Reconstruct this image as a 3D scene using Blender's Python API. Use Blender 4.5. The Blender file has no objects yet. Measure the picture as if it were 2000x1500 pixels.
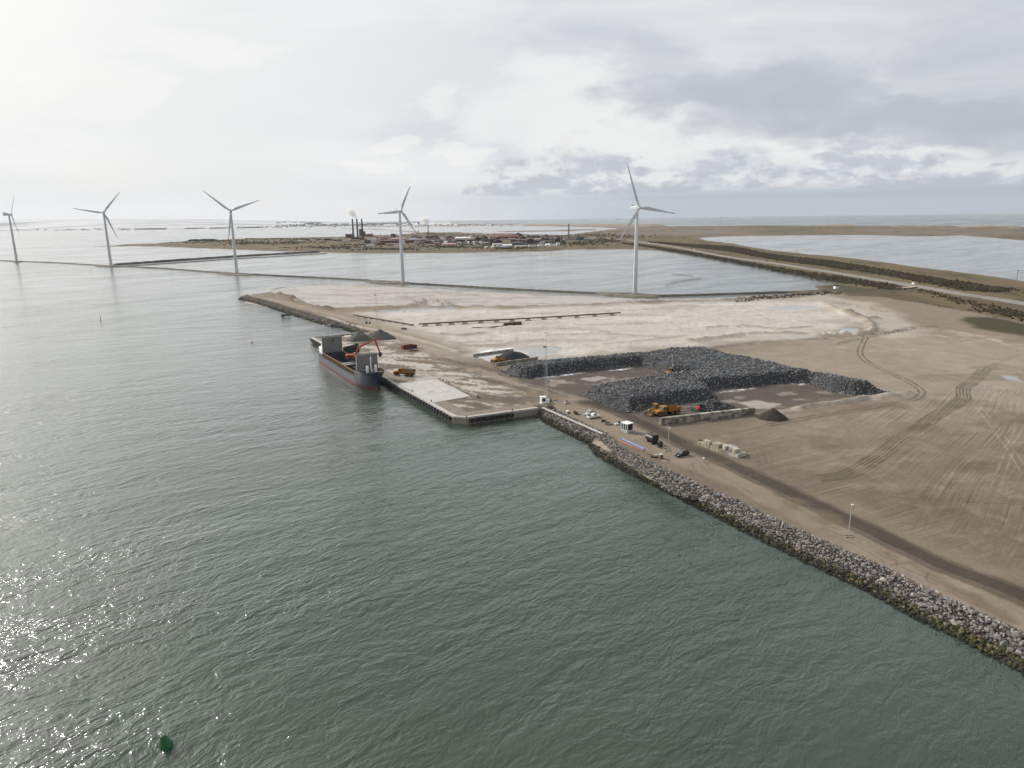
import bpy, math, random
import numpy as np
from mathutils import Vector, Matrix

random.seed(7)
rng = np.random.default_rng(11)
R = math.radians
scene = bpy.context.scene
C = scene.collection

# ------------------------------------------------------------------ camera
CAM_H, FOCAL, PITCH, ROLL = 73.0, 1386.0, R(13.3), R(-0.77)      # metres, pixels of a 2000 px wide frame
cam_data = bpy.data.cameras.new('camera')
cam = bpy.data.objects.new('camera', cam_data); C.objects.link(cam)
cam_data.sensor_width = 36.0
cam_data.lens = 36.0 * FOCAL / 2000.0
cam_data.clip_start = 1.0
cam_data.clip_end = 60000.0
cam.matrix_world = Matrix.Translation((0, 0, CAM_H)) @ Matrix.Rotation(math.pi/2 - PITCH, 4, 'X') @ Matrix.Rotation(ROLL, 4, 'Z')
scene.camera = cam

def ray(x, y):
    cx, cy = (x - 1000) / FOCAL, -(y - 750) / FOCAL
    c, s = math.cos(ROLL), math.sin(ROLL)
    lx, ly = c*cx - s*cy, s*cx + c*cy
    a = math.pi/2 - PITCH
    return (lx, ly*math.cos(a) + math.sin(a), ly*math.sin(a) - math.cos(a))

def G(x, y, z=2.7):
    """survey helper: where the ground of height z lies that the photograph shows at x, y"""
    r = ray(x, y); t = (z - CAM_H) / r[2]
    return (r[0]*t, r[1]*t)

def GS(pts, z=2.7):
    return [G(x, y, z) for x, y in pts]

def azel(x, y):
    r = ray(x, y)
    return math.atan2(r[0], r[1]), math.atan2(r[2], math.hypot(r[0], r[1]))

# ------------------------------------------------------------------ light
SUN_AZ, SUN_EL = R(-57), R(32)          # azimuth from +Y towards +X
sun_dir = Vector((math.sin(SUN_AZ)*math.cos(SUN_EL), math.cos(SUN_AZ)*math.cos(SUN_EL), math.sin(SUN_EL)))
sd = bpy.data.lights.new('sun', 'SUN'); sd.energy = 3.7; sd.angle = R(2.5); sd.color = (1.0, 0.95, 0.87)
sun = bpy.data.objects.new('sun', sd); C.objects.link(sun)
sun.rotation_euler = sun_dir.to_track_quat('Z', 'Y').to_euler()
sun.location = (0, 0, 200)

scene.view_settings.view_transform = 'Standard'
scene.view_settings.look = 'None'
scene.view_settings.exposure = 0.0
scene.view_settings.gamma = 1.0
scene.cycles.max_bounces = 6
scene.cycles.diffuse_bounces = 2
scene.cycles.glossy_bounces = 3
scene.cycles.transparent_max_bounces = 8
scene.cycles.volume_bounces = 2
scene.cycles.sample_clamp_indirect = 6.0
scene.cycles.use_denoising = True

# ---- small node language
class NT:
    def __init__(s, tree): s.t = tree; s.n = tree.nodes; s.l = tree.links
    def new(s, typ, **kw):
        n = s.n.new(typ)
        for k, v in kw.items(): setattr(n, k, v)
        return n
    def put(s, sock, v):
        if isinstance(v, bpy.types.NodeSocket): s.l.new(v, sock)
        elif v is not None:
            if isinstance(v, (tuple, list)) and len(v) == 3 and sock.type == 'RGBA': v = (*v, 1)
            sock.default_value = v
    def m(s, op, a, b=None, c=None, clamp=False):
        n = s.new('ShaderNodeMath', operation=op, use_clamp=clamp)
        for i, v in enumerate((a, b, c)):
            if v is not None: s.put(n.inputs[i], v)
        return n.outputs[0]
    def v(s, op, a, b=None, out=0):
        n = s.new('ShaderNodeVectorMath', operation=op)
        s.put(n.inputs[0], a)
        if b is not None:
            s.put(n.inputs['Scale'] if op == 'SCALE' else n.inputs[1], b)
        return n.outputs[out]
    def xyz(s, x, y, z=0.0):
        n = s.new('ShaderNodeCombineXYZ')
        for i, v in enumerate((x, y, z)): s.put(n.inputs[i], v)
        return n.outputs[0]
    def sep(s, v):
        n = s.new('ShaderNodeSeparateXYZ'); s.put(n.inputs[0], v); return n.outputs
    def noise(s, vec, scale=1.0, detail=3.0, rough=0.5, dist=0.0, out=0, dim='3D'):
        n = s.new('ShaderNodeTexNoise', noise_dimensions=dim)
        if vec is not None: s.put(n.inputs['Vector'], vec)
        n.inputs['Scale'].default_value = scale; n.inputs['Detail'].default_value = detail
        n.inputs['Roughness'].default_value = rough; n.inputs['Distortion'].default_value = dist
        return n.outputs[out]
    def ss(s, x, lo, hi):
        n = s.new('ShaderNodeMapRange', interpolation_type='SMOOTHSTEP')
        s.put(n.inputs[0], x); s.put(n.inputs[1], lo); s.put(n.inputs[2], hi)
        return n.outputs[0]
    def mix(s, f, a, b):
        n = s.new('ShaderNodeMix', data_type='RGBA')
        s.put(n.inputs[0], f); s.put(n.inputs[6], a); s.put(n.inputs[7], b)
        return n.outputs[2]
    def ramp(s, f, stops):
        n = s.new('ShaderNodeValToRGB'); s.put(n.inputs[0], f)
        e = n.color_ramp.elements
        while len(e) < len(stops): e.new(0.5)
        for k, (p, c) in enumerate(stops): e[k].position = p; e[k].color = (*c, 1)
        return n.outputs[0]
    def mapping(s, vec, rot=0.0, scale=(1,1,1)):
        """coordinates measured along directions turned by rot about Z, then scaled"""
        c, k = math.cos(rot), math.sin(rot)
        return s.xyz(s.v('DOT_PRODUCT', vec, (c*scale[0], k*scale[0], 0), out=1), s.v('DOT_PRODUCT', vec, (-k*scale[1], c*scale[1], 0), out=1), s.v('DOT_PRODUCT', vec, (0, 0, scale[2]), out=1))

def lin1(c):
    c /= 255.0
    return c/12.92 if c <= 0.04045 else ((c + 0.055)/1.055)**2.4
def lin(r, g, b, k=1.0):
    return (lin1(r)/k, lin1(g)/k, lin1(b)/k)

# ------------------------------------------------------------------ sky: physical sky behind broken grey cloud
world = bpy.data.worlds.new('World'); scene.world = world
world.use_nodes = True
w = NT(world.node_tree)
for n in list(w.n): w.n.remove(n)
SKY_STRENGTH = 0.1
nish = w.new('ShaderNodeTexSky', sky_type='NISHITA', sun_disc=False)
nish.sun_elevation = SUN_EL; nish.sun_rotation = SUN_AZ
nish.air_density = 1.0; nish.dust_density = 2.0; nish.ozone_density = 1.0; nish.altitude = 70
D = w.new('ShaderNodeTexCoord').outputs['Generated']
dx, dy, dz = w.sep(D)
AZ = w.m('ARCTAN2', dx, dy)
EL = w.m('ARCSINE', dz)
sdot = w.v('DOT_PRODUCT', D, tuple(sun_dir), out=1)
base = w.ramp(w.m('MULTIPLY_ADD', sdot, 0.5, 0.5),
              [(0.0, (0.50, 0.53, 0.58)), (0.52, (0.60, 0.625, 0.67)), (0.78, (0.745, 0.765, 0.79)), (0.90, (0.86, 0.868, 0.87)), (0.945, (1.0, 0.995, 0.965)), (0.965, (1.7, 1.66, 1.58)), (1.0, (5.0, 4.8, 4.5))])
# domain warps give every cloud edge its ragged outline
wz = w.noise(w.xyz(w.m('MULTIPLY', AZ, 6.0), w.m('MULTIPLY', EL, 14.0), 1.3), 1.0, 5.0, 0.6, out=1)
wv = w.sep(wz)
AZw = w.m('MULTIPLY_ADD', w.m('SUBTRACT', wv[0], 0.5), 0.34, AZ)
ELw = w.m('MULTIPLY_ADD', w.m('SUBTRACT', wv[1], 0.5), 0.12, EL)
def blob(px, py, ra, re, tilt=0.0, inner=0.15):
    a0, e0 = azel(px, py)
    a = w.m('SUBTRACT', AZw, a0); e = w.m('SUBTRACT', w.m('MULTIPLY_ADD', a, tilt, ELw), e0)
    d = w.m('ADD', w.m('POWER', w.m('ABSOLUTE', w.m('DIVIDE', a, ra)), 2.0), w.m('POWER', w.m('ABSOLUTE', w.m('DIVIDE', e, re)), 2.0))
    return w.m('SUBTRACT', 1.0, w.ss(d, inner, 1.0))
DEG = math.pi/180
# high streaks
st = w.noise(w.xyz(w.m('MULTIPLY', AZ, 3.2), w.m('MULTIPLY', EL, 17.0), 4.0), 1.0, 5.0, 0.6, 0.6)
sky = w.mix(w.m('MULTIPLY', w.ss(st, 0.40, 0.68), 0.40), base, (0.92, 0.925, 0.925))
st2 = w.noise(w.xyz(w.m('MULTIPLY', AZ, 2.6), w.m('MULTIPLY', EL, 8.0), 9.0), 1.0, 5.0, 0.55, 0.4)
far_side = w.ss(sdot, 0.75, 0.35)
sky = w.mix(w.m('MULTIPLY', w.ss(st2, 0.50, 0.72), w.m('MULTIPLY_ADD', far_side, 0.55, 0.16)), sky, (0.53, 0.565, 0.635))
# pale gap under the dark bank
gap = w.m('MAXIMUM', blob(1270, 265, 13*DEG, 2.0*DEG, 0.06), w.m('MAXIMUM', blob(1700, 287, 15*DEG, 1.3*DEG, 0.05), blob(1080, 225, 7*DEG, 4.5*DEG, 0.0)))
sky = w.mix(w.m('MULTIPLY', gap, 0.75), sky, (0.89, 0.89, 0.885))
dark = w.m('MAXIMUM', blob(1450, 198, 11.5*DEG, 3.2*DEG, 0.06), w.m('MAXIMUM', blob(1800, 240, 9.5*DEG, 1.9*DEG, 0.06), w.m('MULTIPLY', w.m('MAXIMUM', blob(1300, 140, 9*DEG, 2.2*DEG, 0.15), blob(1930, 110, 8*DEG, 3.5*DEG, 0.0)), 0.4)))
dk_n = w.noise(w.xyz(w.m('MULTIPLY', AZ, 9.0), w.m('MULTIPLY', EL, 26.0), 2.0), 1.0, 5.0, 0.55)
sky = w.mix(w.m('MULTIPLY', dark, w.m('MULTIPLY_ADD', dk_n, 0.9, 0.38), clamp=True), sky, (0.47, 0.50, 0.565))
# cumulus heaps along the horizon
cu = w.noise(w.xyz(w.m('MULTIPLY', AZ, 9.0), w.m('MULTIPLY', EL, 19.0), 7.7), 1.0, 7.0, 0.6, 0.2)
def bank(e_bot, e_top, az_lo, az_hi):
    b = w.m('MULTIPLY', w.ss(EL, e_bot, e_bot + 0.5*DEG), w.ss(EL, e_top, e_bot + 0.6*DEG))
    return w.m('MULTIPLY', b, w.ss(AZ, az_lo, az_hi))
bk = bank(1.35*DEG, 5.4*DEG, -14*DEG, 8*DEG)
cm = w.ss(w.m('MULTIPLY_ADD', bk, 0.30, cu), 0.56, 0.66)
cm = w.m('MULTIPLY', cm, w.m('MINIMUM', w.m('MULTIPLY', bk, 3.0), 1.0))
lightn = w.noise(w.xyz(w.m('MULTIPLY_ADD', AZ, 9.0, 0.10), w.m('MULTIPLY_ADD', EL, 19.0, -0.22), 7.7), 1.0, 7.0, 0.6, 0.2)
shade = w.ss(w.m('SUBTRACT', cu, lightn), -0.08, 0.07)
cumcol = w.mix(shade, (0.80, 0.81, 0.825), (0.49, 0.525, 0.595))
sky = w.mix(w.m('MULTIPLY', cm, 0.92), sky, cumcol)
for px, py, ra, re in ((1140, 300, 2.6, 1.6), (1600, 305, 2.6, 1.3), (1700, 312, 2.0, 1.1), (1340, 318, 3.0, 0.9), (880, 200, 2.2, 1.5), (790, 292, 1.6, 0.8), (730, 330, 2.2, 0.7), (910, 305, 1.8, 0.9), (170, 160, 5.0, 2.4), (420, 90, 4.0, 1.6)):
    heavy = px > 1120
    t = blob(px, py, ra*DEG*1.2, re*DEG*1.25, 0.0, 0.05)
    tint = w.mix(shade, (0.80, 0.80, 0.81), (0.56, 0.59, 0.65)) if heavy else (0.95, 0.945, 0.925)
    sky = w.mix(w.m('MULTIPLY', t, 0.8 if heavy else 0.5), sky, tint)
# rain-blue strip low over the open sea
strip = w.m('MULTIPLY', w.ss(EL, 2.3*DEG, 1.1*DEG), w.ss(AZ, -16*DEG, 16*DEG))
sky = w.mix(w.m('MULTIPLY', strip, 0.92), sky, (0.365, 0.435, 0.515))
strip2 = w.m('MULTIPLY', w.ss(EL, 4.0*DEG, 0.5*DEG), w.ss(AZ, 10*DEG, -30*DEG))
sky = w.mix(w.m('MULTIPLY', strip2, 0.6), sky, (0.70, 0.725, 0.76))
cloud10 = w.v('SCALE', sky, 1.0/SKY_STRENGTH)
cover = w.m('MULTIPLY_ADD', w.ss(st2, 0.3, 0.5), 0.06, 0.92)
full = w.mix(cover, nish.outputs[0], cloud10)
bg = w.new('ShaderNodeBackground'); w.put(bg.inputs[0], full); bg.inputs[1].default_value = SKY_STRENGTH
wo = w.new('ShaderNodeOutputWorld'); w.l.new(bg.outputs[0], wo.inputs[0])

# ------------------------------------------------------------------ helpers: materials, meshes, things
_mats = {}
def mat(name, col, rough=0.6, metal=0.0, var=0.18, scale=0.6, bump=0.0, spec=0.4, attr=None, dirt=None, dirt_amt=0.5):
    """painted / weathered surface: base colour broken up by two noises, optional dirt colour, optional per-piece colour attribute"""
    if name in _mats: return _mats[name]
    m = bpy.data.materials.new(name); m.use_nodes = True
    t = NT(m.node_tree); b = t.n['Principled BSDF']
    P = t.new('ShaderNodeNewGeometry').outputs['Position']
    c = col
    if attr:
        c = t.new('ShaderNodeAttribute', attribute_name=attr).outputs['Color']
    n1 = t.noise(P, scale, 4.0, 0.6)
    n2 = t.noise(P, scale*7.3, 3.0, 0.6)
    f = t.m('ADD', t.m('MULTIPLY', t.m('SUBTRACT', n1, 0.5), var*2.4), t.m('MULTIPLY', t.m('SUBTRACT', n2, 0.5), var*1.6))
    c2 = t.v('SCALE', c if not isinstance(c, tuple) else t.mix(0.0, c, c), t.m('ADD', f, 1.0))
    if dirt:
        nd = t.noise(t.mapping(P, scale=(1, 1, 0.35)), scale*2.1, 5.0, 0.65)
        c2 = t.mix(t.m('MULTIPLY', t.ss(nd, 0.48, 0.72), dirt_amt), c2, dirt)
    t.put(b.inputs['Base Color'], c2)
    b.inputs['Roughness'].default_value = rough
    b.inputs['Metallic'].default_value = metal
    b.inputs['Specular IOR Level'].default_value = spec
    if bump:
        bn = t.new('ShaderNodeBump'); bn.inputs['Strength'].default_value = bump; bn.inputs['Distance'].default_value = 0.2
        t.put(bn.inputs['Height'], n2); t.l.new(bn.outputs[0], b.inputs['Normal'])
    _mats[name] = m
    return m

class MB:
    """collects faces; build() links them as ONE mesh object"""
    def __init__(s): s.v = []; s.f = []; s.mi = []; s.M = Matrix.Identity(4); s.cur = 0
    def add(s, vs, fs):
        o = len(s.v); s.v += [tuple(s.M @ Vector(p)) for p in vs]
        s.f += [tuple(o + i for i in f) for f in fs]; s.mi += [s.cur]*len(fs); return s
    def box(s, c, d, rz=0.0, taper=1.0, ry=0.0):
        x, y, z = d[0]/2, d[1]/2, d[2]/2
        Q = Matrix.Translation(c) @ Matrix.Rotation(rz, 4, 'Z') @ Matrix.Rotation(ry, 4, 'Y')
        p = [(-x,-y,-z),(x,-y,-z),(x,y,-z),(-x,y,-z)] + [(a*taper, b*taper, z) for a, b in ((-x,-y),(x,-y),(x,y),(-x,y))]
        return s.add([tuple(Q @ Vector(q)) for q in p], [(3,2,1,0),(4,5,6,7),(0,1,5,4),(1,2,6,5),(2,3,7,6),(3,0,4,7)])
    def bbox(s, c, d, b=0.05, rz=0.0):
        """box with chamfered vertical and top edges"""
        x, y, z = d[0]/2, d[1]/2, d[2]/2
        Q = Matrix.Translation(c) @ Matrix.Rotation(rz, 4, 'Z')
        def ring(i, zz): return [(x-i,-y+b,zz),(x-i,y-b,zz),(x-b,y-i,zz),(-x+b,y-i,zz),(-x+i,y-b,zz),(-x+i,-y+b,zz),(-x+b,-y+i,zz),(x-b,-y+i,zz)]
        vs = ring(0,-z) + ring(0,z-b) + [(px*(1-b/x), py*(1-b/y), zz) for px,py,zz in ring(0,z)]
        fs = [tuple(reversed(range(8)))] + [(k*8+i, k*8+(i+1)%8, k*8+8+(i+1)%8, k*8+8+i) for k in (0,1) for i in range(8)] + [tuple(range(16,24))]
        return s.add([tuple(Q @ Vector(q)) for q in vs], fs)
    def cyl(s, a, b, r0, r1=None, n=10, cap=True):
        r1 = r0 if r1 is None else r1
        a, b = Vector(a), Vector(b); d = (b-a).normalized()
        u = d.orthogonal().normalized(); w_ = d.cross(u)
        vs = []
        for q, r in ((a, r0), (b, r1)):
            vs += [tuple(q + (u*math.cos(t) + w_*math.sin(t))*r) for t in (2*math.pi*i/n for i in range(n))]
        fs = [(i, (i+1)%n, n+(i+1)%n, n+i) for i in range(n)]
        if cap: fs += [tuple(reversed(range(n))), tuple(range(n, 2*n))]
        return s.add(vs, fs)
    def tube(s, pts, r, n=6):
        for p, q in zip(pts, pts[1:]): s.cyl(p, q, r, r, n)
        return s
    def lathe(s, prof, c=(0,0,0), axis='Z', n=14, cap=True):
        vs = []; k = len(prof)
        for r, z in prof:
            for i in range(n):
                t = 2*math.pi*i/n; p = (r*math.cos(t), r*math.sin(t), z)
                if axis == 'X': p = (p[2], p[0], p[1])
                if axis == 'Y': p = (p[1], p[2], p[0])
                vs.append((p[0]+c[0], p[1]+c[1], p[2]+c[2]))
        fs = [(j*n+i, j*n+(i+1)%n, (j+1)*n+(i+1)%n, (j+1)*n+i) for j in range(k-1) for i in range(n)]
        if cap: fs += [tuple(reversed(range(n))), tuple(range((k-1)*n, k*n))]
        return s.add(vs, fs)
    def prism(s, poly, z0, z1, plane='XY', off=0.0):
        """extrude a 2-D outline; plane XZ extrudes along y from z0 to z1"""
        n = len(poly)
        def q(p, h): return (p[0], p[1], h) if plane == 'XY' else ((p[0], h, p[1]) if plane == 'XZ' else (h, p[0], p[1]))
        vs = [q(p, z0) for p in poly] + [q(p, z1) for p in poly]
        return s.add(vs, [tuple(reversed(range(n))), tuple(range(n, 2*n))] + [(i, (i+1)%n, n+(i+1)%n, n+i) for i in range(n)])
    def loft(s, secs, closed=True, caps=True):
        n = len(secs[0]); vs = [p for sec in secs for p in sec]; fs = []
        for j in range(len(secs)-1):
            for i in range(n if closed else n-1):
                fs.append((j*n+i, j*n+(i+1)%n, (j+1)*n+(i+1)%n, (j+1)*n+i))
        if caps: fs += [tuple(reversed(range(n))), tuple(range((len(secs)-1)*n, len(secs)*n))]
        return s.add(vs, fs)
    def mesh(s, name, mats, smooth=False):
        me = bpy.data.meshes.new(name); me.from_pydata(s.v, [], s.f)
        for m in (mats if isinstance(mats, (list, tuple)) else [mats]): me.materials.append(m)
        me.polygons.foreach_set('material_index', s.mi)
        import bmesh
        bm = bmesh.new(); bm.from_mesh(me); bmesh.ops.recalc_face_normals(bm, faces=bm.faces); bm.to_mesh(me); bm.free()
        if smooth:
            me.shade_smooth()
            try: me.set_sharp_from_angle(angle=R(40))
            except Exception: pass
        return me
    def build(s, name, mats, parent=None, smooth=False):
        o = bpy.data.objects.new(name, s.mesh(name, mats, smooth)); C.objects.link(o)
        if parent: o.parent = parent
        return o

def tag(o, label=None, cat=None, group=None, kind=None):
    for k, v in (('label', label), ('category', cat), ('group', group), ('kind', kind)):
        if v: o[k] = v
    return o
def thing(name, label, cat, loc=(0,0,0), rz=0.0, group=None):
    o = bpy.data.objects.new(name, None); C.objects.link(o); o.empty_display_size = 0.3
    o.location = loc; o.rotation_euler = (0, 0, rz)
    return tag(o, label, cat, group)
def copy_tree(o, parent=None):
    c = o.copy(); C.objects.link(c); c.parent = parent
    for ch in [x for x in bpy.data.objects if x.parent == o]: copy_tree(ch, c)
    return c

# ---- vectorised noise and distance fields
def vnoise(x, y, seed=0):
    xi = np.floor(x).astype(np.int64); yi = np.floor(y).astype(np.int64)
    xf = x - xi; yf = y - yi
    u = xf*xf*xf*(xf*(xf*6-15)+10); v = yf*yf*yf*(yf*(yf*6-15)+10)
    def h(a, b):
        n = (a*374761393 + b*668265263 + seed*2147483647*3) & 0xffffffff
        n = ((n ^ (n >> 13)) * 1274126177) & 0xffffffff
        return ((n ^ (n >> 16)) & 0xffff)/65535.0
    a, b, c, d = h(xi, yi), h(xi+1, yi), h(xi, yi+1), h(xi+1, yi+1)
    return a + (b-a)*u + (c-a)*v + (a-b-c+d)*u*v
def fbm(x, y, oct=4, seed=0, gain=0.5):
    s = np.zeros_like(x); amp = 1.0; tot = 0.0
    for o in range(oct):
        s += amp*vnoise(x*2**o + 17.3*o, y*2**o - 9.1*o, seed+o*13); tot += amp; amp *= gain
    return s/tot
def sstep(x, a, b):
    t = np.clip((x-a)/(b-a), 0, 1); return t*t*(3-2*t)
def sdf_poly(X, Y, poly):
    """positive inside"""
    d2 = np.full(X.shape, 1e18); ins = np.zeros(X.shape, bool)
    n = len(poly)
    for i in range(n):
        x0, y0 = poly[i]; x1, y1 = poly[(i+1) % n]
        ex, ey = x1-x0, y1-y0; L = ex*ex+ey*ey + 1e-12
        t = np.clip(((X-x0)*ex + (Y-y0)*ey)/L, 0, 1)
        qx = X-x0-ex*t; qy = Y-y0-ey*t
        d2 = np.minimum(d2, qx*qx+qy*qy)
        if y0 != y1:
            c = ((y0 > Y) != (y1 > Y)) & (X < (x1-x0)*(Y-y0)/(y1-y0)+x0)
            ins ^= c
    d = np.sqrt(d2)
    return np.where(ins, d, -d)
def dist_line(X, Y, pts):
    d2 = np.full(X.shape, 1e18)
    for (x0, y0), (x1, y1) in zip(pts, pts[1:]):
        ex, ey = x1-x0, y1-y0; L = ex*ex+ey*ey+1e-12
        t = np.clip(((X-x0)*ex + (Y-y0)*ey)/L, 0, 1)
        d2 = np.minimum(d2, (X-x0-ex*t)**2 + (Y-y0-ey*t)**2)
    return np.sqrt(d2)
def smooth_line(pts, k=6):
    """Catmull-Rom through the points"""
    P_ = [Vector((*p, 0)) for p in pts]; out = []
    for i in range(len(P_)-1):
        a, b, c, d = P_[max(i-1,0)], P_[i], P_[i+1], P_[min(i+2, len(P_)-1)]
        for j in range(k):
            t = j/k
            q = 0.5*((2*b) + (c-a)*t + (2*a-5*b+4*c-d)*t*t + (3*b-a-3*c+d)*t**3)
            out.append((q.x, q.y))
    out.append((P_[-1].x, P_[-1].y)); return out
def offset_line(pts, d):
    out = []
    for i, p in enumerate(pts):
        a = pts[max(i-1, 0)]; b = pts[min(i+1, len(pts)-1)]
        tx, ty = b[0]-a[0], b[1]-a[1]; L = math.hypot(tx, ty) + 1e-9
        out.append((p[0]-ty/L*d, p[1]+tx/L*d))
    return out
def np_mesh(name, V, F, mats, col=None, mask=None, smooth=True):
    """V (n,3), F (m,3|4) -> one mesh object"""
    me = bpy.data.meshes.new(name)
    n, m, k = len(V), len(F), F.shape[1]
    me.vertices.add(n); me.vertices.foreach_set('co', np.ascontiguousarray(V, np.float32).ravel())
    me.loops.add(m*k); me.loops.foreach_set('vertex_index', np.ascontiguousarray(F, np.int32).ravel())
    me.polygons.add(m); me.polygons.foreach_set('loop_start', np.arange(0, m*k, k, dtype=np.int32))
    try: me.polygons.foreach_set('loop_total', np.full(m, k, np.int32))
    except Exception: pass
    me.polygons.foreach_set('use_smooth', np.full(m, smooth, bool))
    me.update(calc_edges=True)
    for nm, arr in (('Col', col), ('Mask', mask)):
        if arr is None: continue
        at = me.attributes.new(nm, 'FLOAT_COLOR', 'POINT')
        a4 = np.ones((n, 4), np.float32); a4[:, :arr.shape[1]] = arr
        at.data.foreach_set('color', a4.ravel())
    for mm in (mats if isinstance(mats, (list, tuple)) else [mats]): me.materials.append(mm)
    o = bpy.data.objects.new(name, me); C.objects.link(o)
    return o

# ------------------------------------------------------------------ water
def water_material(name='fjord_water', rough_k=1.0, mirror=1.7, tones=((0.023, 0.039, 0.026), (0.036, 0.056, 0.040))):
    m = bpy.data.materials.new(name); m.use_nodes = True
    t = NT(m.node_tree); b = t.n['Principled BSDF']
    P0 = t.new('ShaderNodeNewGeometry').outputs['Position']
    ang = R(38)                                   # wave crests run along this direction
    gust = t.noise(t.mapping(P0, rot=ang, scale=(1/70, 1/22, 1)), 1.0, 4.0, 0.6)
    def height(off):
        p = t.v('ADD', P0, off)
        warp = t.v('SCALE', t.v('SUBTRACT', t.noise(p, 0.07, 2.0, 0.5, out=1), (0.5, 0.5, 0.5)), 6.0)
        q = t.v('ADD', p, warp)
        a = t.noise(t.mapping(q, rot=ang, scale=(1/6.5, 1/2.6, 1)), 1.0, 3.0, 0.56, 0.3)
        c = t.noise(t.mapping(q, rot=ang+0.35, scale=(1/1.5, 1/0.72, 1)), 1.0, 4.0, 0.66, 0.4)
        s_ = t.noise(t.mapping(p, rot=ang-0.25, scale=(1/34, 1/11, 1)), 1.0, 1.0, 0.5)
        h = t.m('ADD', t.m('MULTIPLY', a, 0.64), t.m('MULTIPLY', c, 0.23))
        return t.m('ADD', h, t.m('MULTIPLY', s_, 0.75)), a
    E_ = 0.12
    h0, a0 = height((0, 0, 0)); hx, _ = height((E_, 0, 0)); hy, _ = height((0, E_, 0))
    calm = t.noise(t.mapping(P0, rot=ang+0.15, scale=(1/420, 1/90, 1)), 1.0, 3.0, 0.55)
    amp = t.m('MULTIPLY', t.m('MULTIPLY_ADD', t.ss(gust, 0.3, 0.7), 0.7*rough_k, 0.55*rough_k), t.m('MULTIPLY_ADD', t.ss(calm, 0.35, 0.65), 0.5, 0.72))
    sx = t.m('MULTIPLY', t.m('DIVIDE', t.m('SUBTRACT', h0, hx), E_), amp)
    sy = t.m('MULTIPLY', t.m('DIVIDE', t.m('SUBTRACT', h0, hy), E_), amp)
    nrm = t.v('NORMALIZE', t.xyz(sx, sy, 1.0))
    # milky green body colour with slow patches, sparse foam where crests break
    pt = t.noise(t.mapping(P0, rot=ang, scale=(1/120, 1/60, 1)), 1.0, 4.0, 0.55)
    body = t.mix(t.ss(pt, 0.3, 0.7), *tones)
    fa = t.noise(t.mapping(P0, rot=0.4, scale=(1/2.2, 1/1.1, 1)), 1.0, 6.0, 0.72, 1.2)
    fb = t.noise(P0, 1/23.0, 3.0, 0.6)
    foam = t.m('MULTIPLY', t.ss(fa, 0.67, 0.74), t.m('MULTIPLY', t.ss(fb, 0.60, 0.68), t.ss(a0, 0.45, 0.6)))
    # body colour under a reflecting skin; the mirror share follows the Fresnel curve, lifted as a wind roughened sea lifts it
    t.n.remove(b)
    df = t.new('ShaderNodeBsdfDiffuse'); t.put(df.inputs['Color'], t.mix(foam, body, (0.62, 0.64, 0.63))); t.l.new(nrm, df.inputs['Normal'])
    gl = t.new('ShaderNodeBsdfGlossy'); gl.inputs['Color'].default_value = (1, 1, 1, 1); gl.inputs['Roughness'].default_value = 0.13; t.l.new(nrm, gl.inputs['Normal'])
    fr = t.new('ShaderNodeFresnel'); fr.inputs['IOR'].default_value = 1.333; t.l.new(nrm, fr.inputs['Normal'])
    k = t.m('SUBTRACT', 1.0, t.m('POWER', t.m('SUBTRACT', 1.0, fr.outputs[0]), mirror))
    k = t.m('MULTIPLY', k, t.m('SUBTRACT', 1.0, foam))
    mx = t.new('ShaderNodeMixShader'); t.put(mx.inputs[0], k); t.l.new(df.outputs[0], mx.inputs[1]); t.l.new(gl.outputs[0], mx.inputs[2])
    t.l.new(mx.outputs[0], t.n['Material Output'].inputs['Surface'])
    return m
WATER = water_material()
wm = MB()
def ring_sheet(mb, radii, a0, a1, n, z):
    vs = [(r*math.sin(a0+(a1-a0)*i/n), r*math.cos(a0+(a1-a0)*i/n), z) for r in radii for i in range(n+1)]
    k = n+1
    mb.add(vs, [(j*k+i, j*k+i+1, (j+1)*k+i+1, (j+1)*k+i) for j in range(len(radii)-1) for i in range(n)])
ring_sheet(wm, [0.5, 60, 150, 400, 1000, 3000, 7000, 15200], -math.pi, math.pi, 96, 0.0)
tag(wm.build('water', WATER), kind='structure', label='wind rippled grey green fjord and sea water')
SEA = water_material('open_sea', 1.6, 1.0, ((0.030, 0.052, 0.055), (0.040, 0.066, 0.068)))
ci = smooth_line(GS([(560,443),(640,442.3),(760,441.2),(880,440.4),(1000,440.1),(1150,440.0),(1300,440.4),(1450,441),(1700,440.6),(2000,444.2),(2350,450.5)], 0), 6)
sm_ = MB(); n_ = len(ci); cr = [math.hypot(*p) for p in ci]
sm_.add([(*p, .35) for p in ci] + [(p[0]/r*15210, p[1]/r*15210, .35) for p, r in zip(ci, cr)], [(i, i+1, n_+i+1, n_+i) for i in range(n_-1)])
tag(sm_.build('sea', SEA), kind='structure', label='open sea beyond the dunes')

# ------------------------------------------------------------------ terrain heights
QZ = 2.8
QN, QS, QE = G(607, 659, QZ), G(893, 818, QZ), G(1051, 797, QZ)
qu = Vector((QS[0]-QN[0], QS[1]-QN[1])).normalized(); qn = Vector((qu.y, -qu.x))     # along the quay; out over the water
if qn.x > 0: qn = -qn
def quay_pt(s, o):
    """s metres along the long berth from its far end, o metres out over the water"""
    return (QN[0]+qu.x*s+qn.x*o, QN[1]+qu.y*s+qn.y*o)
QNE = G(692, 650, QZ)

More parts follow.
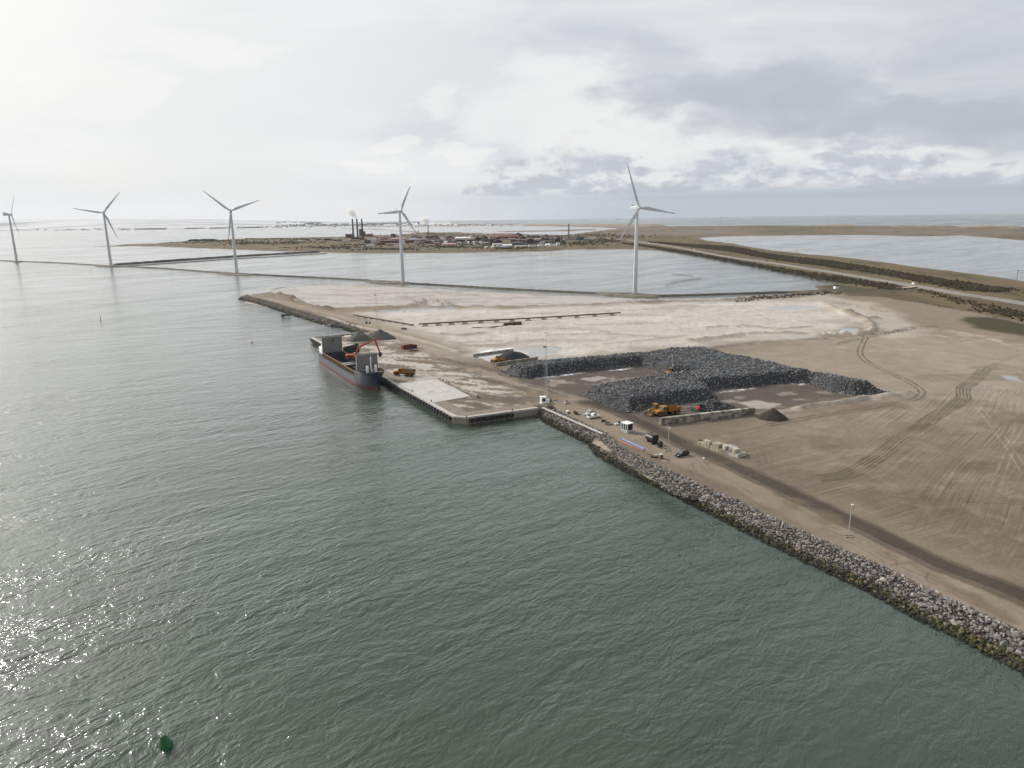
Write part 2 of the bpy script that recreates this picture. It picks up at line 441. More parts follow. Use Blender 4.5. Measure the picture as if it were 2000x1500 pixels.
PORT_W = GS([(2350,1530),(2000,1315),(1892,1257),(1794,1210),(1696,1156),(1598,1109),(1542,1082),(1500,1062),(1400,1010),(1300,960),(1276,948),(1232,927),(1200,909),(1164,889),(1152,869),(1110,848),(1070,828),(1050,815)], 0) \
    + GS([(1053,797),(1040,790),(930,770),(760,690),(720,653)], QZ) \
    + GS([(690,650),(664,640),(644,638),(608,627),(563,613),(524,600),(496,592),(467,585),(471,580)], 0) \
    + GS([(478,577.5),(518,576),(556,580),(590,594),(640,603),(700,601),(830,599),(1000,601),(1150,596),(1300,588),(1450,585),(1530,580),(1600,574),(1700,575),(2350,700)], 1.2)
BACK = GS([(1535,571),(1601,565),(1590,558),(1642,554),(1617,549),(1549,532),(1480,520),(1386,505),(1298,490),(1230,487),(1150,487),(1110,488),(1071,491),(977,492),(889,494),(724,495),(620,493),(557,491),(448,487),(392,485),(314,482),(244,480.6),(179,482),(200,480),(308,475),(372,470.5),(465,467),(598,464),(675,462),(718,460.6),(760,458.5),(792,457.6),(840,455),(880,453.5),(960,456),(1000,455.5),(1060,459),(1110,459),(1160,452),(1200,447.5),(1290,442),(1700,440),(2000,443.5),(2350,449),(2350,760),(1700,640),(1560,590)], 0)
SPIT = GS([(560,443.6),(660,445),(735,447),(809,452),(850,454),(850,456),(800,453.8),(735,449),(660,446.4),(560,444.6)], 0)
COAST = GS([(640,443.4),(700,443),(760,442.6),(880,441.8),(1000,441.6),(1090,442.2),(1180,444.4),(1230,447),(1300,443),(1300,438),(1150,438.6),(1000,438.8),(880,439.2),(760,440),(640,441.2)], 0)
LAGOON_E = GS([(1362,464.5),(1425,461),(1562,460),(1700,459.5),(1800,461),(1880,460),(1928,463.5),(2000,470),(2350,490),(2350,640),(2000,549),(1940,540),(1880,532),(1830,526),(1780,520),(1720,511),(1650,503),(1600,498),(1590,498),(1518,490),(1466,483),(1436,476),(1384,470.5)], 0)
MUD = GS([(960,452),(1010,450),(1060,449.2),(1110,448.2),(1170,447),(1160,450),(1100,452.5),(1040,453),(1000,453.6)], 0)
FLAT = GS([(478,590),(500,578),(520,569),(560,561),(640,556.5),(720,557),(800,561),(900,567),(1000,573),(1150,579),(1240,583),(1330,583),(1480,579),(1530,577),(1600,590),(1300,612),(1000,625),(700,625),(600,612)], 0.2)
LIGHT = GS([(700,612),(830,602),(1000,603),(1300,591),(1530,585),(1640,590),(1700,628),(1650,645),(1560,660),(1400,672),(1200,692),(1050,704),(930,694),(870,672),(780,632)])
POND1 = GS([(1008,681),(1035,676),(1065,675),(1090,677),(1100,683),(1085,689),(1070,692),(1066,697),(1052,697),(1040,690)])
POND2 = GS([(735,609),(800,604.5),(850,604),(885,603),(900,606),(850,609),(800,612),(760,614)], 1.2)
POND3 = GS([(1640,640),(1672,641),(1680,646),(1668,653),(1645,649)])
POND4 = GS([(1500,600),(1560,595),(1600,598),(1600,603),(1540,606),(1500,604)])
POND5 = GS([(1950,731),(1985,734),(1998,745),(1965,742)])

def heights(X, Y):
    n1 = fbm(X/14, Y/14, 4, 1) - .5
    n2 = fbm(X/3.2, Y/3.2, 3, 5) - .5
    r = np.hypot(X, Y)
    wob = n1*np.clip(r/90, 1.2, 26) * sstep(r, 500, 900)          # natural shores wander, built ones do not
    d = sdf_poly(X, Y, PORT_W) + n2*0.9
    hp = np.clip(d*0.42, -3.5, 2.65) + (n1*0.35 + n2*0.10)*sstep(d, 7, 14)
    db = sdf_poly(X, Y, BACK) + wob
    de = sdf_poly(X, Y, LAGOON_E) + wob*0.7
    dq_ = sdf_poly(X, Y, [quay_pt(3.5, -3.5), quay_pt(205.5, -3.5), (QE[0]-1.5, QE[1]+3.5), G(1090, 790, QZ), G(1080, 740, QZ), G(760, 640, QZ), (QNE[0]+3, QNE[1]-4)])
    hp = np.where(dq_ > 0, np.maximum(hp, 2.68 + n2*0.10), hp)
    hb = np.clip(np.minimum(db, -de)*0.10, -3.5, 2.2) + n1*1.0*sstep(np.minimum(db, -de), 20, 60)
    hb = hb + 9.0*sstep(fbm(X/170, Y/60, 4, 33), .35, .75)*sstep(r, 2400, 2750)*(sstep(Y/np.maximum(r,1), .99999, .98) + (X > 0)*1.0).clip(0, 1)*sstep(-dist_line(X, Y, GS([(1290,443.5),(1450,442),(1700,442.2),(2000,445.5),(2350,451)], 0)), -150, -20)
    hs = np.clip((sdf_poly(X, Y, SPIT) + wob*0.3)*0.08, -3, 1.6)
    hc = np.clip((sdf_poly(X, Y, COAST) + wob*0.6)*0.05, -3, 5.0)
    hm = np.clip((sdf_poly(X, Y, MUD) + wob*1.6)*0.02, -3, 0.35)
    df = sdf_poly(X, Y, FLAT)
    hf = np.clip(df*0.022, -3.0, 0.28) + n1*0.55 + 0.06
    h = np.maximum.reduce([hp, hb, hs, hc, hm, np.where(df > -30, hf, -3.5)])
    return h, d, db, de, df, n1, n2

# ------------------------------------------------------------------ terrain mesh (fan of rings, finer where the camera is near)
aa = np.arange(R(-46), R(46), R(0.072))
rr = [92.0]
while rr[-1] < 6600: rr.append(rr[-1] + max(0.34, rr[-1]**2/(73*710)*0.85))
rr = np.array(rr)
RR, AA = np.meshgrid(rr, aa, indexing='ij')
X = (RR*np.sin(AA)).ravel(); Y = (RR*np.cos(AA)).ravel()
# coarse rejection: keep what can be land
H, dP, dB, dE, dF, n1, n2 = heights(X, Y)
nr, na = RR.shape

col = np.zeros((X.size, 3), np.float32); mask = np.zeros((X.size, 3), np.float32)
def layer(m, c, idx=None):
    global col
    m = np.clip(m, 0, 1).astype(np.float32)[:, None]; c = np.array(c, np.float32)
    if idx is None: col = col*(1-m) + c*m
    else: col[idx] = col[idx]*(1-m) + c*m
def near(pts, pad):
    p = np.array(pts); lo = p.min(0)-pad; hi = p.max(0)+pad
    return np.nonzero((X > lo[0]) & (X < hi[0]) & (Y > lo[1]) & (Y < hi[1]))[0]
def paint_poly(pts, c, soft=2.0, warp=2.0, ws=8.0, amt=1.0, seed=3, breakup=0.0, world=False, z=2.7, wet=None, strip=None):
    p = pts if world else GS(pts, z)
    i = near(p, soft*2+warp*2)
    if not len(i): return
    x, y = X[i], Y[i]
    d = sdf_poly(x, y, p) + (fbm(x/ws, y/ws, 4, seed)-.5)*2*warp
    m = sstep(d, -soft, soft)*amt
    if breakup: m = m*sstep(fbm(x/(ws*.6), y/(ws*.6), 4, seed+40), .5-.22*(1-breakup)-.12, .5+.2)
    if c is not None: layer(m, c, i)
    if wet is not None: mask[i, 1] = mask[i, 1]*(1-m) + wet*m
    if strip is not None: mask[i, 0] = mask[i, 0]*(1-m) + strip*m
def paint_line(pts, c, width=2.0, soft=0.6, amt=1.0, breakup=0.0, seed=9, world=False, z=2.7, wob=0.0, dig=0.0):
    p = pts if world else GS(pts, z)
    i = near(p, width+soft*2+wob)
    if not len(i): return
    x, y = X[i], Y[i]
    d = dist_line(x, y, p)
    if wob: d = d + (fbm(x/5, y/5, 3, seed)-.5)*2*wob
    m = sstep(-d, -width/2-soft, -width/2+soft)*amt
    if breakup: m = m*sstep(fbm(x/4, y/4, 4, seed+7), .5-.2*(1-breakup)-.12, .5+.18)
    layer(m, c, i)
    if dig: H[i] -= dig*m

SAND   = lin(143,130,114,1.5)
PALE   = lin(208,200,192,1.5)
WET    = lin(178,173,168,1.50)
DARK   = lin(98,88,77,1.35)
YARD   = lin(84,76,67,1.3)
SNOW   = (0.74, 0.75, 0.77)
GRASS  = lin(116,102,74,1.48)
REED   = lin(132,112,86,1.45)
SCRUB  = lin(72,68,54,1.4)
lowf = fbm(X/60, Y/60, 4, 21); midf = fbm(X/9, Y/9, 4, 22); hif = fbm(X/1.6, Y/1.6, 3, 23)
col[:] = SAND
layer(sstep(lowf, .42, .68)*0.40, lin(152,138,122,1.5)); layer(sstep(lowf, .55, .30)*0.45, lin(112,99,85,1.5))
# back land
isback = (dB > 0) & (dP < -2)
layer(np.where(dP < 0, sstep(dB, -12, 8), 0), GRASS)
bl = fbm(X/45, Y/120, 4, 31)
layer(np.where(dP < 0, sstep(dB, 0, 10)*sstep(bl, .42, .62)*.75, 0), lin(104,92,72,1.4))
layer(np.where(dP < 0, sstep(dB, 0, 10)*sstep(fbm(X/18, Y/50, 4, 34), .54, .66)*.8, 0), lin(76,72,56,1.4))
layer(sstep(-dE, 40, 8)*sstep(-dE, -6, 4)*sstep(RR.ravel(), 500, 700)*.8, REED)
layer(np.where((dP < 0) & (RR.ravel() > 2300) & (X > -200), sstep(fbm(X/260, Y/80, 4, 36), .40, .62)*.8*sstep(RR.ravel(), 2300, 2700), 0), lin(132,116,108,1.4))
layer(np.where((RR.ravel() > 2600), sstep(H, 3.5, 7.0)*.9, 0), lin(176,160,140,1.4))
layer(np.where((RR.ravel() > 4000) & (X < 100), sstep(fbm(X/150, Y/40, 4, 38), .36, .6)*.6, 0), (0.42, 0.43, 0.45))
UND = lin(82,77,60,1.4)
for pl in ([(1268,471),(1342,476),(1425,480.5),(1507,495.5),(1617,508),(1700,521),(1800,537.5),(1900,553),(1978,563),(1978,568),(1900,566.5),(1800,549.5),(1700,531.5),(1617,520),(1507,505.5),(1425,490.5),(1342,481),(1268,473)], [(1219,473),(1287,482),(1370,495),(1480,513.5),(1562,527),(1645,540),(1700,548),(1760,557),(1760,566),(1700,558),(1645,549.5),(1562,534),(1480,519),(1370,499),(1287,485.5),(1219,476)]):
    paint_poly(pl, UND, 4, 5, 20, .9, 45)
# flats
flat = (dP < 1.0)*sstep(dF, -8, 6)
layer(flat, WET); layer(flat*sstep(H, .12, .42)*.85, lin(200,194,187,1.5)); layer(flat*sstep(fbm(X/30, Y/9, 4, 41), .54, .66)*.6, lin(150,142,134,1.5))
mask[:, 1] = flat*sstep(H, .45, .05)*.95
layer(flat*sstep(H, .10, .0)*.8, lin(120,118,114,1.5))
# pale hydraulic fill north of the yard
paint_poly(LIGHT, PALE, 16, 12, 24, .95, 51, world=True)
i = near(LIGHT, 5); dl = sdf_poly(X[i], Y[i], LIGHT)
rip = fbm(X[i]/48+midf[i]*.8, Y[i]/15, 5, 53, .52)
layer(sstep(dl, -3, 10)*sstep(rip, .46, .68)*.42, lin(158,149,140,1.5), i)
layer(sstep(dl, -3, 10)*sstep(fbm(X[i]/6, Y[i]/3, 4, 54), .64, .76)*.25, lin(138,126,114,1.5), i)
layer(sstep(dl, 0, 12)*sstep(fbm(X[i]/26, Y[i]/16, 4, 55), .60, .72)*.45, lin(226,220,214,1.5), i)
H[i] += sstep(dl, 0, 12)*(np.abs(fbm(X[i]/11, Y[i]/11, 4, 57)-.5)*.5 + sstep(fbm(X[i]/7, Y[i]/4, 3, 58), .62, .76)*.3)
# upper right: pale streaks across the levelled sand
for k, pts in enumerate([[(1800,697),(1850,712),(1900,727),(1920,738)],[(1700,672),(1790,684),(1850,690)],[(1880,660),(1950,670),(2050,692)],[(1860,645),(1960,668),(2100,690)],[(1800,690),(1900,700),(2050,722)],[(1900,742),(1950,755),(2050,770)],[(1700,656),(1760,652),(1830,655),(1900,668)],[(1620,676),(1700,684),(1760,683)]]):
    paint_line(smooth_line(GS(pts)), lin(205,194,178,1.42), 5.0, 3.0, .75, .9, 61+k, world=True, wob=2.0)
paint_poly([(1780,640),(1900,650),(2100,690),(2100,760),(1950,770),(1840,720),(1760,690),(1700,660)], lin(186,173,155,1.42), 14, 14, 22, .6, 70, breakup=.6)
paint_poly([(1850,670),(1900,678),(1980,690),(2050,700),(2000,708),(1930,692),(1880,682)], lin(128,108,86,1.42), 3, 4, 9, .7, 71, breakup=.8)
paint_poly([(1330,700),(1500,676),(1700,650),(2250,690),(2250,800),(1950,805),(1850,795),(1760,800),(1720,755),(1600,728),(1450,700)], lin(164,152,138,1.48), 14, 12, 26, .8, 69)
paint_poly([(1530,585),(1600,575),(1700,590),(1760,612),(1800,640),(1740,660),(1690,625),(1640,590)], lin(192,182,170,1.45), 8, 8, 20, .8, 72)
paint_poly([(1880,618),(1950,618),(2100,660),(2100,690),(1990,655),(1900,640)], lin(68,64,42,1.45), 5, 5, 20, .95, 73)
paint_poly([(1650,572),(1720,566),(1790,580),(1810,589),(1770,588),(1725,580),(1660,578)], lin(96,84,66,1.4), 3, 4, 20, .95, 74)
paint_poly([(1840,583),(1900,590),(2100,640),(2100,610),(1900,575)], lin(100,88,70,1.4), 5, 5, 20, .8, 75)
# working quay: mud with pale wet streaks
QUAY_G = [(607,660),(690,652),(745,652),(800,670),(860,700),(930,724),(1000,752),(1060,777),(1052,797),(893,819)]
paint_poly(QUAY_G, lin(134,121,107,1.4), 3, 3, 10, .95, 81)
qg = GS(QUAY_G); i = near(qg, 2); x, y = X[i], Y[i]; dq = sdf_poly(x, y, qg)
ca, sa = math.cos(R(-22)), math.sin(R(-22)); u_ = x*ca + y*sa; v_ = -x*sa + y*ca
stq = fbm(u_/13 + fbm(x/8, y/8, 3, 83)*1.4, v_/4.2, 5, 82, .58)
layer(sstep(dq, 0, 4)*sstep(stq, .50, .62)*.80, lin(196,187,178,1.4), i); layer(sstep(dq, 0, 4)*sstep(stq, .47, .36)*.6, lin(104,93,81,1.4), i)
mask[i, 1] = np.maximum(mask[i, 1], sstep(dq, 0, 4)*sstep(stq, .52, .62)*.6)
paint_poly([(820,787),(848,785),(905,775),(930,778),(985,768),(1046,780),(1046,795),(893,815)], lin(96,84,73,1.35), 1.5, 2.5, 8, .92, 84, breakup=.3, wet=.3)
paint_poly([(770,733),(800,731),(850,735),(905,737),(870,744),(800,745),(775,743)], lin(168,158,148,1.4), 1.5, 2, 6, .8, 85, wet=.98)
# shore strip south of the haul road
paint_poly([(1058,797),(1075,779),(1200,806),(1300,852),(1400,900),(1500,945),(1612,998),(1724,1050),(1836,1105),(2150,1250),(2150,1330),(1800,1150),(1600,1040),(1400,935),(1240,872),(1150,830)], lin(152,138,122,1.45), 1.5, 1.5, 8, .8, 86)
# yards among the stockpile
for k, pl in enumerate([[(1000,742),(1060,737),(1250,716),(1304,735),(1285,746),(1170,764),(1120,779),(1080,770),(1040,760)], [(1225,806),(1300,800),(1370,788),(1400,780),(1392,766),(1470,756),(1580,748),(1673,774),(1600,785),(1528,799),(1480,803),(1300,826),(1255,822)]]):
    paint_poly(pl, YARD, 2, 2.5, 8, .95, 90+k, wet=.25)
    g = GS(pl); i = near(g, 1); x, y = X[i], Y[i]
    layer(sstep(sdf_poly(x, y, g), 0, 5)*sstep(fbm(x/9, y/5, 4, 95+k), .58, .70)*.5, lin(176,166,156,1.4), i)
paint_poly([(1445,787),(1480,783),(1525,788),(1505,798),(1470,797)], lin(182,172,164,1.4), 1, 2, 6, .85, 97, wet=.5)
paint_poly([(1128,740),(1170,733),(1185,738),(1160,745)], lin(178,168,160,1.4), 1, 2, 6, .8, 98, wet=.6)
paint_poly([(1060,744),(1120,740),(1125,748),(1080,754)], lin(186,176,164,1.4), 1, 2, 6, .7, 99, breakup=.7)
# haul roads
ROAD1 = smooth_line(GS([(2180,1265),(2000,1166),(1836,1102),(1724,1048),(1612,995),(1500,942),(1400,896),(1350,874),(1300,849),(1250,824),(1200,801),(1120,779),(1080,769),(1040,759),(980,738),(920,720),(880,708),(850,690),(800,664),(770,648),(720,632),(640,612),(560,592),(520,582)]))
def twin_tracks(line, c, offs, wd, amt=.7, br=.5, seed=3, dig=0.0):
    for k, o in enumerate(offs):
        paint_line(offset_line(line, o), c, wd, wd*.4, amt, br, seed+k, world=True, wob=.15, dig=dig)
i_far = [p for p in ROAD1 if math.hypot(*p) < 285]
paint_line(i_far, lin(104,93,81,1.4), 7.6, .8, .85, 0, 101, world=True, wob=.8)
paint_line(offset_line(i_far, -.4), lin(80,72,64,1.4), 4.4, .5, .9, 0, 102, world=True, wob=.4)
twin_tracks(i_far, lin(76,69,60,1.36), (-3.2,-2.1,-1.2,-.3,.7,1.6,2.6,3.4), .32, .75, .25, 103)
far_road = [p for p in ROAD1 if math.hypot(*p) >= 270]
paint_line(far_road, lin(166,152,136,1.4), 8, 2.5, .75, 0, 110, world=True, wob=2)
twin_tracks(far_road, lin(122,110,96,1.4), (-2.6,-.8,1.2,3.0), .8, .6, .5, 111)
paint_poly([(820,688),(900,702),(1000,734),(1090,764),(1100,775),(1060,785),(985,762),(900,728),(850,708)], lin(122,110,97,1.42), 3, 4, 9, .75, 119, breakup=.25)
for pts, s in (([(880,712),(930,733),(1000,754),(1060,768),(1090,770)], 120), ([(860,700),(960,722),(1000,738),(1060,757),(1120,775)], 124)):
    twin_tracks(smooth_line(GS(pts)), lin(80,72,63,1.4), (-2.0, -.7, .6, 1.8), 1.0, .85, .2, s)
twin_tracks(smooth_line(GS([(1120,779),(1180,777),(1260,760),(1300,745)])), DARK, (-1.5,.2,1.6), .8, .6, .5, 130)
twin_tracks(smooth_line(GS([(1060,764),(1120,760),(1200,752),(1280,740)])), lin(70,63,55,1.36), (-1.4,.4,1.8), .9, .7, .5, 134)
# side track past the stock yard and curving ruts in the levelled field
twin_tracks(smooth_line(GS([(1692,658),(1680,684),(1686,700),(1712,716),(1760,738),(1790,754),(1801,766),(1790,778),(1760,786),(1700,796),(1600,812),(1500,830)])), lin(74,66,57,1.4), (-1.1, 1.1), .65, .85, 0, 140, .06)
trB = smooth_line(GS([(1925,722),(1904,744),(1884,758),(1884,776),(1870,790),(1840,806),(1800,832),(1766,854),(1730,884),(1700,904),(1670,922),(1640,930),(1600,935)]))
twin_tracks(trB, lin(72,64,55,1.4), (-2.6,-1.5,-.4,.8,1.9), .5, .85, .0, 144, .08)
twin_tracks(smooth_line(GS([(1925,722),(1960,722),(2100,735)])), lin(84,75,64,1.4), (-1.1,1.1), .5, .6, .4, 150)
paint_line(smooth_line(GS([(1340,688),(1400,678),(1500,668),(1600,661),(1700,653),(1760,644),(1800,636)])), lin(110,102,94,1.42), 6, 3, .85, .3, 152, world=True, wob=2)
paint_line(smooth_line(GS([(1800,636),(1770,620),(1700,603),(1640,592)])), lin(140,128,112,1.42), 8, 4, .7, .4, 153, world=True, wob=2)
twin_tracks(smooth_line(GS([(1640,672),(1700,656),(1780,643),(1830,637)])), lin(80,74,68,1.42), (-1.8,0,1.8), 1.1, .8, .3, 154)
twin_tracks(smooth_line(GS([(1815,652),(1840,645),(1860,640)])), lin(92,84,74,1.42), (-1,1), .8, .7, .2, 157)
twin_tracks(smooth_line(GS([(1740,966),(1790,972),(1860,976),(1940,980),(2100,986)])), lin(84,74,62,1.42), (-.9,.9), .5, .7, .3, 160)
for k, pts in enumerate([[(1345,905),(1360,928),(1390,944),(1440,965),(1500,1000)],[(1372,905),(1390,922),(1430,945),(1480,975)],[(1470,930),(1490,905),(1480,880),(1462,866)],[(1480,932),(1503,905),(1492,878),(1470,862)],[(1290,838),(1330,850),(1340,868)],[(1600,1030),(1680,1065),(1760,1110),(1850,1150),(1990,1215)]]):
    twin_tracks(smooth_line(GS(pts)), lin(112,100,86,1.42), (-.8,.8), .4, .7, .3, 165+k*3)
for k, (a, b, c_) in enumerate([((1735,1088),(1750,1095),(1752,1104)),((1740,1104),(1765,1100),(1790,1098)),((1812,1120),(1810,1133),(1830,1142))]):
    paint_line(smooth_line(GS([a,b,c_])), lin(104,92,78,1.42), .35, .2, .8, 0, 185+k, world=True)
twin_tracks(smooth_line(GS([(1600,935),(1540,938),(1490,930),(1450,915)])), lin(84,75,64,1.4), (-2.4,-1.3,-.2,.9), .5, .4, .4, 180)
twin_tracks(smooth_line(GS([(1925,722),(1950,706),(1990,690)])), lin(96,86,74,1.4), (-2.2,-1.1,.2,1.3), .5, .5, .4, 183)
# damp stains beside the road
for k, pl in enumerate([[(1500,960),(1560,975),(1640,1012),(1630,1030),(1570,1006),(1510,975)],[(1690,1050),(1740,1075),(1790,1100),(1830,1130),(1780,1115),(1720,1085)],[(1800,1110),(1900,1160),(2000,1225),(1930,1195),(1840,1145)],[(1392,893),(1430,905),(1400,915),(1370,902)]]):
    paint_poly(pl, lin(118,104,88,1.42), 1.5, 2.5, 6, .75, 190+k, breakup=.3)
paint_poly([(1820,980),(1900,985),(2050,1040),(2050,1110),(1950,1060),(1860,1010)], lin(118,103,86,1.42), 8, 8, 14, .6, 196)
paint_poly([(1700,850),(1800,830),(1900,850),(2050,880),(2000,950),(1850,930),(1750,900)], lin(126,111,94,1.42), 12, 12, 18, .55, 197)
# bright berm round the second yard, rubble lines
for pts, c, wd in (([(1525,803),(1580,795),(1640,786),(1700,778),(1740,772),(1790,768)], lin(196,186,175,1.4), 4), ([(1540,800),(1600,795),(1650,787),(1700,779),(1760,772)], lin(170,160,148,1.4), 1.5)):
    paint_line(smooth_line(GS(pts)), c, wd, 1.2, .85, .3, 201, world=True, wob=1.0)
def ridge(pts, h, wd, z=2.7, c=None, seed=0):
    p = smooth_line(GS(pts, z)); i = near(p, wd*2); x, y = X[i], Y[i]
    d = dist_line(x, y, p); k = sstep(-d, -wd, 0)*(.35+1.3*fbm(x/5, y/5, 3, 210+seed))
    H[i] += h*k
    if c is not None: layer(np.clip(k, 0, 1)*.9, c, i)
ridge([(1560,797),(1600,791),(1660,783),(1710,776),(1775,768)], 1.2, 3.0, seed=1)
ridge([(600,603),(640,607),(700,605),(830,600),(900,601),(1000,603),(1150,597),(1290,590)], 1.2, 7, 1.2, lin(140,130,120,1.45), 2)
ridge([(805,598),(835,592),(870,596)], 4.5, 14, 1.2, lin(178,168,158,1.45), 3)
ridge([(520,577),(540,578),(560,582),(572,587)], 4.0, 12, 1.2, lin(118,106,88,1.4), 4)
ridge([(580,589),(620,603),(640,608)], 1.6, 8, 1.2, lin(110,100,84,1.4), 5)
ridge([(1350,666),(1420,658),(1470,652),(1560,652)], 1.4, 6, 2.7, lin(150,138,124,1.45), 6)
ridge([(1420,590),(1470,585),(1530,581),(1590,574),(1640,570)], 1.6, 8, 1.2, lin(96,90,76,1.4), 7)
ridge([(1600,590),(1650,610),(1690,626),(1702,640),(1690,650),(1640,652),(1600,655)], 1.8, 5, 2.7, lin(172,160,144,1.45), 8)
ridge([(1655,612),(1680,622),(1708,622)], 1.5, 6, 2.7, lin(128,114,94,1.42), 9)
ridge([(640,620),(700,638),(760,650),(830,668),(900,690)], .8, 3, 2.7, lin(190,180,170,1.45), 10)
# puddles and ponds: level, wet
for pd, c in ((POND1, lin(150,150,146,1.4)), (POND2, lin(172,172,170,1.4)), (POND3, lin(165,162,160,1.4)), (POND4, lin(180,176,174,1.4)), (POND5, lin(170,166,162,1.4))):
    paint_poly(pd, c, 1.0, 1.5, 8, 1, 230, world=True, wet=1.0)
    i = near(pd, 2); ds = sdf_poly(X[i], Y[i], pd); k = sstep(ds, -2, 1); H[i] = H[i]*(1-k) + 2.55*k if pd is not POND2 else H[i]*(1-k) + 1.2*k
# old snow lying in the lee of walls and heaps
for k, pl in enumerate([[(925,697),(1000,685),(1006,678),(960,682),(930,690)],[(1300,832),(1330,830),(1365,826),(1400,820),(1340,829)],[(1046,739),(1070,734),(1110,730),(1150,726),(1110,733),(1070,738)],[(1180,724),(1240,717),(1210,723)],[(1240,804),(1275,797),(1290,796),(1262,803)],[(1393,769),(1405,778),(1412,782),(1398,776)],[(1395,768),(1440,760),(1480,757),(1440,764)],[(1540,749),(1580,748),(1560,752)],[(1600,655),(1640,651),(1660,650),(1640,654)],[(1690,650),(1700,642),(1703,640),(1700,648)]]):
    paint_poly(pl, SNOW, .6, 1.2, 4, .9, 240+k, breakup=.25)
for k, (pts, h_, c_) in enumerate((([(862,652),(900,655),(940,650)], 1.0, (150,141,132)), ([(875,668),(930,676),(1000,670),(1060,664)], .9, (168,158,148)), ([(930,640),(1010,645),(1100,643),(1180,648)], .7, (172,163,154)), ([(1070,655),(1180,652),(1300,660)], .8, (164,154,144)), ([(1180,672),(1260,665),(1340,655)], .6, (170,160,150)), ([(1380,640),(1450,637),(1520,642),(1580,638)], 1.0, (140,132,122)), ([(840,680),(880,690),(910,686)], .8, (166,157,148)), ([(1100,612),(1200,607),(1320,604)], .5, (178,170,162)))):
    ridge(pts, h_*.7, 4, 2.7, lin(*c_, 1.48), 20+k)
fld = GS([(1330,870),(1500,800),(1700,730),(1900,700),(2250,760),(2250,1250),(2000,1130),(1800,1060),(1600,975),(1450,905)])
i = near(fld, 5); fx, fy = X[i], Y[i]; fd = sstep(sdf_poly(fx, fy, fld), -4, 10)
layer(fd*sstep(fbm(fx/24, fy/15, 5, 270), .52, .66)*.34, lin(104,91,77,1.48), i)
layer(fd*sstep(fbm(fx/7, fy/7, 4, 271), .57, .70)*.22, lin(172,160,145,1.48), i)
# faint tyre striping over the levelled field
STR = GS([(1330,870),(1500,800),(1760,790),(1900,740),(2150,800),(2150,1200),(2000,1130),(1800,1060),(1600,975),(1450,905)])
i = near(STR, 4); mask[i, 0] = sstep(sdf_poly(X[i], Y[i], STR), -2, 5)
hx = X[i]; mask[i, 2] = sstep(hx, 84, 118)
# shore rocks stand on dark fill
rev = sstep(dP, 7.4, 6.2)*(RR.ravel() < 520)*(H < 2.62)*(dP > -8)
layer(np.where(dF < -3, rev, 0)*.95, lin(58,56,52,1.4))

paint_line(smooth_line(GS([(1163,852),(1190,871),(1230,895),(1262,914),(1288,928)], 2.5)), lin(176,164,148,1.42), 2.6, .6, .9, .1, 260, world=True, wob=.3)
# faint single passes of vehicles criss-crossing the levelled field
rt_ = random.Random(77)
for k in range(34):
    a = rt_.choice((48, 48, 46, 50, 27, 30, 24, 62, 8)); L = rt_.uniform(35, 110); c0 = G(rt_.uniform(1380, 2080), rt_.uniform(690, 1080)); th = R(a + rt_.uniform(-5, 5)); bend = rt_.uniform(-.12, .12)
    ln_ = [(c0[0]+math.cos(th+bend*(t-.5))*L*(t-.5), c0[1]+math.sin(th+bend*(t-.5))*L*(t-.5)) for t in np.linspace(0, 1, 7)]
    if min(sdf_poly(np.array([q[0]]), np.array([q[1]]), STR)[0] for q in ln_) < -60: continue
    if min(float(dist_line(np.array([q[0]]), np.array([q[1]]), i_far)[0]) for q in ln_) < 7: continue
    if min(float(sdf_poly(np.array([q[0]]), np.array([q[1]]), GS([(960,712),(1360,660),(1790,760),(1530,830),(1280,850),(1050,770)]))[0]*-1) for q in ln_) < 2: continue
    twin_tracks(smooth_line(ln_), lin(96,86,74,1.45) if k % 3 else lin(176,164,150,1.45), (-.95, .95), .42, rt_.uniform(.3, .6), .35, 600+k*2, .03)

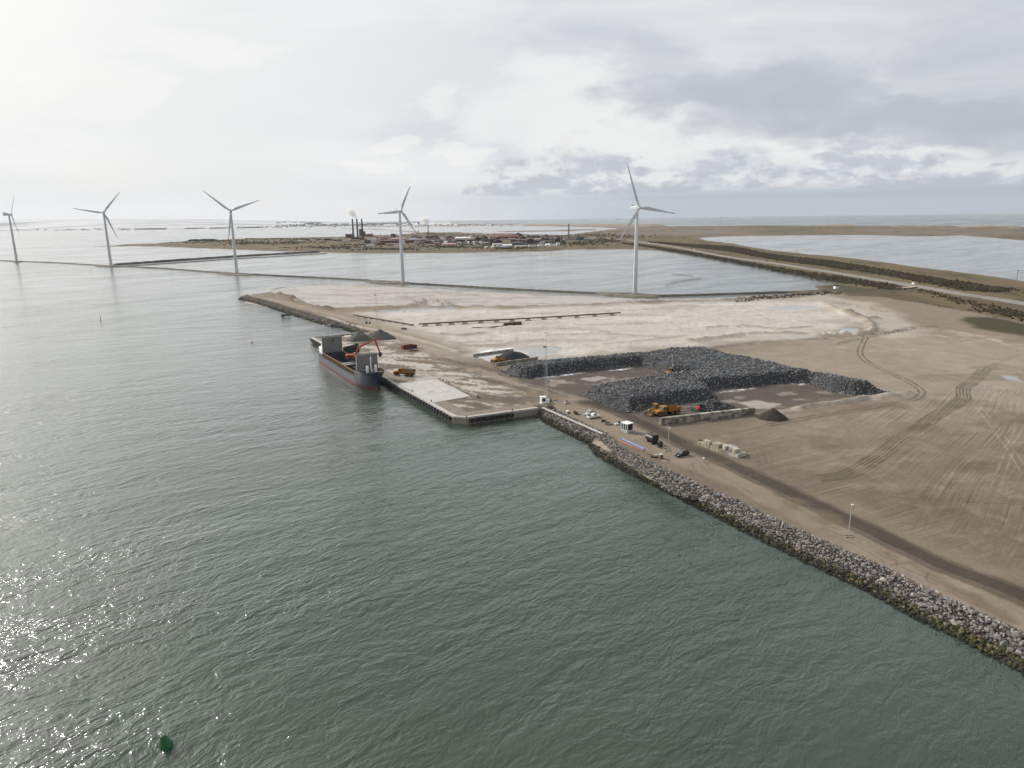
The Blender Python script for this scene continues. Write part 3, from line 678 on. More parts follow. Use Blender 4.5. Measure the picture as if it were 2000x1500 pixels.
H -= (hif-.5)*0.05*(dP < 0)
def terrain_material():
    m = bpy.data.materials.new('ground_soil'); m.use_nodes = True
    t = NT(m.node_tree); b = t.n['Principled BSDF']
    P = t.new('ShaderNodeNewGeometry').outputs['Position']
    c = t.new('ShaderNodeAttribute', attribute_name='Col').outputs['Color']
    mk = t.sep(t.new('ShaderNodeAttribute', attribute_name='Mask').outputs['Vector'])
    f1 = t.noise(P, 0.9, 6.0, 0.68); f2 = t.noise(P, 0.13, 4.0, 0.6)
    pw = t.v('ADD', P, t.v('SCALE', t.noise(P, 0.016, 2.0, 0.5, out=1), 5.0))
    def stripes(deg):
        q = t.mapping(pw, rot=R(deg), scale=(1/48.0, 1/0.55, 1))
        return t.noise(q, 1.0, 3.0, 0.62)
    sA, sB = stripes(48), stripes(27)
    smix = t.m('ADD', t.m('MULTIPLY', sA, mk[2]), t.m('MULTIPLY', sB, t.m('SUBTRACT', 1.0, mk[2])))
    sband = t.ss(t.noise(t.mapping(pw, rot=R(38), scale=(1/40.0, 1/9.0, 1)), 1.0, 3.0, 0.5), 0.42, 0.62)
    sm = t.m('MULTIPLY', t.m('MULTIPLY', t.m('SUBTRACT', smix, 0.5), mk[0]), t.m('MULTIPLY_ADD', sband, 0.9, 0.35))
    k = t.m('ADD', t.m('MULTIPLY', t.m('SUBTRACT', f1, 0.5), 0.55), t.m('MULTIPLY', t.m('SUBTRACT', f2, 0.5), 0.55))
    k = t.m('ADD', k, t.m('MULTIPLY', sm, 1.45))
    t.put(b.inputs['Base Color'], t.v('SCALE', c, t.m('ADD', k, 1.0)))
    t.put(b.inputs['Roughness'], t.m('SUBTRACT', 0.92, t.m('MULTIPLY', mk[1], 0.80)))
    t.put(b.inputs['Specular IOR Level'], t.m('MULTIPLY_ADD', mk[1], 0.4, 0.15))
    bn = t.new('ShaderNodeBump'); t.put(bn.inputs['Strength'], t.m('SUBTRACT', 0.8, t.m('MULTIPLY', mk[1], 0.78))); bn.inputs['Distance'].default_value = 0.25
    t.put(bn.inputs['Height'], t.m('ADD', f1, t.m('MULTIPLY', t.m('MULTIPLY', smix, mk[0]), 0.6)))
    t.l.new(bn.outputs[0], b.inputs['Normal'])
    return m
SOIL = terrain_material()
ids = np.arange(nr*na).reshape(nr, na)
F = np.stack([ids[:-1, :-1], ids[:-1, 1:], ids[1:, 1:], ids[1:, :-1]], -1).reshape(-1, 4)
F = F[(H[F].max(1) > -0.4)]
use = np.zeros(nr*na, bool); use[F.ravel()] = True
remap = np.cumsum(use) - 1
V = np.stack([X, Y, H], 1)[use]
o = np_mesh('ground', V, remap[F][:, ::-1], SOIL, col[use], mask[use])
tag(o, kind='structure', label='bare sand of the harbour, tidal flats and brown marsh behind')
print('terrain verts', len(V), 'faces', len(F))
GH = H.reshape(nr, na)
def ground_z(x, y):
    r = math.hypot(x, y); a = math.atan2(x, y)
    i = min(max(int(np.searchsorted(rr, r)), 1), nr-1); j = min(max(int((a-aa[0])/(aa[1]-aa[0])), 0), na-2)
    f = (r-rr[i-1])/(rr[i]-rr[i-1]); g = (a-aa[j])/(aa[1]-aa[0])
    return float((GH[i-1,j]*(1-g)+GH[i-1,j+1]*g)*(1-f) + (GH[i,j]*(1-g)+GH[i,j+1]*g)*f)
def at(px, py, z=2.7):
    x, y = G(px, py, z); return (x, y, ground_z(x, y))

# ------------------------------------------------------------------ rocks
def ico(sub):
    import bmesh
    bm = bmesh.new(); bmesh.ops.create_icosphere(bm, subdivisions=sub, radius=1.0)
    v = np.array([p.co[:] for p in bm.verts]); f = np.array([[q.index for q in p.verts] for p in bm.faces]); bm.free()
    return v, f
def rock_variants(sub, k, jit=0.28, seed=1):
    r = np.random.default_rng(seed); v, f = ico(sub); out = []
    for _ in range(k):
        q = v * r.uniform(0.62, 1.12, 3)
        for _c in range(6):                                      # a few broken, flat faces
            n = r.normal(size=3); n /= np.linalg.norm(n); h = r.uniform(.38, .68)
            dd = q @ n; q = q - np.outer(np.maximum(dd-h, 0), n)*.9
        out.append(q*(1+r.uniform(-jit, jit, (len(v), 1))*.5))
    return out, f
def rot_mats(n, r):
    q = r.normal(size=(n, 4)); q /= np.linalg.norm(q, axis=1)[:, None]
    a, b, c, d = q.T
    return np.stack([np.stack([1-2*(c*c+d*d), 2*(b*c-a*d), 2*(b*d+a*c)], -1), np.stack([2*(b*c+a*d), 1-2*(b*b+d*d), 2*(c*d-a*b)], -1), np.stack([2*(b*d-a*c), 2*(c*d+a*b), 1-2*(b*b+c*c)], -1)], 1)
def rocks_arrays(pos, size, cols, sub, seed=1, flat=0.8):
    r = np.random.default_rng(seed); var, f = rock_variants(sub, 14, seed=seed)
    n = len(pos); nv = len(var[0]); k = r.integers(0, len(var), n)
    base_ = np.stack(var)[k] * size[:, None, None]
    v = np.einsum('nij,nkj->nki', rot_mats(n, r), base_)
    v[:, :, 2] *= flat
    v += pos[:, None, :]
    F_ = (f[None] + (np.arange(n)*nv)[:, None, None]).reshape(-1, 3)
    return v.reshape(-1, 3), F_, np.repeat(cols, nv, axis=0)
def rock_material(name, k=0.5):
    return mat(name, (0.3, 0.3, 0.3), rough=0.85, var=0.22, scale=1.6, bump=0.3, spec=0.25, attr='Col')
STONE = rock_material('shore_stone')
def palette(n, cols, wts, jit=.2, seed=2):
    r = np.random.default_rng(seed); c = np.array(cols)[r.choice(len(cols), n, p=np.array(wts)/sum(wts))]
    return c*r.uniform(1-jit, 1+jit*1.3, (n, 1))
DRY_STONE = [lin(148,142,136,1.42), lin(128,124,121,1.42), lin(172,166,159,1.42), lin(104,102,100,1.4), lin(148,136,125,1.4), lin(84,82,80,1.4)]
def tide_colours(c, z, seed):
    r = np.random.default_rng(seed); zz = z + r.normal(0, .18, len(z))
    alg = palette(len(z), [lin(82,80,48,1.4), lin(62,64,38,1.4), lin(128,112,82,1.4), lin(46,47,38,1.4)], [3, 3, 1.6, 3], seed=seed+1)
    k = sstep(zz, 1.2, .8)[:, None]; c = c*(1-k)+alg*k
    k2 = sstep(zz, .5, .2)[:, None]; return c*(1-k2)+np.array(lin(40,42,36,1.3))*k2
def bank_points(line, side, d0, d1, dens, gap=None, seed=3):
    r = np.random.default_rng(seed); out = []
    tot = 0.0
    for (x0, y0), (x1, y1) in zip(line, line[1:]):
        L = math.hypot(x1-x0, y1-y0); n = int(L*(d1-d0)*dens + r.random())
        t = r.random(n); d = r.uniform(d0, d1, n); nx, ny = -(y1-y0)/L*side, (x1-x0)/L*side
        out.append(np.stack([x0+(x1-x0)*t+nx*d, y0+(y1-y0)*t+ny*d, d], 1))
    return np.concatenate(out)
SHORE = PORT_W[:18]
p = bank_points(SHORE, -1, -1.2, 7.3, 6.4, seed=4)
p2 = bank_points(GS([(1340,972),(1310,955),(1280,931),(1240,905),(1215,888),(1190,868),(1172,852)], 2.7), -1, -1.4, 2.6, 3.4, seed=5)
sd_ = sdf_poly(p[:, 0], p[:, 1], PORT_W)
path_ = dist_line(p[:, 0], p[:, 1], GS([(1164,853),(1190,872),(1230,896),(1260,914),(1285,926)], 2.4))
keep = (sd_ > -1.6) & (sd_ < 7.2) & (path_ > 1.5)
p = p[keep]; z = np.clip(sd_[keep]*0.42, -1, 2.62)
p2z = np.full(len(p2), 2.75)
pos = np.concatenate([np.stack([p[:, 0], p[:, 1], z+.10], 1), np.stack([p2[:, 0], p2[:, 1], p2z], 1)])
size = np.clip(.33*np.exp(rng.normal(0, .34, len(pos))), .14, .78)
cols = tide_colours(palette(len(pos), DRY_STONE, [4, 4, 1.8, 2.5, 1.4, 1.8], seed=8), pos[:, 2], 9)
# the 300 that show largest lie nearest to the camera, at the lower right
def to_px(pt):
    v = cam.matrix_world.inverted() @ Vector(pt); return (1000 + FOCAL*v.x/-v.z, 750 - FOCAL*v.y/-v.z)
dist_ = np.linalg.norm(pos - np.array([0, 0, CAM_H]), axis=1)
order = np.argsort(dist_)
inn = [k for k in order[:9000] if pos[k, 2] > .15 and (lambda q: 0 < q[0] < 1995 and 0 < q[1] < 1495)(to_px(pos[k]))][:300]
inn_set = np.zeros(len(pos), bool); inn_set[inn] = True
V_, F_, C_ = rocks_arrays(pos[~inn_set], size[~inn_set], cols[~inn_set], 1, 5)
o = np_mesh('revetment_stones', V_, F_, STONE, C_, smooth=False)
tag(o, 'long sloping bank of rough shore stones with an algae green foot along the water', 'stone bank', kind='stuff')
bvar, bf = rock_variants(2, 10, jit=.12, seed=77)
bank_meshes = {}
for k in inn:
    lvl = 0 if pos[k, 2] > 1.1 else (1 if pos[k, 2] > .55 else 2)
    key = (lvl, int(rng.integers(0, 10)))
    if key not in bank_meshes:
        cc = palette(1, DRY_STONE, [4, 4, 1.8, 2.5, 1.4, 1.8], seed=300+key[1]) if lvl == 0 else (palette(1, [lin(80,78,50,1.4), lin(62,64,42,1.4), lin(124,110,84,1.4)], [2, 2, 1], seed=320+key[1]) if lvl == 1 else palette(1, [lin(64,64,44,1.4), lin(92,86,54,1.4)], [2, 1], seed=340+key[1]))
        ob = np_mesh('boulder', bvar[key[1]], bf, STONE, np.repeat(cc, len(bvar[0]), 0), smooth=False)
        bank_meshes[key] = ob.data; first = ob
    else:
        first = bpy.data.objects.new('boulder', bank_meshes[key]); C.objects.link(first)
    first.location = pos[k]; first.scale = (size[k]*1.05, size[k]*1.05, size[k]*.9)
    first.rotation_euler = (rng.uniform(0, 6.28), rng.uniform(0, 6.28), rng.uniform(0, 6.28))
    tag(first, ('pale dry grey boulder on the upper slope of the shore bank at the lower right', 'olive boulder with algae midway down the shore bank at the lower right', 'dark wet boulder at the waterline of the shore bank at the lower right')[lvl], 'boulder', ('dry boulders of the shore bank', 'algae covered boulders of the shore bank', 'wet boulders of the shore bank')[lvl])
# breakwater beyond the berth
BRK = GS([(694,650),(690,650),(664,640),(644,638),(608,627),(563,613),(524,600),(496,592),(467,585),(471,580),(480,577.5)], 0)
q = bank_points(BRK, -1, -1.0, 7.2, 1.5, seed=14); s2 = sdf_poly(q[:, 0], q[:, 1], PORT_W); q = q[(s2 > -1.4) & (s2 < 7.2)]; s2 = s2[(s2 > -1.4) & (s2 < 7.2)]
bp = np.stack([q[:, 0], q[:, 1], np.clip(s2*.42, -1, 2.65)+.15], 1)
bc = tide_colours(palette(len(bp), [lin(128,122,114,1.4), lin(98,94,90,1.4), lin(150,142,132,1.4)], [3, 3, 1.5], seed=15), bp[:, 2], 16)
V_, F_, C_ = rocks_arrays(bp, rng.uniform(.45, .85, len(bp)), bc, 1, 6)
tag(np_mesh('breakwater_stones', V_, F_, STONE, C_, smooth=False), 'low curved breakwater of grey stones beyond the far end of the berth', 'stone bank', kind='stuff')

# ------------------------------------------------------------------ stockpile of quarry stone
STOCK = GS([(966,716),(975,723),(990,731),(1006,738),(1028,741),(1055,737),(1120,729),(1180,723),(1250,715),(1275,722),(1300,733),(1345,739),(1290,746),(1220,756),(1170,764),(1133,774),(1160,785),(1200,799),(1226,807),(1250,804),(1291,795),(1360,786),(1407,781),(1393,768),(1382,765),(1415,761),(1470,757),(1547,748),(1580,749),(1621,765),(1671,773),(1740,766)]) \
    + [(x+2.6, y+5.5) for x, y in GS([(1712,748),(1580,725),(1470,701),(1370,679),(1305,680),(1250,689),(1200,693),(1100,702),(1050,704),(972,714)], 7.0)]
ps = np.array(STOCK); gx = np.arange(ps[:, 0].min()-2, ps[:, 0].max()+2, 1.0); gy = np.arange(ps[:, 1].min()-2, ps[:, 1].max()+2, 1.0)
GX, GY = np.meshgrid(gx, gy, indexing='ij')
def stock_h(x, y):
    d = sdf_poly(x, y, STOCK) + (fbm(x/6, y/6, 3, 301)-.5)*2.2
    return d, 2.5 + 4.7*sstep(d, -.5, 5.0)*(0.92+.16*fbm(x/13, y/13, 3, 302)) + (fbm(x/2.5, y/2.5, 3, 303)-.5)*1.1*sstep(d, 0, 3)
dS, hS = stock_h(GX.ravel(), GY.ravel())
V0 = np.stack([GX.ravel(), GY.ravel(), np.where(dS > -.3, hS, 1.8)], 1)
idg = np.arange(GX.size).reshape(GX.shape)
F0 = np.stack([idg[:-1, :-1], idg[1:, :-1], idg[1:, 1:], idg[:-1, 1:]], -1).reshape(-1, 4); F0 = F0[dS[F0].max(1) > -.3]
F0 = np.concatenate([F0[:, [0, 1, 2]], F0[:, [0, 2, 3]]])
area = (dS > 0).sum(); n_ = int(area*2.3)
sx_ = rng.uniform(gx[0], gx[-1], n_*4); sy_ = rng.uniform(gy[0], gy[-1], n_*4); d_, h_ = stock_h(sx_, sy_); ok = d_ > -.4
sx_, sy_, h_, d_ = sx_[ok][:n_], sy_[ok][:n_], h_[ok][:n_], d_[ok][:n_]
sp = np.stack([sx_, sy_, np.maximum(h_, 2.7)+.08], 1)
sc_ = palette(n_, [lin(128,130,132,1.4), lin(106,108,112,1.4), lin(150,151,150,1.4), lin(88,90,94,1.4), lin(152,146,136,1.4)], [4, 4, 1.4, 3, .35], seed=31)
V1, F1, C1 = rocks_arrays(sp, np.clip(.38*np.exp(rng.normal(0, .30, n_)), .18, .85), sc_, 0 if n_ > 40000 else 1, 32, flat=.9)
Vt = np.concatenate([V0, V1]); Ft = np.concatenate([F0, F1+len(V0)]); Ct = np.concatenate([np.tile(np.array(lin(62,63,66,1.4)), (len(V0), 1)), C1])
QUARRY = mat('quarry_stone', (.1, .1, .1), rough=.8, var=.3, scale=2.2, bump=.3, spec=.3, attr='Col')
tag(np_mesh('stone_stockpile', Vt, Ft, QUARRY, Ct, smooth=False), 'vast branching stockpile of dark grey quarry stones filling the storage yard', 'stone stockpile', kind='stuff')
print('stockpile stones', n_, 'shore', len(pos), 'breakwater', len(bp))

def heap(name, label, cat, px, py, rx, ry, h, m, rot=0.0, seed=0, rough=.12, stones=None, peak=1.15):
    cx, cy, cz = at(px, py); N, K = 56, 16
    vs = [(cx, cy, cz+h)]; fs = []
    for j in range(1, K+1):
        for i in range(N):
            a = 2*math.pi*i/N; t = j/K
            ax, ay = math.cos(a)*rx*t, math.sin(a)*ry*t
            x = cx+ax*math.cos(rot)-ay*math.sin(rot); y = cy+ax*math.sin(rot)+ay*math.cos(rot)
            nz = float(fbm(np.array([x/3.0]), np.array([y/3.0]), 4, 400+seed)[0])-.5
            wob = 1+.35*(float(fbm(np.array([math.cos(a)*1.4+5]), np.array([math.sin(a)*1.4]), 3, 420+seed)[0])-.5)
            z = h*max(0, (1-t**peak)) + nz*h*rough*2*(1-t)*(1 if t < 1 else 0)
            vs.append((cx+(x-cx)*wob, cy+(y-cy)*wob, cz+z-(.3 if j == K else 0)))
    for i in range(N): fs.append((0, 1+i, 1+(i+1) % N))
    for j in range(K-1):
        for i in range(N): fs.append((1+j*N+i, 1+(j+1)*N+i, 1+(j+1)*N+(i+1) % N, 1+j*N+(i+1) % N))
    mb = MB(); mb.add(vs, fs)
    if stones is None:
        o = mb.build(name, m, smooth=True); return tag(o, label, cat)
    n = stones; r = np.random.default_rng(500+seed); t = np.sqrt(r.random(n)); a = r.uniform(0, 6.283, n)
    ax, ay = np.cos(a)*rx*t, np.sin(a)*ry*t
    pp = np.stack([cx+ax*math.cos(rot)-ay*math.sin(rot), cy+ax*math.sin(rot)+ay*math.cos(rot), cz+h*(1-t**peak)+.1], 1)
    cc = palette(n, [lin(92,94,96,1.5), lin(70,72,76,1.5), lin(150,140,126,1.5), lin(118,112,106,1.5)], [3, 3, 1.5, 2], seed=33+seed)
    v1, f1, c1 = rocks_arrays(pp, r.uniform(.35, .75, n), cc, 1, 34+seed)
    v0 = np.array(vs); f0 = np.array([f if len(f) == 3 else f[:3] for f in fs] + [(f[0], f[2], f[3]) for f in fs if len(f) == 4])
    return tag(np_mesh(name, np.concatenate([v0, v1]), np.concatenate([f0, f1+len(v0)]), QUARRY, np.concatenate([np.tile(lin(50,50,50,1.4), (len(v0), 1)), c1]), smooth=False), label, cat)
GRAVEL = mat('crushed_gravel', lin(104,104,98,1.5), rough=.95, var=.5, scale=1.6, bump=.9)
GRAVEL2 = mat('coarse_gravel', lin(98,99,98,1.5), rough=.95, var=.8, scale=2.6, bump=1.0)
heap('gravel_heap', 'smoother grey gravel heap on the quay, left of the two near the hatch cover', 'gravel heap', 702, 664, 9.0, 6.5, 4.8, GRAVEL, .2, 1, rough=.25, peak=1.4)
heap('gravel_heap', 'coarser grey gravel heap on the quay in front of the lamp mast', 'gravel heap', 742, 661, 10.5, 7.5, 5.4, GRAVEL2, .0, 2, rough=.3, peak=1.25)
heap('slag_heap', 'smooth black slag heap inside the walled bunker', 'slag heap', 1001, 700.5, 9.5, 5.5, 4.2, mat('black_slag', lin(58,62,64,1.4), rough=.9, var=.25, scale=1.2, bump=.4), .35, 3, rough=.15, peak=1.7)
heap('earth_heap', 'dark brown pointed earth heap at the end of the block wall', 'earth heap', 1508, 816, 5.6, 4.4, 3.6, mat('dark_earth', lin(66,58,48,1.35), rough=.95, var=.5, scale=1.4, bump=.9), .2, 4)
heap('stone_heap', 'low heap of mixed broken stones behind the block wall', 'stone heap', 1390, 797, 9.0, 4.6, 3.2, QUARRY, .2, 5, stones=520)

# ------------------------------------------------------------------ materials of built things
CONC = mat('pale_concrete', lin(196,192,186,1.4), rough=.85, var=.16, scale=.5, bump=.2, dirt=lin(140,130,116,1.4), dirt_amt=.55)
CONC_D = mat('stained_concrete', lin(150,146,138,1.4), rough=.9, var=.2, scale=.5, bump=.25, dirt=lin(96,88,74,1.4), dirt_amt=.7)
STEEL_D = mat('tarred_steel_piling', lin(140,132,118,1.35), rough=.7, var=.4, scale=.8, dirt=lin(74,58,44,1.3), dirt_amt=.6)
RUBBER = mat('black_rubber', (.018, .018, .019), rough=.75, var=.25)
YELLOW = mat('machine_yellow', lin(176,122,42,1.6), rough=.55, var=.25, scale=.9, dirt=lin(78,62,44,1.5), dirt_amt=.8)
ORANGE = mat('machine_orange', lin(188,78,44,1.4), rough=.45, var=.12, scale=.8, dirt=lin(120,64,40,1.3), dirt_amt=.4)
DARKM = mat('dark_machinery', (.025, .025, .027), rough=.6, var=.3)
GLASS = mat('window_glass', (.02, .026, .03), rough=.08, var=.05, spec=.8)
WHITE = mat('white_paint', (.74, .74, .72), rough=.5, var=.07, dirt=(.45, .42, .38), dirt_amt=.3)
BLACK = mat('black_paint', (.014, .015, .016), rough=.45, var=.2)
RUST = mat('rusty_steel', lin(92,64,52,1.4), rough=.85, var=.4, scale=1.2, dirt=lin(60,46,40,1.3), dirt_amt=.7)
GALV = mat('galvanised_steel', (.42, .44, .45), rough=.5, metal=.3, var=.1)

QUARRY_D = mat('loaded_stone', lin(48,50,52,1.3), rough=.9, var=.4, scale=2.5, bump=.8)

# ------------------------------------------------------------------ quay
CW = 1.4                                                        # coping width
q0, q1 = quay_pt(0, 0), quay_pt(206.5, 0)
qe = Vector((QE[0]-QS[0], QE[1]-QS[1])).normalized()
q2 = (QS[0]+qe.x*3.5, QS[1]+qe.y*3.5); q3 = QE; qN = QNE
edge = [qN, q0, q1, q2, q3]
quay = thing('quay_wall', 'concrete capped steel quay wall around the working berth', 'quay', (*quay_pt(100, 0), 0))
def local(p, z): return (p[0]-quay.location.x, p[1]-quay.location.y, z)
def strip(mb, e, d0, d1, z0, z1):
    a, b = offset_line(e, -d0), offset_line(e, -d1)
    for i in range(len(e)-1):
        mb.add([local(a[i], z0), local(a[i+1], z0), local(b[i+1], z0), local(b[i], z0), local(a[i], z1), local(a[i+1], z1), local(b[i+1], z1), local(b[i], z1)], [(3,2,1,0),(4,5,6,7),(0,1,5,4),(1,2,6,5),(2,3,7,6),(3,0,4,7)])
side = 1 if sdf_poly(np.array([offset_line(edge, -2.0)[2][0]]), np.array([offset_line(edge, -2.0)[2][1]]), [q0, q1, q2, q3, G(1090,780,QZ), G(740,640,QZ)])[0] > 0 else -1
cap = MB(); strip(cap, edge, 0*side, CW*side, QZ-.45, QZ+.16); cap.build('coping', CONC, quay)
wall = MB()
pts = []
for (x0, y0), (x1, y1) in zip(edge, edge[1:]):
    L = math.hypot(x1-x0, y1-y0); n = max(2, int(L/.55))
    for i in range(n): pts.append((x0+(x1-x0)*i/n, y0+(y1-y0)*i/n))
pts.append(edge[-1]); wob = [.18 + .16*((i//2) % 2) for i in range(len(pts))]
ins = [offset_line(pts, -side*w_)[i] for i, w_ in enumerate(wob)] if len(pts) < 5 else [(lambda a, b, p, w_: (p[0]+(b[1]-a[1])/math.hypot(b[0]-a[0], b[1]-a[1])*w_*side, p[1]-(b[0]-a[0])/math.hypot(b[0]-a[0], b[1]-a[1])*w_*side))(pts[max(i-1,0)], pts[min(i+1, len(pts)-1)], pts[i], wob[i]) for i in range(len(pts))]
n = len(ins); wall.add([local(p, -2.5) for p in ins] + [local(p, QZ-.45) for p in ins], [(i, i+1, n+i+1, n+i) for i in range(n-1)])
wall.build('sheet_piling', STEEL_D, quay)
pan = MB()                                                      # pale concrete facing on the last stretch towards the shore
f0 = (QS[0]+qe.x*17.5, QS[1]+qe.y*17.5)
nrm_ = Vector((qe.y, -qe.x))
for k in range(3):
    a, b = (f0[0]+nrm_.x*.06, f0[1]+nrm_.y*.06), (q3[0]+nrm_.x*.06, q3[1]+nrm_.y*.06)
    zz = QZ-.50-k*.62
    pan.add([local(a, zz-.5), local(b, zz-.5), local(b, zz), local(a, zz)] + [local((a[0]-nrm_.x*.3, a[1]-nrm_.y*.3), zz-.5), local((b[0]-nrm_.x*.3, b[1]-nrm_.y*.3), zz-.5), local((b[0]-nrm_.x*.3, b[1]-nrm_.y*.3), zz), local((a[0]-nrm_.x*.3, a[1]-nrm_.y*.3), zz)], [(0,1,2,3),(7,6,5,4),(0,4,5,1),(1,5,6,2),(2,6,7,3),(3,7,4,0)])
pan.build('facing_plank', CONC_D, quay)
ap = MB()
inl = (-qn.x, -qn.y); ins_ = (-nrm_.x, -nrm_.y)
def pin(p, a, b): return (p[0]+inl[0]*a+ins_[0]*b, p[1]+inl[1]*a+ins_[1]*b, QZ+.06)
I_ = pin(QS, 6.5, 6.5)
o1, o2 = offset_line(edge, -CW*side)[2:4]
ap.add([pin(q0, CW, -CW), (*o1, QZ+.06), I_, pin(q0, 6.5, -6.5)], [(0,1,2,3)])
ap.add([(*o1, QZ+.06), (*o2, QZ+.06), I_], [(0,1,2)])
ap.add([(*o2, QZ+.06), pin(q3, 0, CW), pin(q3, 0, 6.5), I_], [(0,1,2,3)])
MUDDY = mat('muddy_apron', lin(140,128,114,1.4), rough=.9, var=.3, scale=.35, bump=.3, dirt=lin(100,90,78,1.4), dirt_amt=.8)
tag(ap.build('apron', MUDDY), kind='structure')
# pale concrete slab in two bays beside the berth
SLAB = mat('wet_pale_slab', lin(206,202,197,1.5), rough=.5, var=.10, scale=.22, dirt=lin(160,152,144,1.45), dirt_amt=.8)
sl = GS([(779,749.5),(844,787),(919,774.5),(854,741)], QZ)
def lerp(a, b, t): return tuple(a[i]+(b[i]-a[i])*t for i in range(len(a)))
m0, m1 = lerp(sl[0], sl[3], .66), lerp(sl[1], sl[2], .66)
mb = MB()
for a, b, c, d in ((sl[0], sl[1], m1, m0), (lerp(m0, sl[3], .02), lerp(m1, sl[2], .02), sl[2], sl[3])):
    for t0, t1 in ((0, .33), (.336, .66), (.666, 1)):
        w0, w1, w2, w3 = lerp(a, b, t0), lerp(a, b, t1), lerp(d, c, t1), lerp(d, c, t0)
        mb.prism([w0, w1, w2, w3], QZ-.3, QZ+.13)
tag(mb.build('concrete_slab', SLAB), kind='structure')
bk = MB(); bk.prism(GS([(931,697),(1003,688.5),(1046,702.5),(972,713)]), 2.3, 2.93); tag(bk.build('bunker_floor', SLAB), kind='structure')

# mooring lines from bow and stern to the quay
def w2(lx, ly, lz): return (S0_[0]+qu.x*lx-qu.y*ly, S0_[1]+qu.y*lx+qu.x*ly, lz)
S0_ = quay_pt(65.5, 6.5)
ROPE = mat('mooring_rope', (.10, .09, .08), rough=.9)
for lb, a_, b_ in (('dark mooring line from the ship bow to the nearest bollard', w2(74.5, 2.6, 7.0), (*G(769.5, 745, QZ), 3.4)), ('dark spring line running along the quay from the ship bow', w2(68.0, 5.2, 6.9), (*G(803, 765.5, QZ), 3.3)), ('dark mooring line from the ship stern to the far quay edge', w2(-3.6, 4.6, 5.4), (*quay_pt(48, -.8), 3.2))):
    mb = MB(); mb.tube([tuple(a_[k]+(b_[k]-a_[k])*t - (1.2*math.sin(math.pi*t) if k == 2 else 0) for k in range(3)) for t in np.linspace(0, 1, 9)], .05, 5)
    tag(mb.build('mooring_line', ROPE), lb, 'mooring line')
# tyre fenders
ty = MB()
prof = [(.42,-.36),(.60,-.48),(.84,-.48),(.95,-.3),(.95,.3),(.84,.48),(.60,.48),(.42,.36),(.42,-.36)]
ty.lathe(prof, axis='X', n=18, cap=False)
tyre0 = ty.build('tyre_fender', RUBBER, smooth=True)
n_t = 0
def fender(p, nv, label, group):
    global n_t
    t = tyre0 if n_t == 0 else tyre0.copy()
    if n_t: C.objects.link(t)
    n_t += 1
    t.location = (p[0]+nv[0]*.52, p[1]+nv[1]*.52, 1.62); t.rotation_euler = (0, 0, math.atan2(nv[1], nv[0]))
    tag(t, label, 'tyre fender', group)
for k in range(25): fender(quay_pt(138.5+k*2.74, 0), qn, 'black lorry tyre hanging on the quay wall between the ship and the corner', 'tyre fenders on the long quay face')
for k in range(14): fender(quay_pt(2.5+k*2.74, 0), qn, 'black lorry tyre hanging on the quay wall at the far end astern of the ship', 'tyre fenders at the far end of the quay')
for k in range(9): fender((QS[0]+qe.x*(5.4+k*1.95*1.0), QS[1]+qe.y*(5.4+k*1.95)), nrm_, 'black lorry tyre hanging on the short quay face by the corner', 'tyre fenders on the short quay face')
# bollards
bm_ = MB(); bm_.lathe([(.30,0),(.30,.10),(.19,.16),(.17,.50),(.30,.58),(.30,.70),(.12,.78)], n=12); b0 = bm_.build('mooring_bollard', DARKM, smooth=True)
for k, (px, py, lb) in enumerate(((769.5,745,'dark mooring bollard on the coping just off the ship bow'), (803,765.5,'dark mooring bollard on the coping halfway along the pale slab'), (840,785.5,'dark mooring bollard on the coping by the outer corner of the pale slab'), (909,817.5,'dark mooring bollard at the quay corner'), (999,803,'dark mooring bollard on the short quay face'))):
    o = b0 if k == 0 else b0.copy()
    if k: C.objects.link(o)
    x, y = G(px, py, QZ); o.location = (x+(qe.x*.5), y+qe.y*.5, QZ+.15); tag(o, lb, 'bollard', 'mooring bollards along the quay edge')

# walls of concrete blocks
def block_wall(name, label, p0, p1, h, thick, cols, course=.8, blen=1.6, seed=0, z=2.65, ragged=.0, mt=None):
    r = random.Random(seed); L = math.hypot(p1[0]-p0[0], p1[1]-p0[1]); n = max(1, round(L/blen)); nc = max(1, round(h/course))
    o = thing(name, label, 'wall', (p0[0], p0[1], z), math.atan2(p1[1]-p0[1], p1[0]-p0[0]))
    mats_ = [mat('%s_block_%d' % (name, i), c, rough=.9, var=.22, scale=.8, bump=.2, dirt=lin(92,84,72,1.4), dirt_amt=.5) for i, c in enumerate(cols)]
    for k in range(nc):
        mb = MB()
        for i in range(n):
            if ragged and k == nc-1 and r.random() < ragged: continue
            mb.cur = r.randrange(len(mats_))
            mb.bbox(((i+.5)*L/n, r.uniform(-.05, .05), (k+.5)*h/nc), (L/n-.05, thick+r.uniform(-.06, .06), h/nc-.025), .05)
        mb.build('course', mats_, o)
    return o
GREYB = [lin(168,160,148,1.4), lin(142,136,126,1.4), lin(188,180,166,1.4), lin(120,116,108,1.4)]
block_wall('block_wall', 'long grey wall of stacked concrete blocks in front of the broken stone heap', G(1289,829.5), G(1472,808.5), 2.5, 1.5, GREYB, .83, 1.4, 1)
block_wall('block_wall', 'low weathered block wall along the pale quay slab', G(855,740,QZ), G(932,776,QZ), 1.2, .9, [lin(186,174,150,1.4), lin(164,150,124,1.4), lin(150,136,112,1.4)], .6, 1.5, 2, QZ-.05, .12)
block_wall('block_wall', 'far block wall behind the black slag heap', G(924,697.5), G(1003,686.5), 1.7, .8, [lin(128,128,124,1.4), lin(104,106,104,1.4), lin(146,144,138,1.4)], .85, 1.7, 3)
block_wall('block_wall', 'near block wall between the black slag heap and the stockpile', G(968,715), G(1050,703), 1.7, .8, [lin(150,146,138,1.4), lin(124,122,116,1.4)], .85, 1.7, 4)
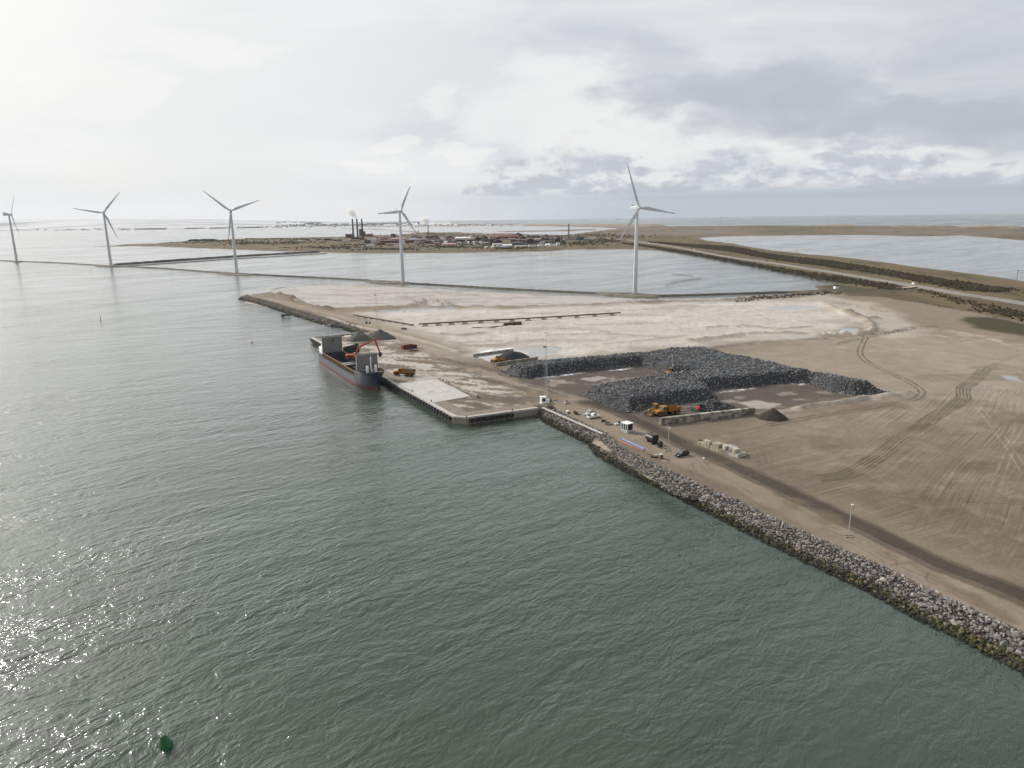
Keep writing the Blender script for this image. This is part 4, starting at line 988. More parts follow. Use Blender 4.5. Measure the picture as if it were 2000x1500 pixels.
# kerb along the top of the shore bank
ka, kb = G(1060,796.5), G(1177,847.5)
mb = MB(); L = math.hypot(kb[0]-ka[0], kb[1]-ka[1])
for i in range(14): mb.bbox(((i+.5)*L/14, 0, .15), (L/14-.03, .9, .34), .04)
o = mb.build('kerb_beam', CONC); o.location = (*ka, 2.62); o.rotation_euler = (0, 0, math.atan2(kb[1]-ka[1], kb[0]-ka[0])); tag(o, 'pale concrete kerb beam along the top of the shore bank', 'kerb')

# loose concrete blocks stacked by the haul road
ba, bb = Vector(G(1362,869)), Vector(G(1441,895)); bu = (bb-ba).normalized(); bv = Vector((-bu.y, bu.x))
if bv.x < 0: bv = -bv
brz = math.atan2(bu.y, bu.x)
bmat = [mat('cast_block_%d' % i, c, rough=.9, var=.2, scale=.8, bump=.15, dirt=lin(120,108,84,1.4), dirt_amt=.55) for i, c in enumerate((lin(190,180,158,1.4), lin(176,164,140,1.4), lin(150,150,144,1.4), lin(202,196,182,1.4)))]
bmesh_ = []
for m_ in bmat:
    mb = MB(); mb.bbox((0, 0, .58), (1.12, 1.22, 1.16), .05); mb.box((0, 0, 1.19), (.3, .06, .06)); bmesh_.append(mb.mesh('concrete_block', m_))
nb = 13; rb = random.Random(5); step = (bb-ba).length/nb; nblk = 0
for i in range(nb):
    for row in range(3):
        if row == 2 and i < 8: continue
        if row == 1 and i in (0, 1): continue
        for lev in range(2):
            if lev == 1 and (i in (0, 1, 4) or (row == 2 and i > 10) or (i == nb-1) or (row == 0 and i == 9) or (row == 1 and i in (3,)) or rb.random() < .05): continue
            pos_ = ba + bu*((i+.5)*step) + bv*(row*1.28+.6+rb.uniform(-.06, .06))
            o = bpy.data.objects.new('concrete_block', bmesh_[rb.choice((0, 0, 1, 3) if i < 8 else (2, 2, 3, 3))]); C.objects.link(o)
            o.location = (pos_.x, pos_.y, 2.62+lev*1.19); o.rotation_euler = (0, 0, brz+rb.uniform(-.05, .05))
            half = 'yellowish' if i < 8 else 'grey'
            if i == nb-1: lb, gp = ('grey concrete block on the ground at the near end of the block stack', 'end blocks of the roadside stack')
            elif lev: lb, gp = ('%s concrete block in the upper layer of the roadside block stack' % half, 'upper %s blocks of the roadside stack' % half)
            else: lb, gp = ('%s concrete block in the bottom layer of the roadside block stack' % half, 'bottom %s blocks of the roadside stack' % half)
            tag(o, lb, 'concrete block', gp); nblk += 1

# ------------------------------------------------------------------ cargo ship (bow towards the near right)
S0 = quay_pt(65.5, 6.5)
SRZ = math.atan2(qu.y, qu.x)
ship = thing('cargo_ship', 'blue coaster with red bottom and open hold moored at the quay', 'ship', (*S0, 0), SRZ)
HULL_BLUE = mat('hull_blue', lin(36,50,66,1.3), rough=.4, var=.25, scale=.35, dirt=lin(88,98,108,1.35), dirt_amt=.32)
HULL_RED = mat('boot_red', lin(104,54,48,1.4), rough=.7, var=.25, scale=.4, dirt=lin(92,66,58,1.3), dirt_amt=.5)
DECK = mat('deck_dark', lin(62,66,72,1.3), rough=.8, var=.3, scale=.8, dirt=lin(96,78,62,1.3), dirt_amt=.5)
HATCH = mat('hatch_grey_green', lin(124,130,124,1.3), rough=.7, var=.10, scale=.5, dirt=lin(84,80,70,1.3), dirt_amt=.45)
HOLD = mat('hold_blue_grey', lin(62,72,84,1.25), rough=.8, var=.2, scale=.4, dirt=lin(110,104,98,1.3), dirt_amt=.6)
COAM = mat('coaming_rust_yellow', lin(124,100,62,1.4), rough=.8, var=.35, scale=1.0, dirt=lin(74,56,42,1.4), dirt_amt=.7)
st_ = [(-4.5,4.4,4.9,5.4),(-2,5.2,5.5,5.4),(2,5.5,5.7,5.2),(6,5.7,5.75,4.6),(12,5.75,5.75,4.4),(30,5.75,5.75,4.3),(50,5.75,5.75,4.4),(58,5.7,5.75,4.6),(62.5,5.4,5.75,4.8),(63.0,5.35,5.75,7.2),(66,4.7,5.7,7.4),(69,3.6,5.4,7.6),(72,2.2,4.7,7.8),(74.5,.95,3.6,8.0),(76,.15,2.2,8.1),(76.6,.02,.8,8.15)]
def hull_sec(x, wl, dk, zd, t):
    fl = max(0, (x-62)/14.6)*1.9
    f = t
    w_ = wl + (dk-wl)*(f**1.4)
    z = -1.6 + (zd+1.6)*t if t >= 0 else -1.6
    return (x + fl*(z/8.0 if z > 0 else 0) + (0.9*(z/8.0) if x < -3 else 0)*-1, w_, z)
lower, upper = MB(), MB()
ZW = 1.25
def rows(zs):
    out = []
    for x, wl, dk, zd in st_:
        sec = []
        for z in zs:
            zz = zd if z == 'D' else (min(z, zd) if not isinstance(z, tuple) else ZW+(zd-ZW)*z[1])
            t = max(0, (zz)/(zd)) if zz > 0 else 0
            wl2 = wl*(1.0 if zz >= 0 else (1+zz*.12))
            w_ = wl2 + (dk-wl)*(t**1.3)
            fl = max(0, (x-62)/14.6)*2.1*(zz/8.0)
            bulb = 1.2*max(0, 1-abs(zz+.2)/.9) if x > 76.3 else 0
            sec.append((x+fl+bulb - (0.12*zz if x < -4 else 0), w_, zz))
        out.append(sec)
    return out
for mb, zs in ((lower, [-1.6, -.6, 0, .6, ZW]), (upper, [ZW, ('f', .3), ('f', .65), 'D'])):
    rw = rows(zs); n = len(zs)
    for sgn in (-1, 1):
        vs = [(p[0], p[1]*sgn, p[2]) for sec in rw for p in sec]
        mb.add(vs, [(j*n+i, j*n+i+1, (j+1)*n+i+1, (j+1)*n+i) for j in range(len(rw)-1) for i in range(n-1)])
    a = rw[0]; mb.add([(p[0], -p[1], p[2]) for p in a] + [(p[0], p[1], p[2]) for p in a], [(i, i+1, n+i+1, n+i) for i in range(n-1)])
    a = rw[-1]; mb.add([(p[0], -p[1], p[2]) for p in a] + [(p[0], p[1], p[2]) for p in a], [(i, i+1, n+i+1, n+i) for i in range(n-1)])
lower.build('hull_bottom', HULL_RED, ship, smooth=True)
hull = upper.build('hull_side', HULL_BLUE, ship, smooth=True)
dk_ = MB()                                                      # decks
def deck(x0, x1, z, w_=5.55): dk_.box(((x0+x1)/2, 0, z-.06), (x1-x0, w_*2, .12))
deck(-4.2, 6, 4.5, 5.0)
dk_.box((34.5, 5.3, 4.1), (57, .9, .12)); dk_.box((34.5, -5.3, 4.1), (57, .9, .12))
dk_.prism([(63.2,-5.6),(67,-5.55),(70.5,-5.0),(73.5,-4.1),(76,-2.9),(77.4,-1.2),(77.4,1.2),(76,2.9),(73.5,4.1),(70.5,5.0),(67,5.55),(63.2,5.6)], 6.2, 6.34)
dk_.box((63.1, 0, 5.3), (.2, 11.2, 2.2))
dk_.build('deck', DECK, ship)
ho = MB()                                                       # open hold
x0, x1, w_ = 8.0, 62.0, 4.75
ho.add([(x0,-w_,.4),(x1,-w_,.4),(x1,w_,.4),(x0,w_,.4),(x0,-w_,6.0),(x1,-w_,6.0),(x1,w_,6.0),(x0,w_,6.0)], [(0,1,2,3),(0,4,5,1),(1,5,6,2),(2,6,7,3),(3,7,4,0)])
ho.build('hold', HOLD, ship)
# aft raised hold wall, deck house
co = MB()
for s_ in (-1, 1):
    co.box((35, s_*4.85, 5.05), (54.4, .10, 2.0))
    for i in range(46): co.box((8.4+i*1.182, s_*5.08, 4.98), (.16, .42, 1.75))
    co.box((35, s_*5.1, 6.08), (54.6, .62, .16)); co.box((35, s_*5.28, 5.0), (54.6, .10, .12))
for x in (7.9, 62.1): co.box((x, 0, 5.05), (.2, 9.9, 2.1))
co.build('coaming', COAM, ship)
def hatch(x, zb, zt, nm, wd):
    mb = MB()
    mb.bbox((x, 0, (zb+zt)/2), (.9, wd, zt-zb), .12)
    mb.bbox((x-1.1, 0, (zb+zt)/2-.25), (.8, wd-.5, zt-zb-.6), .12)
    mb.box((x+.5, 0, zt-1.0), (.12, wd-.3, .25))
    for s_ in (-1, 1):
        mb.box((x-.4, s_*(wd/2-.25), (zb+zt)/2), (2.0, .22, zt-zb-1.2))
        mb.box((x+.1, s_*(wd/2-.9), zb-.55), (.5, .4, 1.2))
    return mb.build('hatch_cover', HATCH, ship)
h1 = hatch(64.0, 6.9, 14.2, 'fore', 9.7); h1['label'] = 'raised forward hatch cover panel'
h2 = hatch(7.0, 5.6, 14.0, 'aft', 10.3); h2['label'] = 'raised aft hatch cover panel with a stain below its top'
mb = MB(); mb.box((7.52, .6, 12.2), (.04, .7, 1.5)); mb.build('stain_plate', mat('rust_black', (.05, .045, .035), rough=.8), h2)
pt_ = MB()                                                      # tween-deck pontoon across the hold
pt_.bbox((36.5, 0, 4.6), (6.5, 9.3, .9), .1); pt_.build('pontoon', DARKM, ship)
pt2 = MB(); pt2.box((34.6, -1.6, 5.08), (.6, 5.4, .06)); pt2.box((38.8, -1.6, 5.08), (.5, 5.4, .06)); pt2.build('pontoon_edge', WHITE, ship)
gp = MB(); gp.box((46.5, 0, 1.4), (13, 9.3, 2.0)); gp.build('cargo_plate', HOLD, ship)
cg = MB(); r_ = random.Random(9); gx_, gy_ = 22, 6
vs = [(9+i*30/gx_, -4.6+j*9.2/gy_, .6+1.6*math.sin(math.pi*j/gy_)*(1.0+.5*math.sin(i*1.1))*min(1, (gx_-i)/4)+r_.uniform(0, .4)) for i in range(gx_+1) for j in range(gy_+1)]
cg.add(vs, [(i*(gy_+1)+j, i*(gy_+1)+j+1, (i+1)*(gy_+1)+j+1, (i+1)*(gy_+1)+j) for i in range(gx_) for j in range(gy_)])
cg.build('stone_cargo', QUARRY_D, ship)
lk = MB()
for x, y, d in ((66.3, -4.2, (1.6, 1.0, 1.1)), (66.3, 4.2, (1.6, 1.0, 1.1)), (68.6, 3.0, (.9, .9, 1.4)), (68.4, -3.2, (.8, .8, 1.2))): lk.bbox((x, y, 6.34+d[2]/2), d, .08)
lk.build('deck_locker', DECK, ship)
vt = MB()
for x, y in ((67.6, 1.2), (67.6, -1.6), (3.8, 3.6), (3.8, -3.6)): vt.cyl((x, y, 6.3 if x > 20 else 4.6), (x, y, 7.6 if x > 20 else 6.4), .18, .18, 8); vt.cyl((x, y, 7.5 if x > 20 else 6.3), (x+.5, y, 7.6 if x > 20 else 6.4), .24, .24, 8)
vt.build('vent_pipe', WHITE, ship)
# foredeck: mast, ventilator screens, winch, rails
ms = MB(); ms.cyl((70.0, -.2, 6.3), (70.0, -.2, 13.9), .26, .18, 8); ms.box((70.0, -.2, 13.0), (.15, 1.6, .12)); ms.cyl((70, -.2, 13.9), (70, -.2, 15.0), .05, .04, 5); ms.build('foremast', WHITE, ship)
for s_ in (-1, 1):
    v_ = MB(); v_.bbox((70.6, s_*1.9-.2, 8.4), (.45, 1.1, 3.4), .08)
    for k in range(6): v_.box((70.84, s_*1.9-.2, 7.1+k*.5), (.06, .9, .07))
    v_.build('ventilator', WHITE, ship)
wn = MB()
for s_ in (-1, 1): wn.cyl((72.5, s_*1.0, 7.0), (72.5, s_*2.6, 7.0), .5, .5, 10); wn.box((72.5, s_*1.8, 6.6), (1.2, 1.9, .5))
wn.build('anchor_winch', DARKM, ship)
wt = MB(); wt.cyl((74.2, .6, 7.7), (74.6, 4.0, 7.7), .14, .14, 6); wt.build('derrick_post', mat('cream_paint', (.55, .46, .33), rough=.6), ship)
bl = MB()
for x, y in ((74.5, 2.5), (74.5, -2.5), (68, 4.9), (68, -4.9)): bl.cyl((x, y, 6.3), (x, y, 7.1), .25, .25, 8)
bl.build('mooring_bitts', mat('bitt_yellow', lin(206,170,60,1.3), rough=.6), ship)
def rail(mb, pts, h=1.0, step=1.6):
    for a, b in zip(pts, pts[1:]):
        a, b = Vector(a), Vector(b); n = max(1, int((b-a).length/step))
        for i in range(n+1): p_ = a.lerp(b, i/n); mb.cyl(p_, p_+Vector((0, 0, h)), .035, .035, 4)
        for f in (.5, 1.0): mb.cyl(a+Vector((0, 0, h*f)), b+Vector((0, 0, h*f)), .03, .03, 4)
rl = MB(); rail(rl, [(6, -5.4, 4.6), (-4.2, -4.9, 5.4), (-4.6, 0, 5.4), (-4.2, 4.9, 5.4)]); rl.build('stern_rail', WHITE, ship)
# low wheelhouse astern of the raised cover
dh = MB(); dh.bbox((.4, 0, 6.2), (6.4, 9.0, 3.4), .15); dh.bbox((.2, 0, 9.0), (4.6, 7.0, 2.3), .15); house = dh.build('deckhouse', WHITE, ship)
wi = MB()
for k in range(5): wi.box((2.53, -2.8+k*1.4, 9.3), (.05, 1.0, .8))
for s_ in (-1, 1):
    for k in range(3): wi.box((-1.3+k*1.5, s_*3.52, 9.3), (1.0, .05, .8))
    for k in range(3): wi.cyl((-1.6+k*2, s_*4.52, 6.5), (-1.6+k*2, s_*4.56, 6.5), .28, .28, 8)
wi.build('window', GLASS, house)
for y in (-1.5, 1.7):
    am = MB(); am.cyl((-2.0, y, 10), (-2.0, y, 19.5), .12, .07, 6); am.box((-2.0, y, 19.0), (.3, 1.3, .18)); am.build('signal_mast', WHITE, ship)
cb = MB(); cb.box((-2.0, .1, 18.6), (.1, 3.2, .1)); cb.build('mast_crossbar', WHITE, ship)
fn = MB(); fn.cyl((-1.0, 1.2, 10), (-1.0, 1.2, 12.2), .7, .6, 10); fn.build('funnel', BLACK, ship)
fl_ = MB(); fl_.cyl((67.4,-3.0,14.2),(67.4,-3.0,15.4),.04,.04,4); fl_.box((67.4,-3.35,15.0),(.03,.7,.5)); fl_.build('pennant', mat('red_cloth', (.5,.06,.07), rough=.8), ship)
# name on the bow and large pale letters amidships (worn illegible on the hull)
def word(txt, size, name, parent, loc, rot, m):
    cu = bpy.data.curves.new(name, 'FONT'); cu.body = txt; cu.size = size; cu.extrude = .012; cu.align_x = 'CENTER'
    tmp = bpy.data.objects.new(name, cu); C.objects.link(tmp)
    dg = bpy.context.evaluated_depsgraph_get(); me = bpy.data.meshes.new_from_object(tmp.evaluated_get(dg))
    bpy.data.objects.remove(tmp); me.materials.clear(); me.materials.append(m)
    o = bpy.data.objects.new(name, me); C.objects.link(o); o.parent = parent; o.location = loc; o.rotation_euler = rot; return o
LETTER = mat('letter_white', (.62, .64, .64), rough=.6, var=.2)
lt = MB()
r_ = random.Random(4)
for k in range(9):
    for j in range(2):
        if r_.random() < .8: lt.box((36.2+k*1.75+j*.7, -5.80, 2.9+r_.uniform(-.1, .1)), (.34, .05, r_.uniform(1.0, 1.5)))
lt.build('worn_hull_lettering', mat('faded_white', lin(140,152,162,1.3), rough=.7, var=.3, scale=1.4), ship)
for o_, x_, wd in ((h1, 64.46, 9.7), (h2, 7.46, 10.3)):
    st = MB()
    for k in range(4): st.box((x_+.03, -wd/2+(k+1)*wd/5, 10.4), (.06, .10, 6.4))
    st.box((x_+.03, 0, 8.4), (.07, wd-.6, .12)); st.box((x_+.03, 0, 11.6), (.07, wd-.6, .12))
    st.build('stiffener', mat('hatch_grey_green', (0,0,0)), o_)
mb = MB()
for y in (-2.2, 2.2): mb.lathe([(.02, -.06), (.55, -.06), (.55, .06), (.02, .06)], (78.2, y, 4.8), 'X', 8)
mb.build('anchor', DARKM, ship)
# excavator working from the pontoon
def excavator(loc, rz):
    e = thing('excavator', 'orange material handling excavator standing inside the ship, arm over the quay', 'excavator', loc, rz)
    tr = MB()
    for s_ in (-1, 1): tr.bbox((0, s_*1.35, .5), (4.6, .7, 1.0), .25)
    tr.box((0, 0, .7), (2, 2.2, .5)); tr.build('track', DARKM, e)
    bd = MB(); bd.bbox((-1.4, 0, 2.0), (4.0, 3.0, 1.7), .25); bd.bbox((-3.2, 0, 2.0), (1.2, 3.1, 1.9), .35); bd.box((.9, -.6, 1.7), (1.2, 1.4, 1.2)); b_ = bd.build('body', ORANGE, e)
    gr = MB(); gr.box((-2.0, -1.53, 1.9), (.9, .05, .9)); gr.box((-.8, -1.53, 1.9), (.9, .05, .9)); gr.build('grille', DARKM, b_)
    cbn = MB(); cbn.bbox((1.0, .95, 2.4), (1.7, 1.1, 2.0), .12); cb_ = cbn.build('cab', WHITE, e)
    gl = MB(); gl.box((1.87, .95, 2.6), (.04, .9, 1.2)); gl.box((1.0, .38, 2.6), (1.3, .04, 1.1)); gl.box((1.0, 1.52, 2.6), (1.3, .04, 1.1)); gl.build('window', GLASS, cb_)
    bm = MB()
    def beam(mb, a, b, wa, wb, th):
        a, b = Vector(a), Vector(b); d = (b-a).normalized(); n_ = Vector((-d.z, 0, d.x))
        p = [a+n_*wa/2, b+n_*wb/2, b-n_*wb/2, a-n_*wa/2]
        mb.prism([(q.x, q.z) for q in p], -th/2, th/2, 'XZ')
    beam(bm, (.9, 0, 2.2), (2.4, 0, 6.4), 1.0, .95, .7); beam(bm, (2.2, 0, 6.1), (10.9, 0, 9.6), 1.0, .6, .65); bo = bm.build('boom', ORANGE, e)
    cy = MB(); cy.cyl((1.9, .5, 2.0), (3.8, .5, 6.6), .14, .14, 6); cy.cyl((4.6, 0, 7.8), (9.6, 0, 10.2), .16, .10, 6); cy.build('cylinder', DARKM, bo)
    stk = MB(); beam(stk, (10.6, 0, 10.4), (12.9, 0, 3.2), 1.0, .6, .55); stk.build('stick', ORANGE, e)
    bc = MB(); bc.prism([(12.4, 3.4), (13.5, 3.2), (13.9, 1.9), (12.9, 1.0), (12.0, 1.6)], -.9, .9, 'XZ'); bc.build('bucket', DARKM, e)
    return e
ex = G(691, 702, 5.2)
excavator((ex[0], ex[1], 5.0), R(7))
# dark hopper on the quay behind the ship
hp_ = G(690, 690, QZ); h_ = thing('hopper', 'dark open topped loading hopper on the quay behind the excavator', 'hopper', (*hp_, QZ+.05), R(55))
mb = MB(); mb.box((0, 0, 1.9), (8.5, .25, 3.8)); mb.box((0, 2.8, 1.9), (8.5, .25, 3.8)); mb.box((-4.2, 1.4, 1.9), (.25, 2.6, 3.8)); mb.box((4.2, 1.4, 2.3), (.25, 2.6, 4.6)); mb.box((0, 1.4, .6), (8.2, 2.6, .2)); mb.build('shell', mat('dark_green_steel', lin(44,50,48,1.3), rough=.7, var=.2), h_)
mb = MB()
for k in range(5): mb.box((-3.6+k*1.8, -.2, 1.9), (.16, .16, 3.6))
mb.build('rib', mat('dark_green_steel', (0, 0, 0)), h_)

# ------------------------------------------------------------------ plant on wheels
def wheel(parent, x, y, r, wd, rimcol=None):
    t = MB(); t.lathe([(r*.52, -wd/2), (r*.9, -wd/2), (r, -wd*.32), (r, wd*.32), (r*.9, wd/2), (r*.52, wd/2)], (0, 0, 0), 'Y', 14, cap=False)
    o = t.build('wheel', RUBBER, parent, smooth=True); o.location = (x, y, r)
    rm = MB(); rm.lathe([(r*.54, -wd*.36), (r*.30, -wd*.25), (r*.30, wd*.25), (r*.54, wd*.36)], (0, 0, 0), 'Y', 12); rm.build('rim', rimcol or YELLOW, o, smooth=False)
    return o
def dump_truck(loc, rz, label, load=True):
    e = thing('dump_truck', label, 'dump truck', loc, rz)
    ch = MB(); ch.box((-1.6, 0, 1.15), (6.6, 1.0, .5)); ch.box((2.8, 0, 1.1), (3.4, 1.1, .6)); ch.build('chassis', DARKM, e)
    hd = MB(); hd.prism([(2.0, 1.2), (2.0, 2.35), (3.6, 2.2), (5.1, 1.9), (5.3, 1.1), (4.6, .9)], -1.15, 1.15, 'XZ'); hd.box((3.3, 1.35, 1.95), (2.2, .55, .14)); hd.box((3.3, -1.35, 1.95), (2.2, .55, .14)); h_ = hd.build('bonnet', YELLOW, e)
    gl = MB(); gl.box((5.24, 0, 1.5), (.06, 1.6, .6)); gl.build('grille', DARKM, h_)
    cb = MB(); cb.prism([(.7, 1.4), (.7, 3.35), (2.1, 3.35), (2.5, 2.4), (2.5, 1.4)], -1.1, 1.1, 'XZ'); c_ = cb.build('cab', YELLOW, e)
    wn = MB(); wn.prism([(.95, 2.4), (.95, 3.15), (2.0, 3.15), (2.33, 2.4)], -1.13, 1.13, 'XZ'); wn.box((2.38, 0, 2.75), (.16, 1.9, .75), ry=-.36); wn.box((.69, 0, 2.8), (.05, 1.7, .7)); wn.build('window', GLASS, c_)
    rf = MB(); rf.bbox((1.35, 0, 3.42), (1.7, 2.3, .14), .05); rf.build('roof', YELLOW, c_)
    be = MB(); out = [(-5.2, 2.6), (-4.3, 1.65), (.2, 1.55), (.5, 2.9), (-4.9, 3.0)]
    for y0, y1 in ((-1.55, -1.4), (1.4, 1.55)): be.prism(out, y0, y1, 'XZ')
    be.box((.33, 0, 2.3), (.16, 2.9, 1.5), ry=.2); be.box((-2.0, 0, 1.62), (4.7, 2.9, .16)); be.box((-4.75, 0, 2.1), (.16, 2.9, 1.2), ry=.75); be.build('dump_bed', YELLOW, e)
    if load:
        ld = MB(); ld.prism([(-4.7, 2.55), (.2, 2.5), (.1, 3.0), (-1.5, 3.2), (-3.4, 3.15), (-4.8, 2.95)], -1.38, 1.38, 'XZ'); ld.build('load', QUARRY_D, e)
    mg = MB(); mg.box((-4.9, 0, 1.0), (.06, 2.6, .6)); mg.cyl((.4, .9, 2), (.4, .9, 3.7), .08, .08, 6); mg.build('exhaust', DARKM, e)
    for x in (3.7, -1.5, -3.3):
        for y in (-1.2, 1.2): wheel(e, x, y, .9, .7)
    return e
def wheel_loader(loc, rz, label, up=0.0):
    e = thing('wheel_loader', label, 'wheel loader', loc, rz)
    rb_ = MB(); rb_.prism([(-4.0, 1.0), (-4.1, 2.1), (-2.0, 2.4), (-.4, 2.4), (-.4, 1.0)], -1.15, 1.15, 'XZ'); rb_.bbox((-4.0, 0, 1.3), (.7, 2.7, 1.0), .12); b_ = rb_.build('engine_cover', YELLOW, e)
    gr = MB(); gr.box((-4.4, 0, 1.6), (.06, 1.6, .9)); gr.box((-2.2, 1.17, 1.75), (1.6, .04, .6)); gr.box((-2.2, -1.17, 1.75), (1.6, .04, .6)); gr.build('grille', DARKM, b_)
    ff = MB(); ff.box((1.4, 0, 1.25), (2.2, 1.3, .9)); ff.box((1.6, 0, 1.9), (.9, 1.0, .8)); ff.build('front_frame', YELLOW, e)
    cb = MB(); cb.prism([(-1.1, 2.0), (-1.0, 3.5), (.45, 3.5), (.75, 2.0)], -.85, .85, 'XZ'); c_ = cb.build('cab', YELLOW, e)
    wn = MB(); wn.prism([(-.85, 2.45), (-.8, 3.3), (.35, 3.3), (.55, 2.45)], -.88, .88, 'XZ'); wn.box((.66, 0, 2.85), (.05, 1.45, .85), ry=-.2); wn.box((-1.06, 0, 2.9), (.05, 1.4, .75)); wn.build('window', GLASS, c_)
    rf = MB(); rf.bbox((-.3, 0, 3.55), (1.75, 1.85, .16), .06); rf.build('roof', YELLOW, c_)
    fd = MB()
    for y in (-1.15, 1.15):
        for x in (1.7, -1.9): fd.prism([(x-.95, 1.55), (x-.6, 1.85), (x+.6, 1.85), (x+.95, 1.55), (x+.9, 1.5), (x-.9, 1.5)], y-.35, y+.35, 'XZ')
    fd.build('mudguard', YELLOW, e)
    bo = MB(); zt = .7+up
    for y in (-.6, .6): bo.prism([(1.3, 2.2), (2.6, 2.0+up*.6), (3.6, zt+.5), (3.7, zt+.1), (3.3, zt+.2), (2.4, 1.5+up*.6), (1.3, 1.8)], y-.12, y+.12, 'XZ')
    bo.build('lift_arm', YELLOW, e)
    bk_ = MB()
    sh = [(3.5, zt+.7), (3.4, zt+.1), (3.7, zt-.4), (4.9, zt-.55), (4.9, zt-.45), (3.85, zt-.28), (3.6, zt+.15), (3.65, zt+.7)]
    bk_.prism(sh, -1.5, 1.5, 'XZ')
    for y in (-1.5, 1.5): bk_.prism([(3.45, zt+.7), (3.4, zt), (3.7, zt-.4), (4.9, zt-.5)], y-.05, y+.05, 'XZ')
    bk_.build('bucket', mat('worn_bucket', lin(110,84,56,1.3), rough=.6, var=.3), e)
    ex_ = MB(); ex_.cyl((-1.8, .5, 2.3), (-1.8, .5, 3.2), .09, .09, 6); ex_.build('exhaust', DARKM, e)
    for x in (1.7, -1.9):
        for y in (-1.15, 1.15): wheel(e, x, y, .85, .65)
    return e
def heading(px0, py0, px1, py1, z=2.75):
    a, b = G(px0, py0, z), G(px1, py1, z); return math.atan2(b[1]-a[1], b[0]-a[0])
def ctr(px, py, z=2.7): x, y = G(px, py, z); return (x, y, max(ground_z(x, y), 2.6)-.02)
dump_truck(ctr(790, 733.5), heading(806, 735, 774, 733), 'yellow articulated dump truck standing in a puddle on the quay')
dump_truck(ctr(1303, 809.5), heading(1322, 806.5, 1287, 811), 'empty yellow articulated dump truck parked behind the block wall', load=False)
wheel_loader(ctr(1279, 807), heading(1289, 804, 1268, 812), 'yellow wheel loader next to the parked dump truck, bucket down')
wheel_loader(ctr(1311, 733.5), heading(1298, 737, 1328, 730), 'yellow wheel loader digging into the face of the stockpile', .8)
wheel_loader(ctr(974, 708.5), heading(964, 710, 985, 706), 'yellow wheel loader facing the black slag heap in the bunker', .3)
tl = thing('tractor', 'small green tractor with orange front loader partly behind the block wall', 'tractor', ctr(1369, 801), heading(1360, 803, 1378, 800))
mb = MB(); mb.bbox((1.0, 0, 1.25), (2.0, .8, .8), .1); mb.bbox((-.6, 0, 1.0), (1.6, 1.2, .7), .1); mb.build('body', mat('tractor_green', lin(54,74,58,1.3), rough=.5), tl)
mb = MB(); mb.bbox((-.6, 0, 2.0), (1.3, 1.2, 1.3), .1); cb_ = mb.build('cab', mat('tractor_green', (0,0,0)), tl)
mb = MB(); mb.box((-.6, .61, 2.1), (1.0, .04, .8)); mb.box((-.6, -.61, 2.1), (1.0, .04, .8)); mb.box((.06, 0, 2.1), (.04, 1.0, .8)); mb.build('window', GLASS, cb_)
IMP = mat('implement_red', lin(196,70,44,1.3), rough=.5)
mb = MB(); mb.bbox((-1.6, 0, 1.2), (.9, 2.0, 1.0), .1); mb.build('rear_implement', IMP, tl)
mb = MB(); mb.bbox((2.6, 0, .6), (.7, 2.0, .8), .1); mb.build('front_bucket', IMP, tl)
for x, r_w in ((1.5, .5), (-.7, .8)):
    for y in (-.8, .8): wheel(tl, x, y, r_w, .4, ORANGE)

# cars
def car(loc, rz, label, paint, kind):
    e = thing('parked_car', label, 'car' if kind == 'estate' else 'pickup', loc, rz)
    L, W_ = (4.7, 1.85) if kind == 'estate' else (5.1, 1.85)
    h = L/2
    b = MB()
    low = [(-h, .35), (-h-.02, .95), (-h+.1, 1.05), (h-1.5, 1.02), (h-.35, .9), (h, .72), (h, .35)] if kind == 'estate' else [(-h, .45), (-h, 1.08), (-.1, 1.08), (h-1.45, 1.06), (h-.3, .95), (h, .75), (h, .42)]
    secs = []
    for y, k in ((-W_/2, .94), (-W_/2+.1, 1.0), (W_/2-.1, 1.0), (W_/2, .94)): secs.append([(x*(.99 if k < 1 else 1), y, z if k == 1.0 else .38+(z-.38)*k) for x, z in low])
    b.loft(secs); bo = b.build('body', paint, e, smooth=True)
    c = MB()
    cab = [(-h+.15, 1.0), (-h+.35, 1.62), (-h+.7, 1.72), (.25, 1.72), (1.05, 1.02)] if kind == 'estate' else [(-.75, 1.04), (-.65, 1.72), (-.3, 1.78), (.45, 1.74), (1.25, 1.04)]
    c.loft([[(x, y*(1 if z < 1.2 else .84), z) for x, z in cab] for y in (-W_/2+.08, W_/2-.08)]); c.build('cabin', paint, e, smooth=False)
    g = MB(); mid = (cab[0][0]+cab[-1][0])/2
    for s_ in (-1, 1):
        def yy(z): return s_*((W_/2-.08)*(1-(z-1.04)/.7*.16)+.015)
        pts_ = [(cab[0][0]+.22, 1.12), (cab[1][0]+.12, 1.55), (cab[3][0]-.08, 1.6), (cab[4][0]-.2, 1.12)]
        g.add([(x, yy(z), z) for x, z in pts_], [(0,1,2,3)])
    x0_, z0_, x1_, z1_ = cab[4][0], cab[4][1], cab[3][0], cab[3][1]
    g.add([(x0_-.08, -.72, z0_+.1), (x0_-.08, .72, z0_+.1), (x1_+.1, .6, z1_-.07), (x1_+.1, -.6, z1_-.07)], [(0,1,2,3)])
    g.M = Matrix.Translation((.03, 0, .02)); g.build('window', GLASS, e)
    lt_ = MB()
    for s_ in (-1, 1): lt_.box((h-.06, s_*.65, .74), (.14, .34, .16))
    lt_.build('headlight', mat('lamp_glass', (.7, .7, .68), rough=.15, var=.02), e)
    if kind == 'pickup':
        bd = MB(); bd.box((-1.72, 0, 1.09), (1.5, 1.5, .03)); bd.build('load_bed', DARKM if 'silver' in label else WHITE, e)
    for x in (h-.85, -h+.95):
        for s_ in (-1, 1): wheel(e, x, s_*(W_/2-.12), .35, .24, GALV)
    return e
